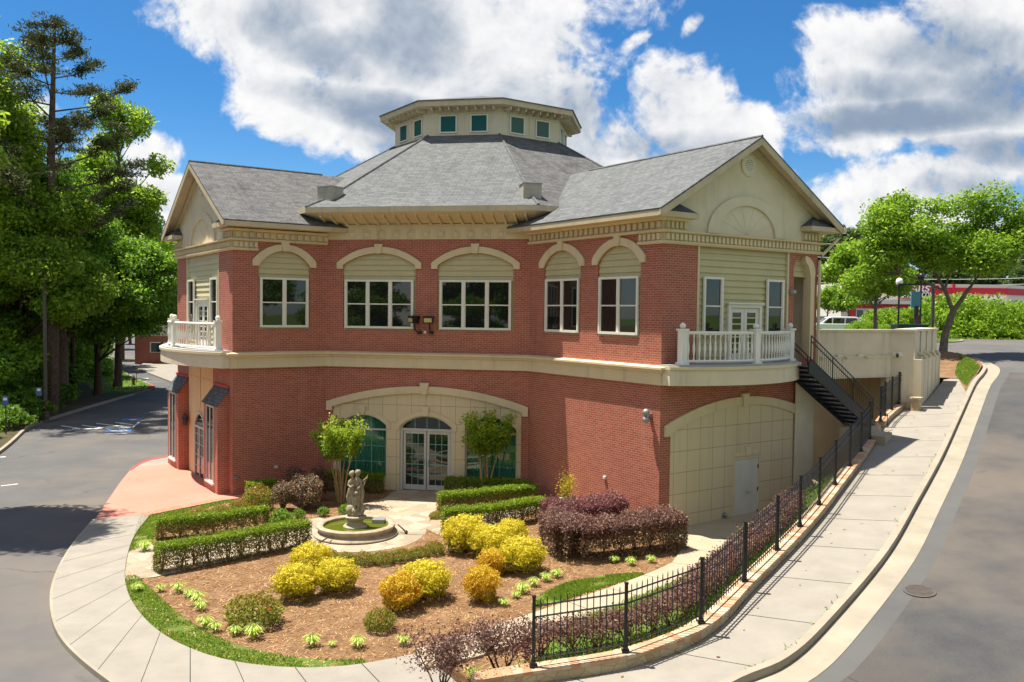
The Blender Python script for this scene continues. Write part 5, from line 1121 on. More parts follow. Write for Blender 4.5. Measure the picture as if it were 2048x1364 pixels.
TL = [(276, 1178, 24, 'grass tuft by the left end of the front hedge, nearest the pavement'), (321, 1178, 20, 'small grass tuft just under the left corner of the front hedge'), (357, 1180, 27, 'grass tuft at the head of the slanting left row'),
      (378, 1190, 24, 'grass tuft second from the top of the slanting left row'), (394, 1203, 34, 'fat grass tuft in the middle of the slanting left row'), (402, 1216, 28, 'grass tuft at the lower end of the slanting left row'),
      (410, 1250, 32, 'grass tuft at the left of the touching pair below the slanting row'), (431, 1258, 27, 'grass tuft at the right of the touching pair below the slanting row'), (470, 1265, 28, 'grass tuft below the lone wide azalea, on its left'), (507, 1271, 38, 'broad grass tuft below the lone wide azalea'),
      (624, 1287, 34, 'grass tuft left of the smallest one at the front lawn edge'), (665, 1288, 18, 'smallest grass tuft at the front lawn edge'), (716, 1291, 34, 'grass tuft at the middle of the front lawn edge'), (807, 1287, 28, 'grass tuft by the lawn edge left of the bare purple shrub'), (289, 1098, 28, 'grass tuft on the small mulch patch beside the left lawn'),
      (946, 1358, 34, 'grass tuft at the foot of the two bare purple shrubs'), (1045, 1343, 24, 'grass tuft just left of the first fence post'), (1113, 1158, 24, 'bright grass tuft right of the large yellow shrub'), (1045, 1188, 30, 'grass tuft right of the lone orange-gold shrub'), (1031, 1197, 20, 'small grass tuft touching the one beside the lone orange-gold shrub'), (1008, 1213, 22, 'grass tuft at the foot of the lone orange-gold shrub'),
      (1067, 1174, 24, 'shaded grass tuft under the large yellow shrub, on the left'), (1092, 1165, 24, 'shaded grass tuft under the large yellow shrub, on the right'), (1262, 1136, 22, 'grass tuft in the shade below the middle of the purple hedge'), (1228, 1131, 20, 'dim grass tuft below the left part of the purple hedge'), (1302, 1132, 20, 'dim grass tuft below the right part of the purple hedge')]
for i, (px, py, w, lb) in enumerate(TL): put(tf, px, py + 2, w * 1.3, .46, i == 0, lb, 1.15)
# clipped hedges
def hedge(name, label, group, path, h, w, top_mat, side_mat, dens=1.0, zf=gz, leaf=.026, bare=.32, stem_every=.4, rag=.014, z0=.0, crown=.36, lumpy=.035):
    t = thing(name, label, 'hedge', (path[0][0], path[0][1], zf(*path[0])), group); P = resample(path, max(8, int(sum(math.dist(a, b) for a, b in zip(path, path[1:])) / .12))); PA_ = np.array(P); L = sum(math.dist(a, b) for a, b in zip(P, P[1:]))
    tan = np.gradient(PA_, axis=0); tan /= np.linalg.norm(tan, axis=1, keepdims=True); nor = np.c_[tan[:, 1], -tan[:, 0]]; zb = np.array([zf(*p) for p in P])
    def at(n_, lat, z, jit):
        u = RNG.uniform(0, len(P) - 1, n_); i = u.astype(int).clip(0, len(P) - 2); f = (u - i)[:, None]; c = PA_[i] * (1 - f) + PA_[i + 1] * f; b = zb[i] * (1 - f[:, 0]) + zb[i + 1] * f[:, 0]
        q = np.c_[c + nor[i] * lat[:, None], b + z]; q += RNG.normal(0, jit, q.shape); return q, nor[i], tan[i], u
    nt = int(3400 * L * w * dens / .55); lat = RNG.uniform(-.5, .5, nt) * w; z = h - np.abs(RNG.normal(0, .05, nt)) - (np.abs(lat) / w * 2) ** 4 * .07
    q, _, _, u = at(nt, lat, z, rag); q[:, 2] += lump(q * np.array((1, 1, 0)), lumpy, 3.5, 4)
    o = leaves('foliage', q, leaf, top_mat, t, .55, np.tile((0, 0, 1.), (nt, 1)), .35, np.clip(RNG.random(nt) * .8 + .2, 0, 1), local=False)
    ns = int(2900 * L * h * dens / .7); sg = np.where(RNG.random(ns) < .5, -1, 1.); z = RNG.random(ns) ** .8 * h; keep = RNG.random(ns) < (1 - bare * (1 - z / h) ** .6); sg, z = sg[keep], z[keep]
    q, nr, _, u = at(len(z), sg * w * .5 * (.86 + .12 * z / h), z, .03)
    gap = np.sin(u / (len(P) - 1) * L / (stem_every * 1.35) * 6.283 + 1.0) ; ok = (gap > -.5) | (RNG.random(len(z)) < .6); q, nr, z, sg = q[ok], nr[ok], z[ok], sg[ok]
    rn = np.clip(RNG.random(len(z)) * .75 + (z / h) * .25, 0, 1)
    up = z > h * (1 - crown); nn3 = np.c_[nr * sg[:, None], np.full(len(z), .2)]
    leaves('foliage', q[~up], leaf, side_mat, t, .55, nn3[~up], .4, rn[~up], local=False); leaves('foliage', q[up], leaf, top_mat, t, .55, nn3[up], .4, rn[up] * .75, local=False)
    for e, ii in ((-1, 0), (1, len(P) - 1)):
        ne = int(900 * w * h * dens / .4); z = RNG.random(ne) * h; la = RNG.uniform(-.5, .5, ne) * w; q = np.c_[PA_[ii] + nor[ii] * la[:, None] + tan[ii] * e * .03, zb[ii] + z] + RNG.normal(0, .025, (ne, 3)); up = z > h * .6
        leaves('foliage', q[up], leaf, top_mat, t, .55, None, .4, local=False); leaves('foliage', q[~up], leaf, side_mat, t, .55, None, .4, local=False)
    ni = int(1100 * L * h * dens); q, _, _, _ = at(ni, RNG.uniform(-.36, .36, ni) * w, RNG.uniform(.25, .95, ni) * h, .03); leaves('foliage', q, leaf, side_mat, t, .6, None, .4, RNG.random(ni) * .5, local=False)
    mb = MB(); k = max(1, int(L / stem_every)); g = np.random.default_rng(k)
    for j in range(k):
        i = int((j + .5) / k * (len(P) - 1))
        for s_ in range(9):
            la = g.uniform(-.46, .46) * w; p0 = (PA_[i, 0] + g.normal() * .03, PA_[i, 1] + g.normal() * .03, zb[i] - .02); f = g.uniform(-.9, .9) * stem_every * .55; p2 = (PA_[i, 0] + tan[i, 0] * f + nor[i, 0] * la, PA_[i, 1] + tan[i, 1] * f + nor[i, 1] * la, zb[i] + h * g.uniform(.7, .95)); p1 = tuple(p0[q_] * .5 + p2[q_] * .5 + g.normal() * .02 for q_ in range(3)); mb.tube([p0, p1, p2], [.011, .008, .005], 4, cap=False)
    mb.build('stem', 'bark_pale' if side_mat == 'leaf_hedge_side' else 'stem_brown', t); return t
HG = 'clipped green hedges around the court'
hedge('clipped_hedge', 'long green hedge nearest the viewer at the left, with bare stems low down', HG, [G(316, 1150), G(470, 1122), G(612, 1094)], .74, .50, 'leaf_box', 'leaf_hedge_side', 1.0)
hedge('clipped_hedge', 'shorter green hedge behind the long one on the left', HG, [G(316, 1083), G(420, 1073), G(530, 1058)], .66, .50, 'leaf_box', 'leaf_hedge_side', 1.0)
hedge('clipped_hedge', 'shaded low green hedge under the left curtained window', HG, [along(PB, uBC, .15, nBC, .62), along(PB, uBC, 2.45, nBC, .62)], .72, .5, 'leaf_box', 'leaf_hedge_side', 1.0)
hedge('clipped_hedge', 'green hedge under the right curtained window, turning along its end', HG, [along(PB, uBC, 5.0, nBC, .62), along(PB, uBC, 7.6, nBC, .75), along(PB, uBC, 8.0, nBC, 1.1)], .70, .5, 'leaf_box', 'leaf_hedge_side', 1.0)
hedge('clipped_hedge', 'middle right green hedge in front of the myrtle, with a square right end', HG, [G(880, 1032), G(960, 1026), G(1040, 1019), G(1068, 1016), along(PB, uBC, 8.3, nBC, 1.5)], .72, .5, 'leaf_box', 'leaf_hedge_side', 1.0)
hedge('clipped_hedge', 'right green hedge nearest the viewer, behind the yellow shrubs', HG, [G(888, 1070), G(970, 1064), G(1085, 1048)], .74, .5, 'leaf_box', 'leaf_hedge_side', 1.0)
hedge('clipped_hedge', 'small square green bush against the brick left of the brown bush', HG, [G(496, 1008), G(520, 1006)], .72, .45, 'leaf_box', 'leaf_hedge_side', 1.1)
hedge('clipped_hedge', 'small dark green bush against the brick directly beside the brown bush', HG, [G(528, 1004), G(550, 1002)], .72, .45, 'leaf_box', 'leaf_hedge_side', 1.1)
PG = 'purple leaved hedges'
hedge('purple_hedge', 'plum coloured hedge behind the other purple one, below the sunlit brick wall', PG, [G(1238, 1060, .2), G(1165, 1066, .2), G(1098, 1074, .2)], .98, 1.05, 'leaf_plum', 'leaf_purple', .9, leaf=.032, bare=.7, rag=.075, stem_every=.5, lumpy=.11)
hedge('purple_hedge', 'big purple bronze hedge beside the concrete yard, nearest the viewer', PG, [G(1112, 1090, .2), G(1140, 1116, .2), G(1250, 1107, .2), G(1352, 1096, .2)], .98, 1.0, 'leaf_purple', 'leaf_bronze', .9, leaf=.032, bare=.7, rag=.075, stem_every=.5, lumpy=.11)
# sloping bed between the garden path and the fence
fl_ = [(x - .12, y + .12) for x, y in resample(smooth(FC[1:], 4), 30)][:26]; pl_ = resample(pout, 40)[12:38]; fl_ = resample(fl_, 25); pl_ = resample(pl_, 25)
pts = []; fs = []
for i, (a, b_) in enumerate(zip(fl_, pl_)): m_ = ((a[0] + b_[0]) / 2, (a[1] + b_[1]) / 2); pts += [(*a, zr(*a) + .17), (*m_, (zr(*a) + .17) * .55 + .09), (*b_, gz(*b_) + .06)]; fs += ([(3 * i - 3, 3 * i, 3 * i + 1, 3 * i - 2), (3 * i - 2, 3 * i + 1, 3 * i + 2, 3 * i - 1)] if i else [])
tag(MB().add(pts, fs).build('planting_bed', 'grass_base', recalc=False), kind='structure')
def bedz(x, y):
    i = min(range(len(fl_)), key=lambda j: (fl_[j][0] - x) ** 2 + (fl_[j][1] - y) ** 2); a, b_ = fl_[i], pl_[i]; d_ = max(.3, math.dist(a, b_)); f = max(0, min(1, math.dist(a, (x, y)) / d_)); return (zr(*a) + .17) * (1 - f) + (gz(*b_) + .06) * f
blades('grass', fl_ + pl_[::-1], 9000, .11, .06, zf=bedz, mat='leaf_grass')
hp_ = offs(smooth(FC[1:8], 6), -.62); hedge('purple_hedge', 'loose purple hedge growing along the inside of the black fence', PG, hp_, .54, .5, 'leaf_purple', 'leaf_plum', .5, zf=bedz, leaf=.028, bare=.9, rag=.08, stem_every=.55, crown=.55)
# brown purple bushes by the brick wall
br = mound('loropetalum_bush', 'x', 'bush', 'brown leaved bushes by the wall', 'leaf_bronze', 3600, .034, (.55, .5, .52), .62, -.75, .2, 0, 50, 40, .3, stem_h=.95)
for i, (px, py, w, hs, lb) in enumerate(((566, 1018, 52, 1.1, 'left of the two sunlit brown bushes with bare twigs on top'), (614, 1018, 72, 1.0, 'right and wider of the two sunlit brown bushes with bare twigs on top'))): put(br, px, py, w, 1.1, i == 0, lb, hs)
dk_ = mound('loropetalum_bush', 'x', 'bush', 'brown leaved bushes by the wall', 'leaf_purple', 2600, .034, (.5, .45, .52), .62, -.75, .25, 0, 40, 41, .3, stem_h=1.0)
for i, (px, py, w, hs, lb) in enumerate(((590, 1000, 50, 1.25, 'dark purple bush in shade behind the left brown bush'), (636, 1000, 46, 1.35, 'dark purple bush in shade behind the right brown bush'))): put(dk_, px, py, w, 1.0, i == 0, lb, hs)
def vase(name, label, group, x, y, z, h, r, seed, n_=4200, mat='leaf_purple'):
    t = thing(name, label, 'shrub', (x, y, z), group); g = np.random.default_rng(seed); mb = MB(); tips = []
    for i in range(7):
        a = g.uniform(0, 6.28); p = Vector((.04 * math.cos(a), .04 * math.sin(a), 0)); path = [p.copy()]
        for k in range(6): p = p + Vector((math.cos(a) * r * .13 + g.normal() * .03, math.sin(a) * r * .13 + g.normal() * .03, h * .15)); path.append(p.copy())
        mb.tube(path, [.02, .017, .014, .012, .010, .008, .005], 5, cap=False); tips += path[3:]
        for k in (2, 3, 4, 5): q = path[k]; e = q + Vector((g.normal() * .16, g.normal() * .16, .2)); mb.tube([q, (q + e) / 2 + Vector((g.normal() * .02,) * 3), e], [.008, .006, .003], 4, cap=False); tips.append(e)
    mb.build('stem', 'stem_brown', t, local=True); P = np.array([tips[i] for i in g.integers(0, len(tips), n_)]) + RNG.normal(0, 1, (n_, 3)) * np.array((r * .34, r * .34, .13)); P = P[(P[:, 2] > h * .48)]; P[:, 2] = np.minimum(P[:, 2], h + RNG.normal(0, .035, len(P)))
    leaves('foliage', P, .026, mat, t, .55, None, .5); return t
x, y = G(884, 1385, .12); vase('bare_stem_shrub', 'leggy purple shrub left of its twin, cut by the bottom picture edge', 'leggy purple shrubs', x, y, .12, 1.12, .50, 5)
x, y = G(1004, 1352, .15); vase('bare_stem_shrub', 'right one of two leggy purple shrubs, touching the first fence post', 'leggy purple shrubs', x, y, .15, 1.02, .50, 6, 4200)
# multi-stemmed crape myrtles
def myrtle(label, x, y, z, h, r, seed):
    t = thing('crape_myrtle', label, 'tree', (x, y, z), 'crape myrtles by the entrance'); g = np.random.default_rng(seed); mb = MB(); tips = []
    for i in range(6):
        a = i * 1.05 + g.uniform(-.3, .3); p = Vector((.10 * math.cos(a), .10 * math.sin(a), 0)); path = [p.copy()]; o_ = g.uniform(.012, .04) * r
        for k in range(7): p = p + Vector((math.cos(a) * o_ * (1 + k * .45) + g.normal() * .02, math.sin(a) * o_ * (1 + k * .45) + g.normal() * .02, h * .098)); path.append(p.copy())
        mb.tube(path, [.042, .036, .032, .028, .024, .020, .016, .012], 7, cap=False)
        for k in range(9): q = path[5 + k % 3]; e = q + Vector((math.cos(a + g.normal() * .8) * r * g.uniform(.15, .62), math.sin(a + g.normal() * .8) * r * g.uniform(.15, .62), h * g.uniform(.10, .34))); mb.tube([q, (q + e) / 2 + Vector((0, 0, -.03)), e], [.010, .007, .003], 4, cap=False); tips += [q.lerp(e, f) for f in (.35, .6, .8, 1)]
    mb.build('trunk', 'bark_pale', t, smooth=True, local=True); P = np.array([tips[i] for i in g.integers(0, len(tips), 6500)]) + RNG.normal(0, .08, (6500, 3)); d = unit(P - np.array((0, 0, h * .72)))
    rn = np.clip(RNG.random(len(P)) * .6 + (P[:, 2] / h - .6) * .9, 0, 1); leaves('crown', P, .05, 'leaf_myrtle', t, .55, d, .3, rn); return t
x, y = G(681, 1004, .1); myrtle('crape myrtle with slender pale stems in front of the left curtained window', x, y, .08, 3.05, .80, 11)
x, y = G(969, 996, .1); myrtle('crape myrtle with slender pale stems in front of the right curtained window', x, y, .1, 3.05, .80, 12)
# a few fallen leaves on the paving and the bed
leaf_mat('leaf_litter', [(.12, .05, .02), (.28, .15, .06), (.40, .27, .12)], .05, .8)
P = np.r_[RNG.uniform((-12, 14), (9, 31), (700, 2))]; P = P[inside(bed, P[:, 0], P[:, 1])][:260]; Z_ = np.array([gz(*p) + .03 for p in P]); Q2 = np.array(resample(walkI, 160)) + RNG.uniform(.05, 1.8, (161, 1)) * np.array((.8, -.55)); Q2 = Q2[RNG.random(161) < .35]
P3 = np.r_[np.c_[P, Z_], np.c_[Q2, [zr(*p) + .012 for p in Q2]]]; tag(leaves('fallen_leaves', P3, .04, 'leaf_litter', None, .6, np.tile((0, 0, 1.), (len(P3), 1)), .85), kind='stuff')
# potted plant
x, y = along(PC, uCD, 3.05, nCD, .55); z = gz(x, y) + .03
t = thing('potted_plant', 'yellow green potted shrub in a white bowl against the sunlit brick', 'potted plant', (x, y, z)); MB().lathe([(.16, 0), (.12, .04), (.14, .12), (.30, .34), (.34, .36), (.34, .40), (.29, .40), (.27, .33)], (0, 0, 0), 20).build('pot', 'pot_white', t, smooth=True, local=True)
MB().lathe([(.001, .34), (.28, .345)], (0, 0, 0), 16, cap=False).build('soil', 'forest_soil', t, local=True); st_ = stems(MB(), 7, .06, .22, .75, .008, .34, 50); st_.build('stem', 'stem_brown', t, local=True)
P = RNG.normal(0, 1, (520, 3)) * np.array((.15, .15, .26)) + np.array((0, 0, .82)); leaves('foliage', P, .035, 'leaf_gold', t, .5, None, .4, RNG.random(520) * .8); P = RNG.normal(0, 1, (120, 3)) * np.array((.16, .16, .05)) + np.array((0, 0, .42)); leaves('foliage', P, .04, 'leaf_fresh', t)
# fountain and statue
FZ = .085; t = thing('fountain', 'round stone fountain basin with green water in the flagstone court', 'fountain', (FX, FY, FZ))
MB().lathe([(1.26, 0), (1.27, .04), (1.22, .09), (1.13, .11), (1.10, .15), (1.13, .20), (1.18, .24), (1.18, .29), (1.13, .325), (1.03, .325), (.98, .29), (.97, .06), (.0, .05)], (0, 0, 0), 56, cap=False).build('basin', 'stone_basin', t, smooth=True, local=True)
m, tt, b, o = newmat('pond_water'); b.inputs['Base Color'].default_value = (.085, .10, .006, 1); b.inputs['Roughness'].default_value = .12; b.inputs['IOR'].default_value = 1.33
bump(tt, b, tt.noise(tt.geo().outputs['Position'], 9, 3, .5), .06, .01)
MB().lathe([(.001, .215), (.98, .215)], (0, 0, 0), 48, cap=False).build('water', 'pond_water', t, local=True)
MB().lathe([(.36, .10), (.37, .24), (.33, .28), (.25, .30), (.235, .38), (.25, .43), (.31, .46), (.335, .50), (.33, .54), (.30, .56), (.0, .57)], (-.02, 0, 0), 36, cap=False).build('pedestal', 'stone_basin', t, smooth=True, local=True)
MB().box(.42, .80, .38, .74, .20, .33).build('pump_box', 'steel_grey', t, local=True)
for ang, lb in ((-35, 'small fallen bronze lamp leaning on the right of the fountain basin'), (-160, 'small dark lamp lying at the left of the fountain basin')):
    lx, ly = FX + 1.42 * math.cos(R(ang + 40)), FY + 1.42 * math.sin(R(ang + 40)); q = thing('pond_spotlight', lb, 'spotlight', (lx, ly, FZ)); a = 1 if ang > -90 else -1
    MB().tube([(-.18 * a, .15, .22), (.0, .0, .12), (.08 * a, -.04, .05)], [.018, .022, .03], 6).build('arm', 'bronze', q, local=True); MB().ball((.1 * a, -.06, .05), .055, 8, 6).build('lamp_head', 'bronze', q, local=True)
def fused(mb, name, mat, parent, voxel=.016, it=4):            # melt simple masses into one continuous carved surface
    o = mb.build(name, mat, None); r = o.modifiers.new('r', 'REMESH'); r.mode = 'VOXEL'; r.voxel_size = voxel; s = o.modifiers.new('s', 'SMOOTH'); s.iterations = it; s.factor = .5
    dg = bpy.context.evaluated_depsgraph_get(); me = bpy.data.meshes.new_from_object(o.evaluated_get(dg)); o.modifiers.clear(); o.data = me
    if not me.materials: me.materials.append(MATS[mat])
    me.polygons.foreach_set('use_smooth', [True] * len(me.polygons)); o.parent = parent; return o
stt = thing('garden_statue', 'weathered stone statue of two embracing winged figures on the fountain pedestal', 'statue', (FX - .02, FY, FZ + .565))
mb = MB()
mb.ball((0, 0, .05), .26, 14, 8, (1, .9, .45)).ball((-.14, -.06, .16), .15, 12, 8, (1, 1, 1.2)).ball((.13, .02, .15), .15, 12, 8, (1, .9, 1.1)).ball((.0, -.12, .14), .12, 10, 8)       # rock
mb.tube([(-.13, -.02, .18), (-.16, .0, .42), (-.13, .02, .68), (-.11, .02, .80)], [.075, .085, .105, .11], 10)                 # her drapery and hip
mb.tube([(-.02, -.08, .20), (-.03, -.09, .45), (-.06, -.02, .72)], [.045, .062, .085], 10).tube([(.07, -.04, .16), (.09, -.05, .42), (.06, .0, .72)], [.045, .06, .09], 10)        # legs
mb.tube([(-.10, .01, .74), (-.12, .0, .88), (-.11, .0, 1.02), (-.08, .0, 1.12)], [.11, .085, .10, .06], 12)                  # left torso
mb.tube([(.06, .03, .70), (.05, .04, .88), (.04, .05, 1.06), (.03, .04, 1.16)], [.10, .09, .115, .06], 12)                   # right torso
mb.tube([(-.09, -.0, 1.10), (-.085, -.01, 1.19)], [.04, .038], 8).tube([(.03, .04, 1.14), (.03, .03, 1.22)], [.045, .04], 8)
mb.ball((-.115, -.03, 1.265), .078, 14, 10, (1, 1.05, 1.18)).ball((.055, .02, 1.295), .08, 14, 10, (1, 1.05, 1.18))             # heads
mb.ball((-.185, -.035, 1.26), .018, 8, 6).ball((-.10, .035, 1.30), .062, 10, 8).ball((.085, .06, 1.31), .066, 10, 8).ball((.07, .09, 1.23), .05, 10, 8).ball((-.19, -.05, 1.235), .014, 8, 6)   # nose and hair
mb.tube([(-.17, -.02, 1.06), (-.21, -.08, .93), (-.12, -.14, .88), (-.02, -.12, .95)], [.042, .036, .03, .024], 8)            # arms
mb.tube([(.14, .02, 1.08), (.19, -.04, .95), (.12, -.12, .85), (.02, -.13, .80)], [.045, .038, .032, .025], 8).tube([(.0, -.05, 1.08), (-.08, -.10, 1.05), (-.15, -.08, 1.10)], [.04, .034, .026], 8)
mb.tube([(.14, .05, .95), (.20, .02, .70), (.17, -.02, .45), (.19, -.03, .22)], [.05, .075, .07, .05], 8).tube([(-.19, .0, .80), (-.23, -.02, .55), (-.19, -.04, .25)], [.04, .055, .045], 8)   # falling cloth
mb.tube([(.06, -.13, .40), (.07, -.15, .52), (.06, -.14, .62)], [.055, .065, .045], 8).ball((.055, -.155, .70), .06, 10, 8, (1, 1, 1.1)).tube([(.03, -.14, .40), (.0, -.17, .28), (.02, -.18, .18)], [.038, .034, .026], 8).tube([(.09, -.14, .40), (.12, -.17, .29), (.11, -.17, .18)], [.038, .034, .026], 8).tube([(.02, -.15, .58), (-.03, -.17, .52)], [.026, .02], 6).tube([(.11, -.15, .58), (.16, -.14, .66)], [.026, .02], 6)  # child
fused(mb, 'body', 'stone_statue', stt, .011, 2)
mb = MB()
for k in range(6): mb.tube([(.12 + .012 * k, .08, 1.0), (.24 + .02 * k, .09, 1.04 + .03 * k - .05), (.30 + .012 * k - (k == 0) * .05, .08, 1.02 + .05 * k - (5 - k) * .02)], [.025, .030, .008], 6)
fused(mb, 'wing', 'stone_statue', stt, .012, 3)
mb = MB()
for k in range(5): mb.tube([(.15, -.02, .80 + .01 * k), (.23 + .01 * k, -.0, .84 + .03 * k), (.25 + .008 * k, .0, .90 + .04 * k)], [.02, .024, .007], 6)
fused(mb, 'wing', 'stone_statue', stt, .012, 3)
# ---------------------------------------------------------------- trees
leaf_mat('leaf_oak', [(.04, .10, .010), (.11, .21, .014), (.24, .38, .024), (.42, .54, .05)], .5, .4)
leaf_mat('leaf_maple', [(.03, .09, .010), (.07, .17, .015), (.15, .30, .022), (.28, .43, .04)], .5, .4)
leaf_mat('leaf_pine', [(.025, .04, .012), (.055, .075, .02), (.11, .13, .04)], .2, .6)
leaf_mat('leaf_bright', [(.07, .16, .010), (.17, .31, .018), (.34, .48, .04)], .5, .4)
leaf_mat('leaf_zelkova', [(.04, .11, .010), (.11, .23, .015), (.22, .37, .025), (.33, .46, .04)], .48, .4)
leaf_mat('leaf_far', [(.03, .06, .015), (.07, .115, .025), (.13, .19, .045)], .3, .6)
leaf_mat('leaf_under', [(.03, .08, .008), (.09, .19, .015), (.20, .34, .03)], .4, .5)
def tree(name, label, loc, H, trunk_r, clumps, n_, size, mat, bark='bark', group=None, seed=0, fork=.45, lean=(0, 0), cat='tree', power=.30, rag=.12, gradient=0):
    t = thing(name, label, cat, loc, group); g = np.random.default_rng(seed); mb = MB(); top = Vector((lean[0], lean[1], H)); tr = []
    for k in range(9): f = k / 8; tr.append(Vector((lean[0] * f ** 1.5 + math.sin(f * 5 + seed) * trunk_r * .5, lean[1] * f ** 1.5 + math.cos(f * 4 + seed) * trunk_r * .5, H * .96 * f - .1)))
    mb.tube(tr, [trunk_r * (1.25 if k == 0 else 1) * (1 - .105 * k) for k in range(9)], 9); tot = sum(c[3] * c[4] * c[5] for c in clumps) ** .5; Ps = []; Ds = []; A = np.array([(c[3] * c[4] * c[5]) ** .66 for c in clumps]); A /= A.sum()
    for c, w in zip(clumps, A):
        cc_ = Vector(c[:3]); f = max(.16, min(.92, (cc_.z - .35 * (abs(cc_.x) + abs(cc_.y))) / H * .9)); i = min(7, int(f * 8)); s = tr[i].lerp(tr[i + 1], f * 8 - i); q1 = s.lerp(cc_, .45) + Vector((g.normal(), g.normal(), g.normal() * .5)) * .25; r0 = max(.03, trunk_r * .34 * (1 - f * .5)); mb.tube([s, q1, cc_], [r0, r0 * .6, r0 * .25], 6, cap=False)
        for k in range(4): e = cc_ + Vector((g.normal() * c[3] * .5, g.normal() * c[4] * .5, g.normal() * c[5] * .4)); mb.tube([q1.lerp(cc_, .5 + .1 * k), e], [r0 * .3, r0 * .08], 4, cap=False)
        m_ = int(n_ * w); P, d = shell(m_, (0, 0, 0), (1, 1, 1), power); P = P * (1 + lump(d, .30, 2.6, int(g.integers(1e6))) + lump(d, .14, 7, int(g.integers(1e6))))[:, None] * np.array(c[3:6]) + np.array(c[:3]); Ps.append(P); Ds.append(unit(d * np.array((.6, .6, .8)) + np.array((0, 0, .55))))
    P = np.concatenate(Ps) + RNG.normal(0, rag, (sum(map(len, Ps)), 3)); D = np.concatenate(Ds)
    mb.build('trunk', bark, t, smooth=True, local=True); leaves('crown', P, size, mat, t, .6, D, .5, None if not gradient else np.clip(RNG.random(len(P)) * .7 + gradient, 0, 1)); return t
def crown(cx, cy, zc, rx, ry, rz_, n_, cr, seed, flat=.62, lo=-.9):
    g = np.random.default_rng(seed); out = []
    while len(out) < n_:
        d = g.normal(size=3); d /= np.linalg.norm(d)
        if d[2] < lo: continue
        q = d * g.uniform(.45, .92); k = cr * g.uniform(.7, 1.3); out.append((cx + q[0] * rx, cy + q[1] * ry, zc + q[2] * rz_, k, k, k * flat))
    return out
def pos(px, dep, z=.1): x, y, _ = AT(px, 700, dep); return (x, y, z)
LG = 'woodland trees left of the car park'
tree('broadleaf_tree', 'tall light green tree at the left edge of the picture, nearest the viewer', (-19.9, 28.7, .1), 22, .28, crown(-.2, 0, 15.0, 2.8, 1.7, 6.2, 26, 1.15, 1, .55), 30000, .11, 'leaf_oak', 'bark', LG, 1, gradient=.15)
x, y, _ = AT(103, 700, 54)
# the tall pine: long level boughs with needle tufts towards their ends
t = thing('pine_tree', 'tall dark pine with long bare trunk and layered boughs against the sky', 'tree', (x, y, .1), LG); g = np.random.default_rng(3); mb = MB(); mb.tube([(0, 0, -.1), (.15, 0, 8), (.0, .1, 16), (.35, 0, 24.6)], [.42, .34, .24, .06], 9); Ps = []
for i in range(30):
    f = (i / 29) ** .85; z = 11.0 + f * 13.0; a = i * 2.4 + g.normal() * .3; L_ = (6.4 * (1 - f ** 1.7) + .9) * g.uniform(.5, 1.12); rise = L_ * g.uniform(.2, .62); d = Vector((math.cos(a), math.sin(a), 0)); p0 = Vector((.1, 0, z)); p1 = p0 + d * L_ * .5 + Vector((0, 0, rise * .3)); p2 = p0 + d * L_ + Vector((0, 0, rise)); mb.tube([p0, p1, p2], [.09 * (1 - f * .6), .06 * (1 - f * .5), .015], 5, cap=False)
    for k in range(int(8 + L_ * 3.4)):
        u = g.uniform(.42, 1.05) ** .8; c = p0.lerp(p1, u * 2) if u < .5 else p1.lerp(p2, u * 2 - 1); w = g.uniform(.2, 1.1) * (1.1 - abs(u - .75)); e = c + Vector((-d.y, d.x, 0)) * g.normal() * w * .85 + Vector((0, 0, abs(g.normal()) * .18)); mb.tube([c, e], [.018, .006], 3, cap=False); Ps.append(np.array(e) + g.normal(size=(44, 3)) * np.array((.24, .24, .10)))
mb.build('trunk', 'bark', t, smooth=True, local=True); P = np.concatenate(Ps); leaves('crown', P, .15, 'leaf_pine', t, .22, np.tile((0, 0, 1.), (len(P), 1)), .3)
tree('broadleaf_tree', 'loose bright tree rising behind the pine with sky showing through', pos(238, 72), 25, .32, crown(.3, 0, 17.0, 4.3, 4, 7.8, 34, 1.45, 5, .75), 30000, .16, 'leaf_oak', 'bark', LG, 5, gradient=.2)
tree('broadleaf_tree', 'dark spreading maple whose low branches reach over the car park toward the building', pos(192, 66), 14.5, .30, crown(3.0, -1.5, 8.0, 4.9, 4.2, 4.4, 50, 1.3, 7, .6), 66000, .125, 'leaf_maple', 'bark', LG, 7, gradient=.0)
tree('broadleaf_tree', 'mid green tree with yellow green sprays in the middle of the wood', pos(45, 55), 18, .30, crown(1.4, -1, 8.6, 4.8, 4.2, 6.0, 52, 1.35, 9, .6), 62000, .12, 'leaf_oak', 'bark', LG, 9, gradient=.05)
tree('broadleaf_tree', 'tree with a stout rough trunk standing by the middle of the kerb', pos(112, 60), 19, .55, crown(0, 0, 10.8, 4.8, 4.4, 7.2, 50, 1.45, 12, .65), 48000, .13, 'leaf_maple', 'bark', LG, 12, gradient=.05)
tree('broadleaf_tree', 'tall dense tree filling the top left corner behind the nearest one', pos(-18, 54), 26, .30, crown(-.2, 0, 14.6, 3.3, 3.4, 9.6, 50, 1.4, 14, .65), 56000, .13, 'leaf_oak', 'bark_grey', LG, 14, gradient=.0)
tree('broadleaf_tree', 'slim tree on the lawn island edge, trunk in dappled shade', pos(148, 70), 15, .24, crown(0, 0, 9.0, 3.8, 3.4, 5.4, 34, 1.4, 15, .6), 24000, .17, 'leaf_maple', 'bark', LG, 15)
tree('broadleaf_tree', 'thin trunked tree between the street lamp and the lawn island', pos(135, 62), 14, .16, crown(.6, 0, 10.8, 2.8, 2.8, 3.4, 16, 1.3, 35, .45), 12000, .16, 'leaf_oak', 'bark_grey', LG, 35)
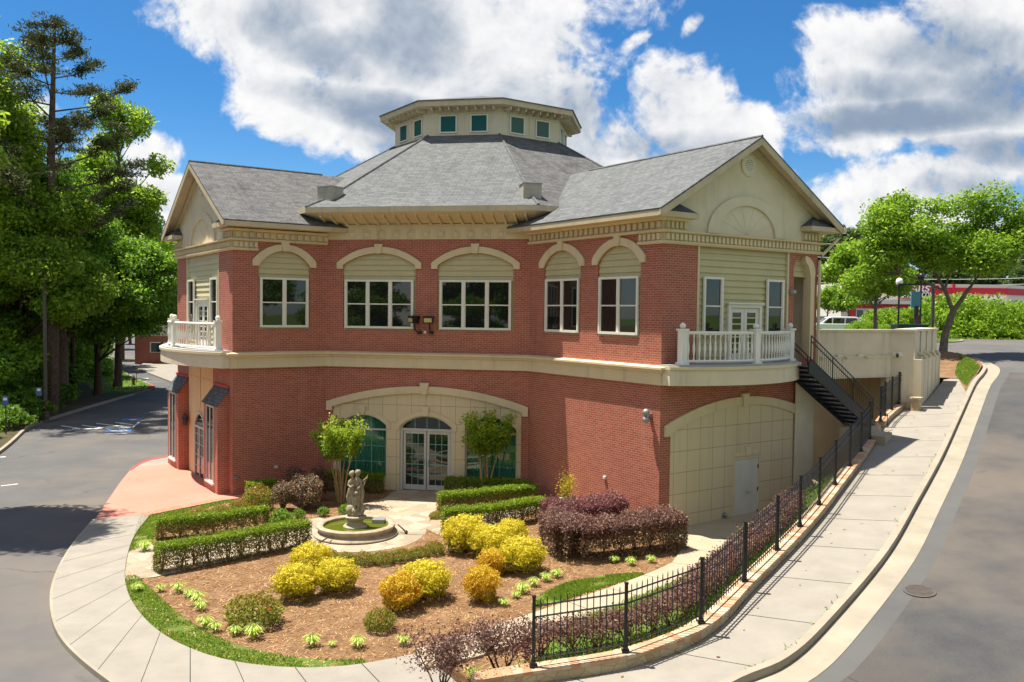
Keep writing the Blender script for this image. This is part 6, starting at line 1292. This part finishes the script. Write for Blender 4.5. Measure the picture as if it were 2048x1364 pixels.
bt = tree('broadleaf_tree', 'far left tree in the dark second row of the wood', pos(-20, 66), 20, .35, crown(0, 0, 12, 5, 5, 7.5, 26, 2.1, 17, .6), 17000, .24, 'leaf_maple', 'bark', LG, 17)
for px, dep, s, lb in ((40, 74, 1.0, 'tree in the dark second row of the wood, behind the tree with blue signs'), (90, 82, .95, 'tree in the dark second row of the wood, right behind the pine'), (140, 92, .9, 'tree in the dark second row of the wood, behind the loose bright tree'), (190, 98, .72, 'last tree of the second row, behind the spreading maple'), (-60, 56, .9, 'tree of the second row beyond the left edge of the picture'), (245, 112, .62, 'tree far behind the lawn island beside the tan building')):
    dup(bt, pos(px, dep), RNG.uniform(0, 6), lb, (s, s, s))
tree('broadleaf_tree', 'fresh bright green tree far off, just left of the left gable', pos(330, 125), 19, .3, crown(0, 0, 11.5, 5, 5, 6, 22, 2.0, 21, .6), 9000, .30, 'leaf_bright', 'bark', None, 21)
un = mound('understory_bush', 'x', 'bush', 'undergrowth along the edge of the wood', 'leaf_under', 2600, .11, (1.5, 1.5, .7), .5, -.3, .25, 0, 8, 60, .3)
uspots = [(20, 858, 3), (60, 842, 3), (-30, 880, 2.0), (95, 822, 2.6), (40, 828, 3.4), (130, 808, 2.6), (100, 805, 3.2), (118, 800, 2.6), (20, 826, 3.6), (150, 768, 2.4), (75, 806, 3.4), (128, 775, 3)]
for i, (px, dep, s, lb) in enumerate(((-40, 52, .6, 'low crowned tree filling the wood at the left edge'), (15, 62, .55, 'low crowned tree in the gloom behind the blue signs'), (70, 70, .6, 'low crowned tree in the gloom behind the lamp post'), (125, 78, .55, 'low crowned tree in the gloom behind the stout trunk'), (172, 84, .5, 'low crowned tree in the gloom beside the lawn island'), (100, 100, .9, 'low crowned tree deep in the wood behind the pine'), (30, 95, .9, 'low crowned tree deep in the wood at the left'))):
    q = pos(px, dep); dup(bt, (q[0], q[1], -3.6 * s / .55), RNG.uniform(0, 6), lb, (s * 1.25, s * 1.25, s))
for i, (px, py, w) in enumerate(uspots):
    x, y = G(px - 14, py, .1); s = w / 3.0; lb = 'leafy undergrowth bush at the edge of the wood, number %d counting from the viewer' % (i + 1)
    lb = ('undergrowth bush below the nearer blue sign', 'undergrowth bush right of the farther blue sign', 'nearest undergrowth bush at the left picture edge', 'undergrowth bush at the foot of the lamp post', 'undergrowth bush behind the two blue signs', 'undergrowth bush left of the stout rough trunk', 'undergrowth bush behind the lamp post', 'undergrowth bush right of the stout rough trunk', 'undergrowth bush at the left edge, second row', 'undergrowth bush beside the lawn island', 'undergrowth bush behind the stout rough trunk', 'farthest undergrowth bush in the shade of the maple')[i]
    if i == 0: un['label'] = lb; move(un, (x, y, .1), 0, (s, s, s))
    else: dup(un, (x, y, .1), RNG.uniform(0, 6), lb, (s, s, s * RNG.uniform(.8, 1.3)))
# right: street tree, bank of shrubs, far trees
x, y, z = AT(1884, 717, 46); cl = crown(-2.3, 0, 8.3, 2.2, 2.2, 2.9, 20, 1.0, 31, .8, -.9) + crown(0, 0, 7.0, 2.4, 2.2, 1.5, 12, .95, 36, .7) + crown(2.5, 0, 8.2, 2.5, 2.3, 3.1, 24, 1.0, 32, .8) + crown(-3.6, .5, 6.6, 2.4, 2.4, 2.2, 12, 1.0, 33, .6) + [(-2.6, 0, 10.2, .9, .9, .9), (2.8, 0, 10.6, 1.0, 1, 1.0), (.3, 0, 10.0, .9, .9, .7)]
t = thing('street_tree', 'large bright green tree with a forked leaning trunk at the end of the tan wall', 'tree', (x, y, z)); t.scale = (.95, .9, .80); mb = MB()
mb.tube([(0, 0, -.3), (.12, 0, 1.6), (.55, 0, 3.2)], [.26, .2, .17], 9, cap=False).tube([(.55, 0, 3.1), (.1, .1, 4.6), (-.9, .2, 6.6), (-1.6, 0, 8.6)], [.13, .10, .08, .03], 7, cap=False).tube([(.55, 0, 3.1), (1.2, -.1, 4.4), (2.3, 0, 6.2), (3.0, 0, 8.6)], [.15, .12, .08, .03], 7, cap=False)
SKEL = [Vector(q) for q in ((.1, .1, 4.6), (-.4, .15, 5.6), (-.9, .2, 6.6), (-1.3, .1, 7.7), (1.2, -.1, 4.4), (1.75, 0, 5.3), (2.3, 0, 6.2), (2.7, 0, 7.4), (.4, .1, 6.4), (-2.4, .2, 5.6))]; mb.tube([(.1, .1, 4.5), (-1.2, .15, 5.2), (-2.5, .2, 5.7)], [.08, .06, .03], 6, cap=False).tube([(.1, .1, 4.6), (.3, .1, 5.6), (.45, .1, 6.6)], [.08, .06, .03], 6, cap=False)
Ps = []; Ds = []; A = np.array([(c[3] * c[4] * c[5]) ** .66 for c in cl]); A /= A.sum(); g = np.random.default_rng(8)
for c, w in zip(cl, A):
    e = Vector(c[:3]); s = min(SKEL, key=lambda q: (q - e).length + 1.2 * max(0, q.z + .6 - e.z)); mb.tube([s, s.lerp(e, .5) + Vector((0, 0, .2)), e], [.06, .04, .012], 5, cap=False)
    P, d = shell(int(50000 * w), (0, 0, 0), (1, 1, 1), .3); P = P * (1 + lump(d, .3, 2.6, int(g.integers(1e6))) + lump(d, .15, 7, int(g.integers(1e6))))[:, None] * np.array(c[3:6]) + np.array(c[:3]); Ps.append(P); Ds.append(unit(d * .6 + np.array((0, 0, .6))))
mb.build('trunk', 'bark_grey', t, smooth=True, local=True); P = np.concatenate(Ps) + RNG.normal(0, .1, (sum(map(len, Ps)), 3)); leaves('crown', P, .10, 'leaf_zelkova', t, .6, np.concatenate(Ds), .5)
x, y, _ = AT(1752, 650, 62); tree('street_tree', 'yellow green smaller tree standing behind the tan parapet', (x, y, UPZ - .1), 7.6, .16, crown(0, 0, 4.9, 3.4, 3.0, 2.4, 24, 1.0, 41, .6), 17000, .12, 'leaf_bright', 'bark_grey', None, 41)
sm = tree('parking_tree', 'x', (0, 0, 0), 4.4, .09, crown(0, 0, 3.1, 1.5, 1.5, 1.1, 12, .62, 43, .6), 4200, .11, 'leaf_zelkova', 'bark_grey', 'small trees in the store car park', 43)
for i, (px, dep, s, lb) in enumerate(((1654, 88, 1.15, 'small car park tree right beside the downspout'), (1698, 86, 1.2, 'small car park tree in front of the left end of the red store'))):
    x, y, _ = AT(px, 650, dep)
    if i == 0: sm['label'] = lb; move(sm, (x, y, 5.1), 0, (s, s, s))
    else: dup(sm, (x, y, 5.1), 2.0, lb, (s, s, s))
bb = mound('bank_shrub', 'x', 'shrub', 'shrubs on the bank across the upper street', 'leaf_bright', 9000, .10, (2.6, 2.0, 1.25), 1.0, -.6, .4, 0, 10, 70, .32)
bs = mound('bank_shrub', 'x', 'shrub', 'shrubs on the bank across the upper street', 'leaf_zelkova', 9000, .11, (2.6, 2.0, 1.25), 1.0, -.6, .42, 0, 10, 72, .32)
BS = [(0, 1785, 72, 1.0, 'bright shrub left of the teal sign'), (0, 1832, 73, .9, 'bright shrub right of the teal sign'), (1, 1872, 71, 1.05, 'dark green shrub behind the forked trunk'), (0, 1915, 70, 1.25, 'tall yellow green shrub right of the forked trunk'), (1, 1958, 71, 1.05, 'shrub in the middle of the bank, left of the highest clump'), (0, 1995, 72, 1.3, 'highest yellow green clump on the bank'), (1, 1985, 69, .85, 'low dark shrub in front of the highest clump'), (0, 2035, 71, 1.35, 'rightmost shrub of the bank inside the picture'), (1, 2075, 70, 1.2, 'shrub of the bank just beyond the right picture edge'), (1, 1935, 68.6, .6, 'small clipped shrub at the verge below the middle of the bank'), (1, 1900, 68.6, .55, 'small clipped shrub at the verge next to the forked trunk'), (0, 2018, 68, .55, 'small orange topped shrub at the verge near the right edge'), (0, 1725, 66, .5, 'low hedge-like shrub behind the parapet under the small tree'), (0, 1765, 66, .45, 'low hedge-like shrub behind the parapet right of the small tree')]
seen = set()
for k_, px, dep, s, lb in BS:
    x, y, _ = AT(px, 660, dep); b_ = bs if k_ else bb
    if k_ not in seen: seen.add(k_); b_['label'] = lb; move(b_, (x, y, UPZ - .1), 0, (s, s, s))
    else: dup(b_, (x, y, UPZ - .1), RNG.uniform(0, 6), lb, (s * RNG.uniform(.8, 1.15), s, s * RNG.uniform(.65, 1.35)))
ft = tree('distant_tree', 'x', (0, 0, 0), 17, .3, crown(0, 0, 10.5, 4.6, 4.6, 5.6, 22, 1.9, 51, .6), 7500, .34, 'leaf_far', 'bark', 'wooded skyline behind the store', 51)
fp = tree('distant_tree', 'x', (0, 0, 0), 21, .3, crown(0, 0, 14.0, 3.6, 3.6, 6.4, 26, 1.3, 52, .45), 6500, .30, 'leaf_pine', 'bark', 'wooded skyline behind the store', 52)
FT = [(1630, 150), (1652, 165), (1675, 150), (1700, 172), (1735, 160), (1770, 175), (1805, 160), (1840, 172), (1880, 160), (1915, 172), (1950, 160), (1985, 170), (2020, 158), (2055, 168), (2090, 160), (1600, 160), (1665, 185), (1720, 190), (1860, 190), (2000, 190)]
for i, (px, dep) in enumerate(FT):
    x, y, _ = AT(px, 640, dep); b_ = (ft, fp)[i % 2]; s = RNG.uniform(.9, 1.15) * (.80 if px > 1720 else 1.0)
    lb = 'one of the dark trees of the wooded skyline behind the store'
    if i < 2: b_['label'] = lb; move(b_, (x, y, 5), 0, (s, s, s))
    else: dup(b_, (x, y, 5), RNG.uniform(0, 6), lb, (s, s, s))
for i, (px, dep) in enumerate(((300, 150), (260, 160), (345, 165), (200, 140), (150, 150), (90, 140), (20, 140))): x, y, _ = AT(px, 640, dep); s = RNG.uniform(.75, .95); dup(ft, (x, y, 0), RNG.uniform(0, 6), 'one of the distant trees seen between the wood and the left gable', (s, s, s))['group'] = 'distant trees beyond the left car park'
for i in range(26):
    x, y = -190 + i * 17, 205 + 12 * math.sin(i * 1.7)
    if not -75 < x < 60: continue
    s = RNG.uniform(.7, .95); dup((ft, fp)[i % 2], (x, y, 1), i * 1.1, 'one of the distant trees hidden behind the brick building', (s, s, s))['group'] = 'distant trees behind the brick building'
# the trees across the street that the windows mirror
for i, (x, y, s) in enumerate(((-34, -14, .8), (-25, -20, .9), (-16, -16, .82), (-8, -22, .95), (0, -17, .85), (8, -23, .95), (16, -18, .9), (25, -24, 1.0), (34, -16, .9), (44, -10, .9), (-44, -6, .9), (52, 2, .9), (-30, -11, .62), (-21, -13, .6), (-12, -12, .64), (-4, -14, .6), (4, -12, .62), (12, -14, .6), (20, -12, .64), (29, -13, .6), (39, -9, .62), (47, -3, .6), (-38, -5, .6))): dup(bt, (x, y, (0 if x < 10 else 1) - (2.6 if s < .7 else 0)), i * 1.3, 'one of the leafy trees across the street mirrored in the windows', (s, s, s))['group'] = 'trees across the street behind the viewer'
# ---------------------------------------------------------------- background: store, cars, lamps, signs, far buildings
def text(s_, size, mat, parent, M, ext=.02, shear=0.0, name='lettering', width=None):
    c = bpy.data.curves.new(name, 'FONT'); c.body = s_; c.size = size; c.extrude = ext; c.shear = shear; c.align_x = 'LEFT'; c.offset = size * .022
    o = bpy.data.objects.new(name, c); COL.objects.link(o); dg = bpy.context.evaluated_depsgraph_get(); me = bpy.data.meshes.new_from_object(o.evaluated_get(dg)); bpy.data.objects.remove(o); bpy.data.curves.remove(c)
    if width:
        mx = max(v.co.x for v in me.vertices)
        for v in me.vertices: v.co.x *= width / mx
    me.materials.clear(); me.materials.append(MATS[mat]); me.name = name; o = bpy.data.objects.new(name, me); COL.objects.link(o); me.transform(M)
    if parent: o.parent = parent; o.matrix_parent_inverse = (parent.matrix_basis if parent.parent is None else Matrix.Identity(4)).inverted()
    return o
DS = 112; ZL = 5.1
def sx2(px, dep=DS): return AT(px, 620, dep)[0]
def zz2(px, py, dep=DS): return AT(px, py, dep)[2]
X0, X1 = sx2(1682), sx2(2012); ztop = zz2(1880, 568); st = thing('store_building', 'long white store with a red stripe and red sign beyond the car park', 'building', (X0, DS, ZL))
F = frame((0, DS), (1, 0), (0, -1)); zA, zB, zC = zz2(1880, 575), zz2(1880, 588), zz2(1880, 601)
MB(F).box(X0, X1, -25, 0, ZL, ztop).build('wall', 'store_white', st); MB(F).box(X0, X1 + .1, -.01, .12, zB, zA).build('red_stripe', 'store_red', st)
MB(F).box(X0 - .3, X1 + .3, -.02, 1.2, zC - .55, zC - .1).build('canopy', 'store_white', st); MB(F).box(X0, X1, 0, .2, zC - 1.1, zC - .6).build('lower_stripe', 'store_red', st)
MB(frame((X1, DS), (.80, .6), (.6, -.8))).box(0, 20, -12, 0, ZL, ztop).build('side_wall', 'store_white', st); MB(frame((X1, DS), (.80, .6), (.6, -.8))).box(0.05, 20, -.01, .12, zB, zA).build('red_stripe', 'store_red', st)
for a, b_ in ((1712, 1728), (1729, 1741), (1742, 1755), (1757, 1775), (1776, 1800), (1802, 1830), (1834, 1860), (1863, 1890)): w = MB(F).box(sx2(a), sx2(b_), .0, .06, ZL + .3, zC - 1.25).build('window', 'trim_white', st); MB(F).box(sx2(a) + .12, sx2(b_) - .12, .05, .09, ZL + .4, zC - 1.35).build('glass', 'glass_far', w)
MB(F).box(sx2(1699), sx2(1709), 0, .4, ZL, zC - 1.2).build('entrance_pier', 'store_red', st); MB(F).box(sx2(1903), sx2(1907), 0, .3, ZL, ztop).build('pilaster', 'store_red', st)
xs0, xs1 = sx2(1797), sx2(1874); z0_, z1_ = zz2(1830, 597), zz2(1830, 570.5)
sg = MB(F).box(xs0, xs1, .12, .45, z0_, z1_).build('sign_board', 'store_red', st); MB(F).box(sx2(1796), sx2(1863), .45, .47, z0_ + .1, (z0_ + z1_) / 2 - .05).build('sign_panel', 'store_black', sg)
TM = lambda x, z: Matrix.Translation((x, DS - .5, z)) @ Matrix.Rotation(R(90), 4, 'X')
text('SAYS Y   .COM', 1.02, 'car_white', sg, TM(sx2(1797), z0_ + .12), .03, .2, width=sx2(1862) - sx2(1797)); text('ARS', 1.05, 'car_white', sg, TM(sx2(1815), (z0_ + z1_) / 2 + .05), .03, .25, width=sx2(1859) - sx2(1818))
MB(F).prism([(sx2(1806), (z0_ + z1_) / 2 + .05), (sx2(1820), z1_ - .15), (sx2(1824), z1_ - .15), (sx2(1813), (z0_ + z1_) / 2 + .05)], .46, .5).build('sign_swoosh', 'car_white', sg)
x0, x1 = sx2(1600, 150), sx2(1683, 150); wh = thing('warehouse', 'pale grey blue low warehouse left of the store', 'building', (x0, 150, 5)); MB().box(x0, x1, 150, 170, 5, zz2(1650, 579, 150)).build('wall', 'car_silver', wh); MB().box(x0 - .2, x1 + .2, 149.8, 170.2, zz2(1650, 579, 150), zz2(1650, 577, 150)).build('roof', 'store_white', wh); MB().box(sx2(1662, 150), sx2(1666, 150), 149.9, 149.99, zz2(1650, 594, 150), zz2(1650, 586, 150)).build('door', 'store_black', wh)
# cars
def car(label, loc, rz, paint, suv=True, s=1.0):
    t = thing('parked_car', label, 'car', loc, 'cars in the store car park', rz); L_, W_, hh = 4.5, 1.8, (1.62 if suv else 1.42)
    side = [(-2.25, .35), (-2.25, .80), (-2.15, .98), (-1.2, 1.02), (1.25, 1.02), (2.0, .92), (2.25, .70), (2.25, .35)]; roof = [(-2.05, 1.0), (-1.75, hh - .06), (-1.5, hh), (.3, hh), (.6, hh - .06), (1.35, 1.0)] if suv else [(-1.9, 1.0), (-1.2, hh - .05), (-.9, hh), (.2, hh), (.45, hh - .05), (1.25, 1.0)]
    mb = MB().prism(side, -W_ / 2, W_ / 2); bo = mb.build('body', paint, t, local=True); bv = bo.modifiers.new('b', 'BEVEL'); bv.width = .08; bv.segments = 3
    cb = MB().prism(roof, -W_ / 2 + .12, W_ / 2 - .12).build('cabin', paint, t, local=True); bv = cb.modifiers.new('b', 'BEVEL'); bv.width = .06; bv.segments = 2
    r = roof; m_ = MB()
    for y_ in (-W_ / 2 + .115, W_ / 2 - .115):
        for a, b_ in ((-1.72 if suv else -1.4, -.75), (-.65, .25), (.35, .98)): k = .05 if abs(a) > .5 else .0; m_.prism([(a - .12 * (a < -1), 1.06), (a + .12 * (a < -1), hh - .13), (b_ - (.42 if b_ > .5 else .03), hh - .13), (b_, 1.06)], y_ - .012, y_ + .012)
    m_.add([(-W_ * 0 + r[1][0] - .03, -.68, hh - .12), (r[1][0] - .03, .68, hh - .12), (r[0][0] + .03, .72, 1.08), (r[0][0] + .03, -.72, 1.08)], [(0, 1, 2, 3)]).add([(r[4][0] + .08, -.68, hh - .1), (r[4][0] + .08, .68, hh - .1), (r[5][0] - .02, .72, 1.06), (r[5][0] - .02, -.72, 1.06)], [(0, 1, 2, 3)])
    m_.build('window_glass', 'glass_dark', t, local=True, recalc=False)
    for x_ in (-1.4, 1.4):
        for y_ in (-.82, .82):
            w = MB(); w.lathe([(.2, -.1), (.33, -.1), (.34, 0), (.33, .1), (.2, .1)], (0, 0, 0), 18); w.v = [Vector((x_ + v.x, y_ + v.z, .34 + v.y)) for v in w.v]; wo = w.build('wheel', 'rubber', t, local=True)
            w = MB(); w.lathe([(.02, -.105), (.2, -.105), (.2, .105), (.02, .105)], (0, 0, 0), 14); w.v = [Vector((x_ + v.x, y_ + v.z, .34 + v.y)) for v in w.v]; w.build('rim', 'car_silver', wo, local=True)
    for y_ in (-.62, .62): MB().box(2.17, 2.262, y_ - .2, y_ + .2, .66, .80).build('headlight', 'lamp_globe', t, local=True); MB().box(-2.262, -2.17, y_ - .2, y_ + .2, .72, .9).build('tail_light', 'store_red', t, local=True)
    return t
def cpos(px, dep, z=5.14): x, y, _ = AT(px, 650, dep); return (x, y, z)
car('white sport utility car just behind the tan parapet next to the downspout', cpos(1668, 72), R(172), 'car_white')
car('blue car between the white car and the low shrubs', cpos(1700, 92), R(85), 'car_blue', False); car('light blue car behind the low shrubs in front of the store windows', cpos(1728, 95), R(95), 'car_silver', False); car('dark car behind the white car, beside the downspout', cpos(1652, 84), R(88), 'car_dark')
car('silver car seen past the dark pole right of the teal sign', cpos(1850, 88), R(90), 'car_silver', False); car('white car farthest right of the parked row, by the pole', cpos(1868, 90), R(92), 'car_white', False); car('dark blue car beside the white car near the downspout', cpos(1668, 90), R(90), 'car_blue', False)
car('blue car in front of the store behind the yellow green tree', cpos(1762, 96), R(90), 'car_blue')
# lamps, sign, poles, wires
def post_lamp(px, dep, topy, label, globe=True, r=.07):
    x, y, zt_ = AT(px, topy, dep); t = thing('street_lamp', label, 'street lamp', (x, y, 5.1), 'lamp posts beyond the tan wall')
    MB().lathe([(r * 1.8, 0), (r * 1.8, .25), (r * 1.1, .4), (r, .5), (r * .8, zt_ - 5.1 - .55)], (0, 0, 0), 10).build('pole', 'metal_black', t, smooth=True, local=True); h = zt_ - 5.1
    MB().lathe([(.08, h - .6), (.14, h - .52), (.20, h - .45)], (0, 0, 0), 12).build('collar', 'metal_black', t, local=True); MB().lathe([(.17, h - .45), (.22, h - .30), (.20, h - .12), (.10, h - .02), (.02, h)], (0, 0, 0), 14).build('globe', 'lamp_globe' if globe else 'metal_black', t, smooth=True, local=True); return t
post_lamp(1799, 56, 556, 'black lamp post with a pale globe left of the teal sign'); post_lamp(1843, 60, 546, 'black lamp post with a dark head directly above the teal sign', False)
x, y, z = AT(1865, 640, 54); t = thing('utility_pole', 'plain dark brown pole right of the teal sign', 'pole', (x, y, 5.1)); h = AT(1865, 566, 54)[2] - 5.1; MB().lathe([(.11, 0), (.10, h), (.02, h + .03)], (0, 0, 0), 12).build('shaft', 'iron_dark', t, smooth=True, local=True); MB().box(-2.2, 0, -.03, .03, h - .15, h - .05).build('arm', 'metal_black', t, local=True)
x, y, z = AT(1830, 640, 57); t = thing('sign_post', 'blank teal sign on a dark post with a brick foot above the tan wall', 'sign', (x, y, 5.1)); za, zb = AT(1830, 615, 57)[2] - 5.1, AT(1830, 583, 57)[2] - 5.1
MB().box(-.30, .30, -.06, .06, za, zb).build('sign_panel', 'sign_teal', t, local=True); MB().box(-.06, .18, -.10, .10, .0, za + .1).build('post', 'metal_black', t, local=True); MB().box(-.03, .24, -.16, .16, 0, AT(1830, 637, 57)[2] - 5.1 + .2).build('brick_foot', 'brick_dark', t, local=True)
x, y, z = AT(1818, 655, 50); t = thing('transformer_box', 'flat dark green utility box top showing over the tan parapet', 'utility box', (x, y, 5.1)); MB().box(-.85, .85, -.5, .5, 0, z - 5.1 + .12).build('cabinet', 'box_green', t, local=True); MB().box(-.92, .92, -.56, .56, z - 5.1 + .12, z - 5.1 + .2).build('lid', 'box_green', t, local=True)
wires = [(476, 486), (504, 512), (542, 548), (556, 560)]
for i, (ya, yb) in enumerate(wires):
    a = Vector(AT(1500, ya, 128)); b_ = Vector(AT(2200, yb, 128)); q = MB().tube([a.lerp(b_, f) - Vector((0, 0, 1.0 * 4 * f * (1 - f))) for f in np.linspace(0, 1, 13)], .045, 4).build('power_line', 'wire_grey'); tag(q, ('topmost power line crossing behind the right trees', 'second power line from the top behind the right trees', 'third power line from the top behind the right trees', 'lowest power line behind the right trees')[i], 'wire', 'power lines behind the trees')
# left: far building, hydrant, sign posts, lamp post, painted bays, manhole
DB = 104; x0, x1 = AT(296, 640, DB)[0], AT(372, 640, DB)[0]; z_ = lambda py, d_=DB: AT(330, py, d_)[2]
t = thing('far_building', 'tan stucco building with dark blue and grey roof and brick base beyond the left gable', 'building', (x0, DB, 0))
MB().box(x0 - 1.5, x1, DB, DB + 16, -1, z_(578)).build('wall', 'far_tan', t); MB().box(x0 - 1.8, x1 + .4, DB - .4, DB + 16, z_(578), z_(574)).build('eave', 'trim_white', t)
MB().prism([(x0 - 1.7, z_(574)), (x1 + .3, z_(574)), (x1 + .3, z_(561)), (x0 - 1.7, z_(561))], DB + .2, DB + 2).build('roof_band', 'far_navy', t)
MB().slope([(x0 - 2, DB + 1, z_(561)), (x1 + 1, DB + 1, z_(561)), (x0 + 2.6, DB + 9, z_(537)), (x0 + .5, DB + 9, z_(537))], .1).build('roof', 'far_roof', t)
MB().box(x0 - 1.55, x1 + .05, DB - .12, DB, -1, z_(672)).build('brick_base', 'far_brick', t)
mb = MB()
for px in (304, 325, 346, 367): xx = AT(px, 640, DB)[0]; mb.box(xx - .2, xx + .2, DB - .15, DB, z_(672), z_(578))
mb.build('pilaster', 'trim_white', t)
for px in (314, 336, 357):
    xx = AT(px, 640, DB)[0]; MB(frame((xx, DB), (1, 0), (0, -1))).prism(arched(-.62, .62, z_(640), z_(598), .55), 0, .08, [arched(-.48, .48, z_(640) + .1, z_(598), .45)]).build('arch_trim', 'trim_cream', t)
    w = MB().box(xx - .8, xx + .8, DB - .16, DB - .1, z_(705), z_(684)).build('window', 'trim_white', t); MB().box(xx - .65, xx + .65, DB - .19, DB - .15, z_(704), z_(686)).build('glass', 'glass_far', w)
sheet('pavement', [AT(270, 676, 96)[:2], AT(345, 716, 78)[:2], (AT(345, 716, 78)[0] + 8, 78), (AT(345, 676, 104)[0], 103.5), (AT(290, 676, 104)[0], 103.5)], .14, 'concrete', th=.2)
x, y = G(267, 770, .15); t = thing('fire_hydrant', 'old rusty fire hydrant on the tip of the lawn island', 'hydrant', (x, y, .14)); MB().lathe([(.16, 0), (.16, .06), (.11, .08), (.11, .55), (.15, .58), (.15, .62), (.12, .72), (.04, .80), (.03, .86)], (0, 0, 0), 14).build('barrel', 'hydrant_rust', t, smooth=True, local=True); MB().tube([(-.2, 0, .48), (.2, 0, .48)], .06, 8).tube([(0, 0, .45), (0, -.2, .45)], .07, 8).build('nozzle', 'hydrant_rust', t, local=True)
x, y = G(267, 768, .15); t = thing('marker_post', 'thin dark marker stake behind the hydrant', 'post', (x, y + .6, .14)); MB().tube([(0, 0, 0), (0, 0, 1.15)], .025, 6).ball((0, 0, 1.18), .07, 8, 6).build('stake', 'hydrant_rust', t, local=True)
for px, py, top, lb in ((79, 846, 774, 'farther blue parking sign on a thin post at the kerb'), (12, 868, 792, 'nearer blue parking sign on a thin post at the left picture edge')):
    x, y = G(px, py, .15); h = (py - top) / FPX * y; t = thing('parking_sign', lb, 'sign', (x, y, .14), 'blue parking signs at the kerb'); MB().tube([(0, 0, 0), (0, 0, h)], .03, 6).build('post', 'metal_black', t, local=True); MB().box(-.16, .16, -.05, -.032, h - .48, h).build('sign_plate', 'sign_blue', t, local=True); MB().box(-.10, .10, -.056, -.05, h - .20, h - .06).build('symbol', 'lamp_globe', t, local=True)
x, y = G(91, 840, .15); t = thing('street_lamp', 'tall dark lamp post at the kerb in front of the wood', 'street lamp', (x, y, .14)); MB().lathe([(.22, 0), (.22, .5), (.11, .6), (.10, 8.5)], (0, 0, 0), 10).build('pole', 'iron_dark', t, smooth=True, local=True); MB().box(-.35, .35, -.2, .2, 8.5, 8.7).build('lamp_head', 'iron_dark', t, local=True)
def paint(name, quads_, z, mat): mb = MB(); [mb.add([(*G(*p, 0), z) for p in q], [(0, 1, 2, 3)]) for q in quads_]; return tag(mb.build(name, mat, recalc=False), kind='structure')
def ln(a, b_, w=1.6): return [(a[0], a[1] - w / 2), (b_[0], b_[1] - w / 2), (b_[0], b_[1] + w / 2), (a[0], a[1] + w / 2)]
k = 5.247; q = lambda a, b_: (a / k, 640 + b_ / k)
paint('parking_lines', [ln(q(640, 1110), q(880, 1145)), ln(q(860, 1105), q(1120, 1140)), ln(q(1010, 1085), q(1390, 1130)), ln(q(1210, 1075), q(1400, 1100)), ln(q(760, 1145), q(1390, 1130), 1.2), ln(q(1100, 1196), q(1330, 1192), 1.4), [q(1380, 1130), q(1400, 1130), q(1470, 1068), q(1450, 1068)], ln(q(0, 1440), q(60, 1436), 1.2), ln(q(1190, 436), q(1280, 434), .8), ln(q(1250, 492), q(1390, 490), .9), ln(q(1440, 620), q(1560, 612), .9), ln((2, 972), (36, 968), 1.2)], .006, 'paint_line')
paint('accessible_bay_marking', [[q(1125, 1150), q(1390, 1145), q(1370, 1172), q(1110, 1178)], [q(1290, 1038), q(1500, 1036), q(1480, 1052), q(1270, 1056)]], .005, 'paint_blue')
paint('accessible_symbol', [[q(1160, 1160), q(1230, 1157), q(1225, 1166), q(1150, 1168)], [q(1245, 1154), q(1335, 1152), q(1330, 1156), q(1242, 1158)], [q(1240, 1164), q(1325, 1163), q(1320, 1168), q(1236, 1169)], [q(1320, 1153), q(1338, 1152), q(1325, 1168), q(1308, 1168)], [q(1360, 1043), q(1430, 1042), q(1420, 1050), q(1350, 1051)]], .009, 'paint_line')
for px, py, z, lb, zf_ in ((140, 1107, .004, 'round iron manhole cover in the asphalt by the left kerb', None), (1839, 1182, None, 'round iron manhole cover in the climbing street', 1)):
    if zf_: x, y = GR(px, py, -.13); zz3 = zr(x, y) - .13
    else: x, y = G(px, py, 0); zz3 = z
    t = thing('manhole_cover', lb, 'manhole', (x, y, zz3), 'manhole covers'); o = MB().lathe([(.32, 0), (.32, .012), (.27, .014), (.27, .008), (.0, .008)], (0, 0, 0), 28, cap=False).build('ring', 'iron_dark', t, local=True); mb = MB()
    for i in range(9): w = math.sqrt(max(.001, .26 ** 2 - (-.22 + i * .055) ** 2)); mb.box(-w, w, -.22 + i * .055 - .012, -.22 + i * .055 + .012, .006, .014)
    mb.build('lid_rib', 'iron_dark', t, local=True)
    if zf_:
        for c in t.children: c.rotation_euler = (R(5.3), -R(4.1), 0)
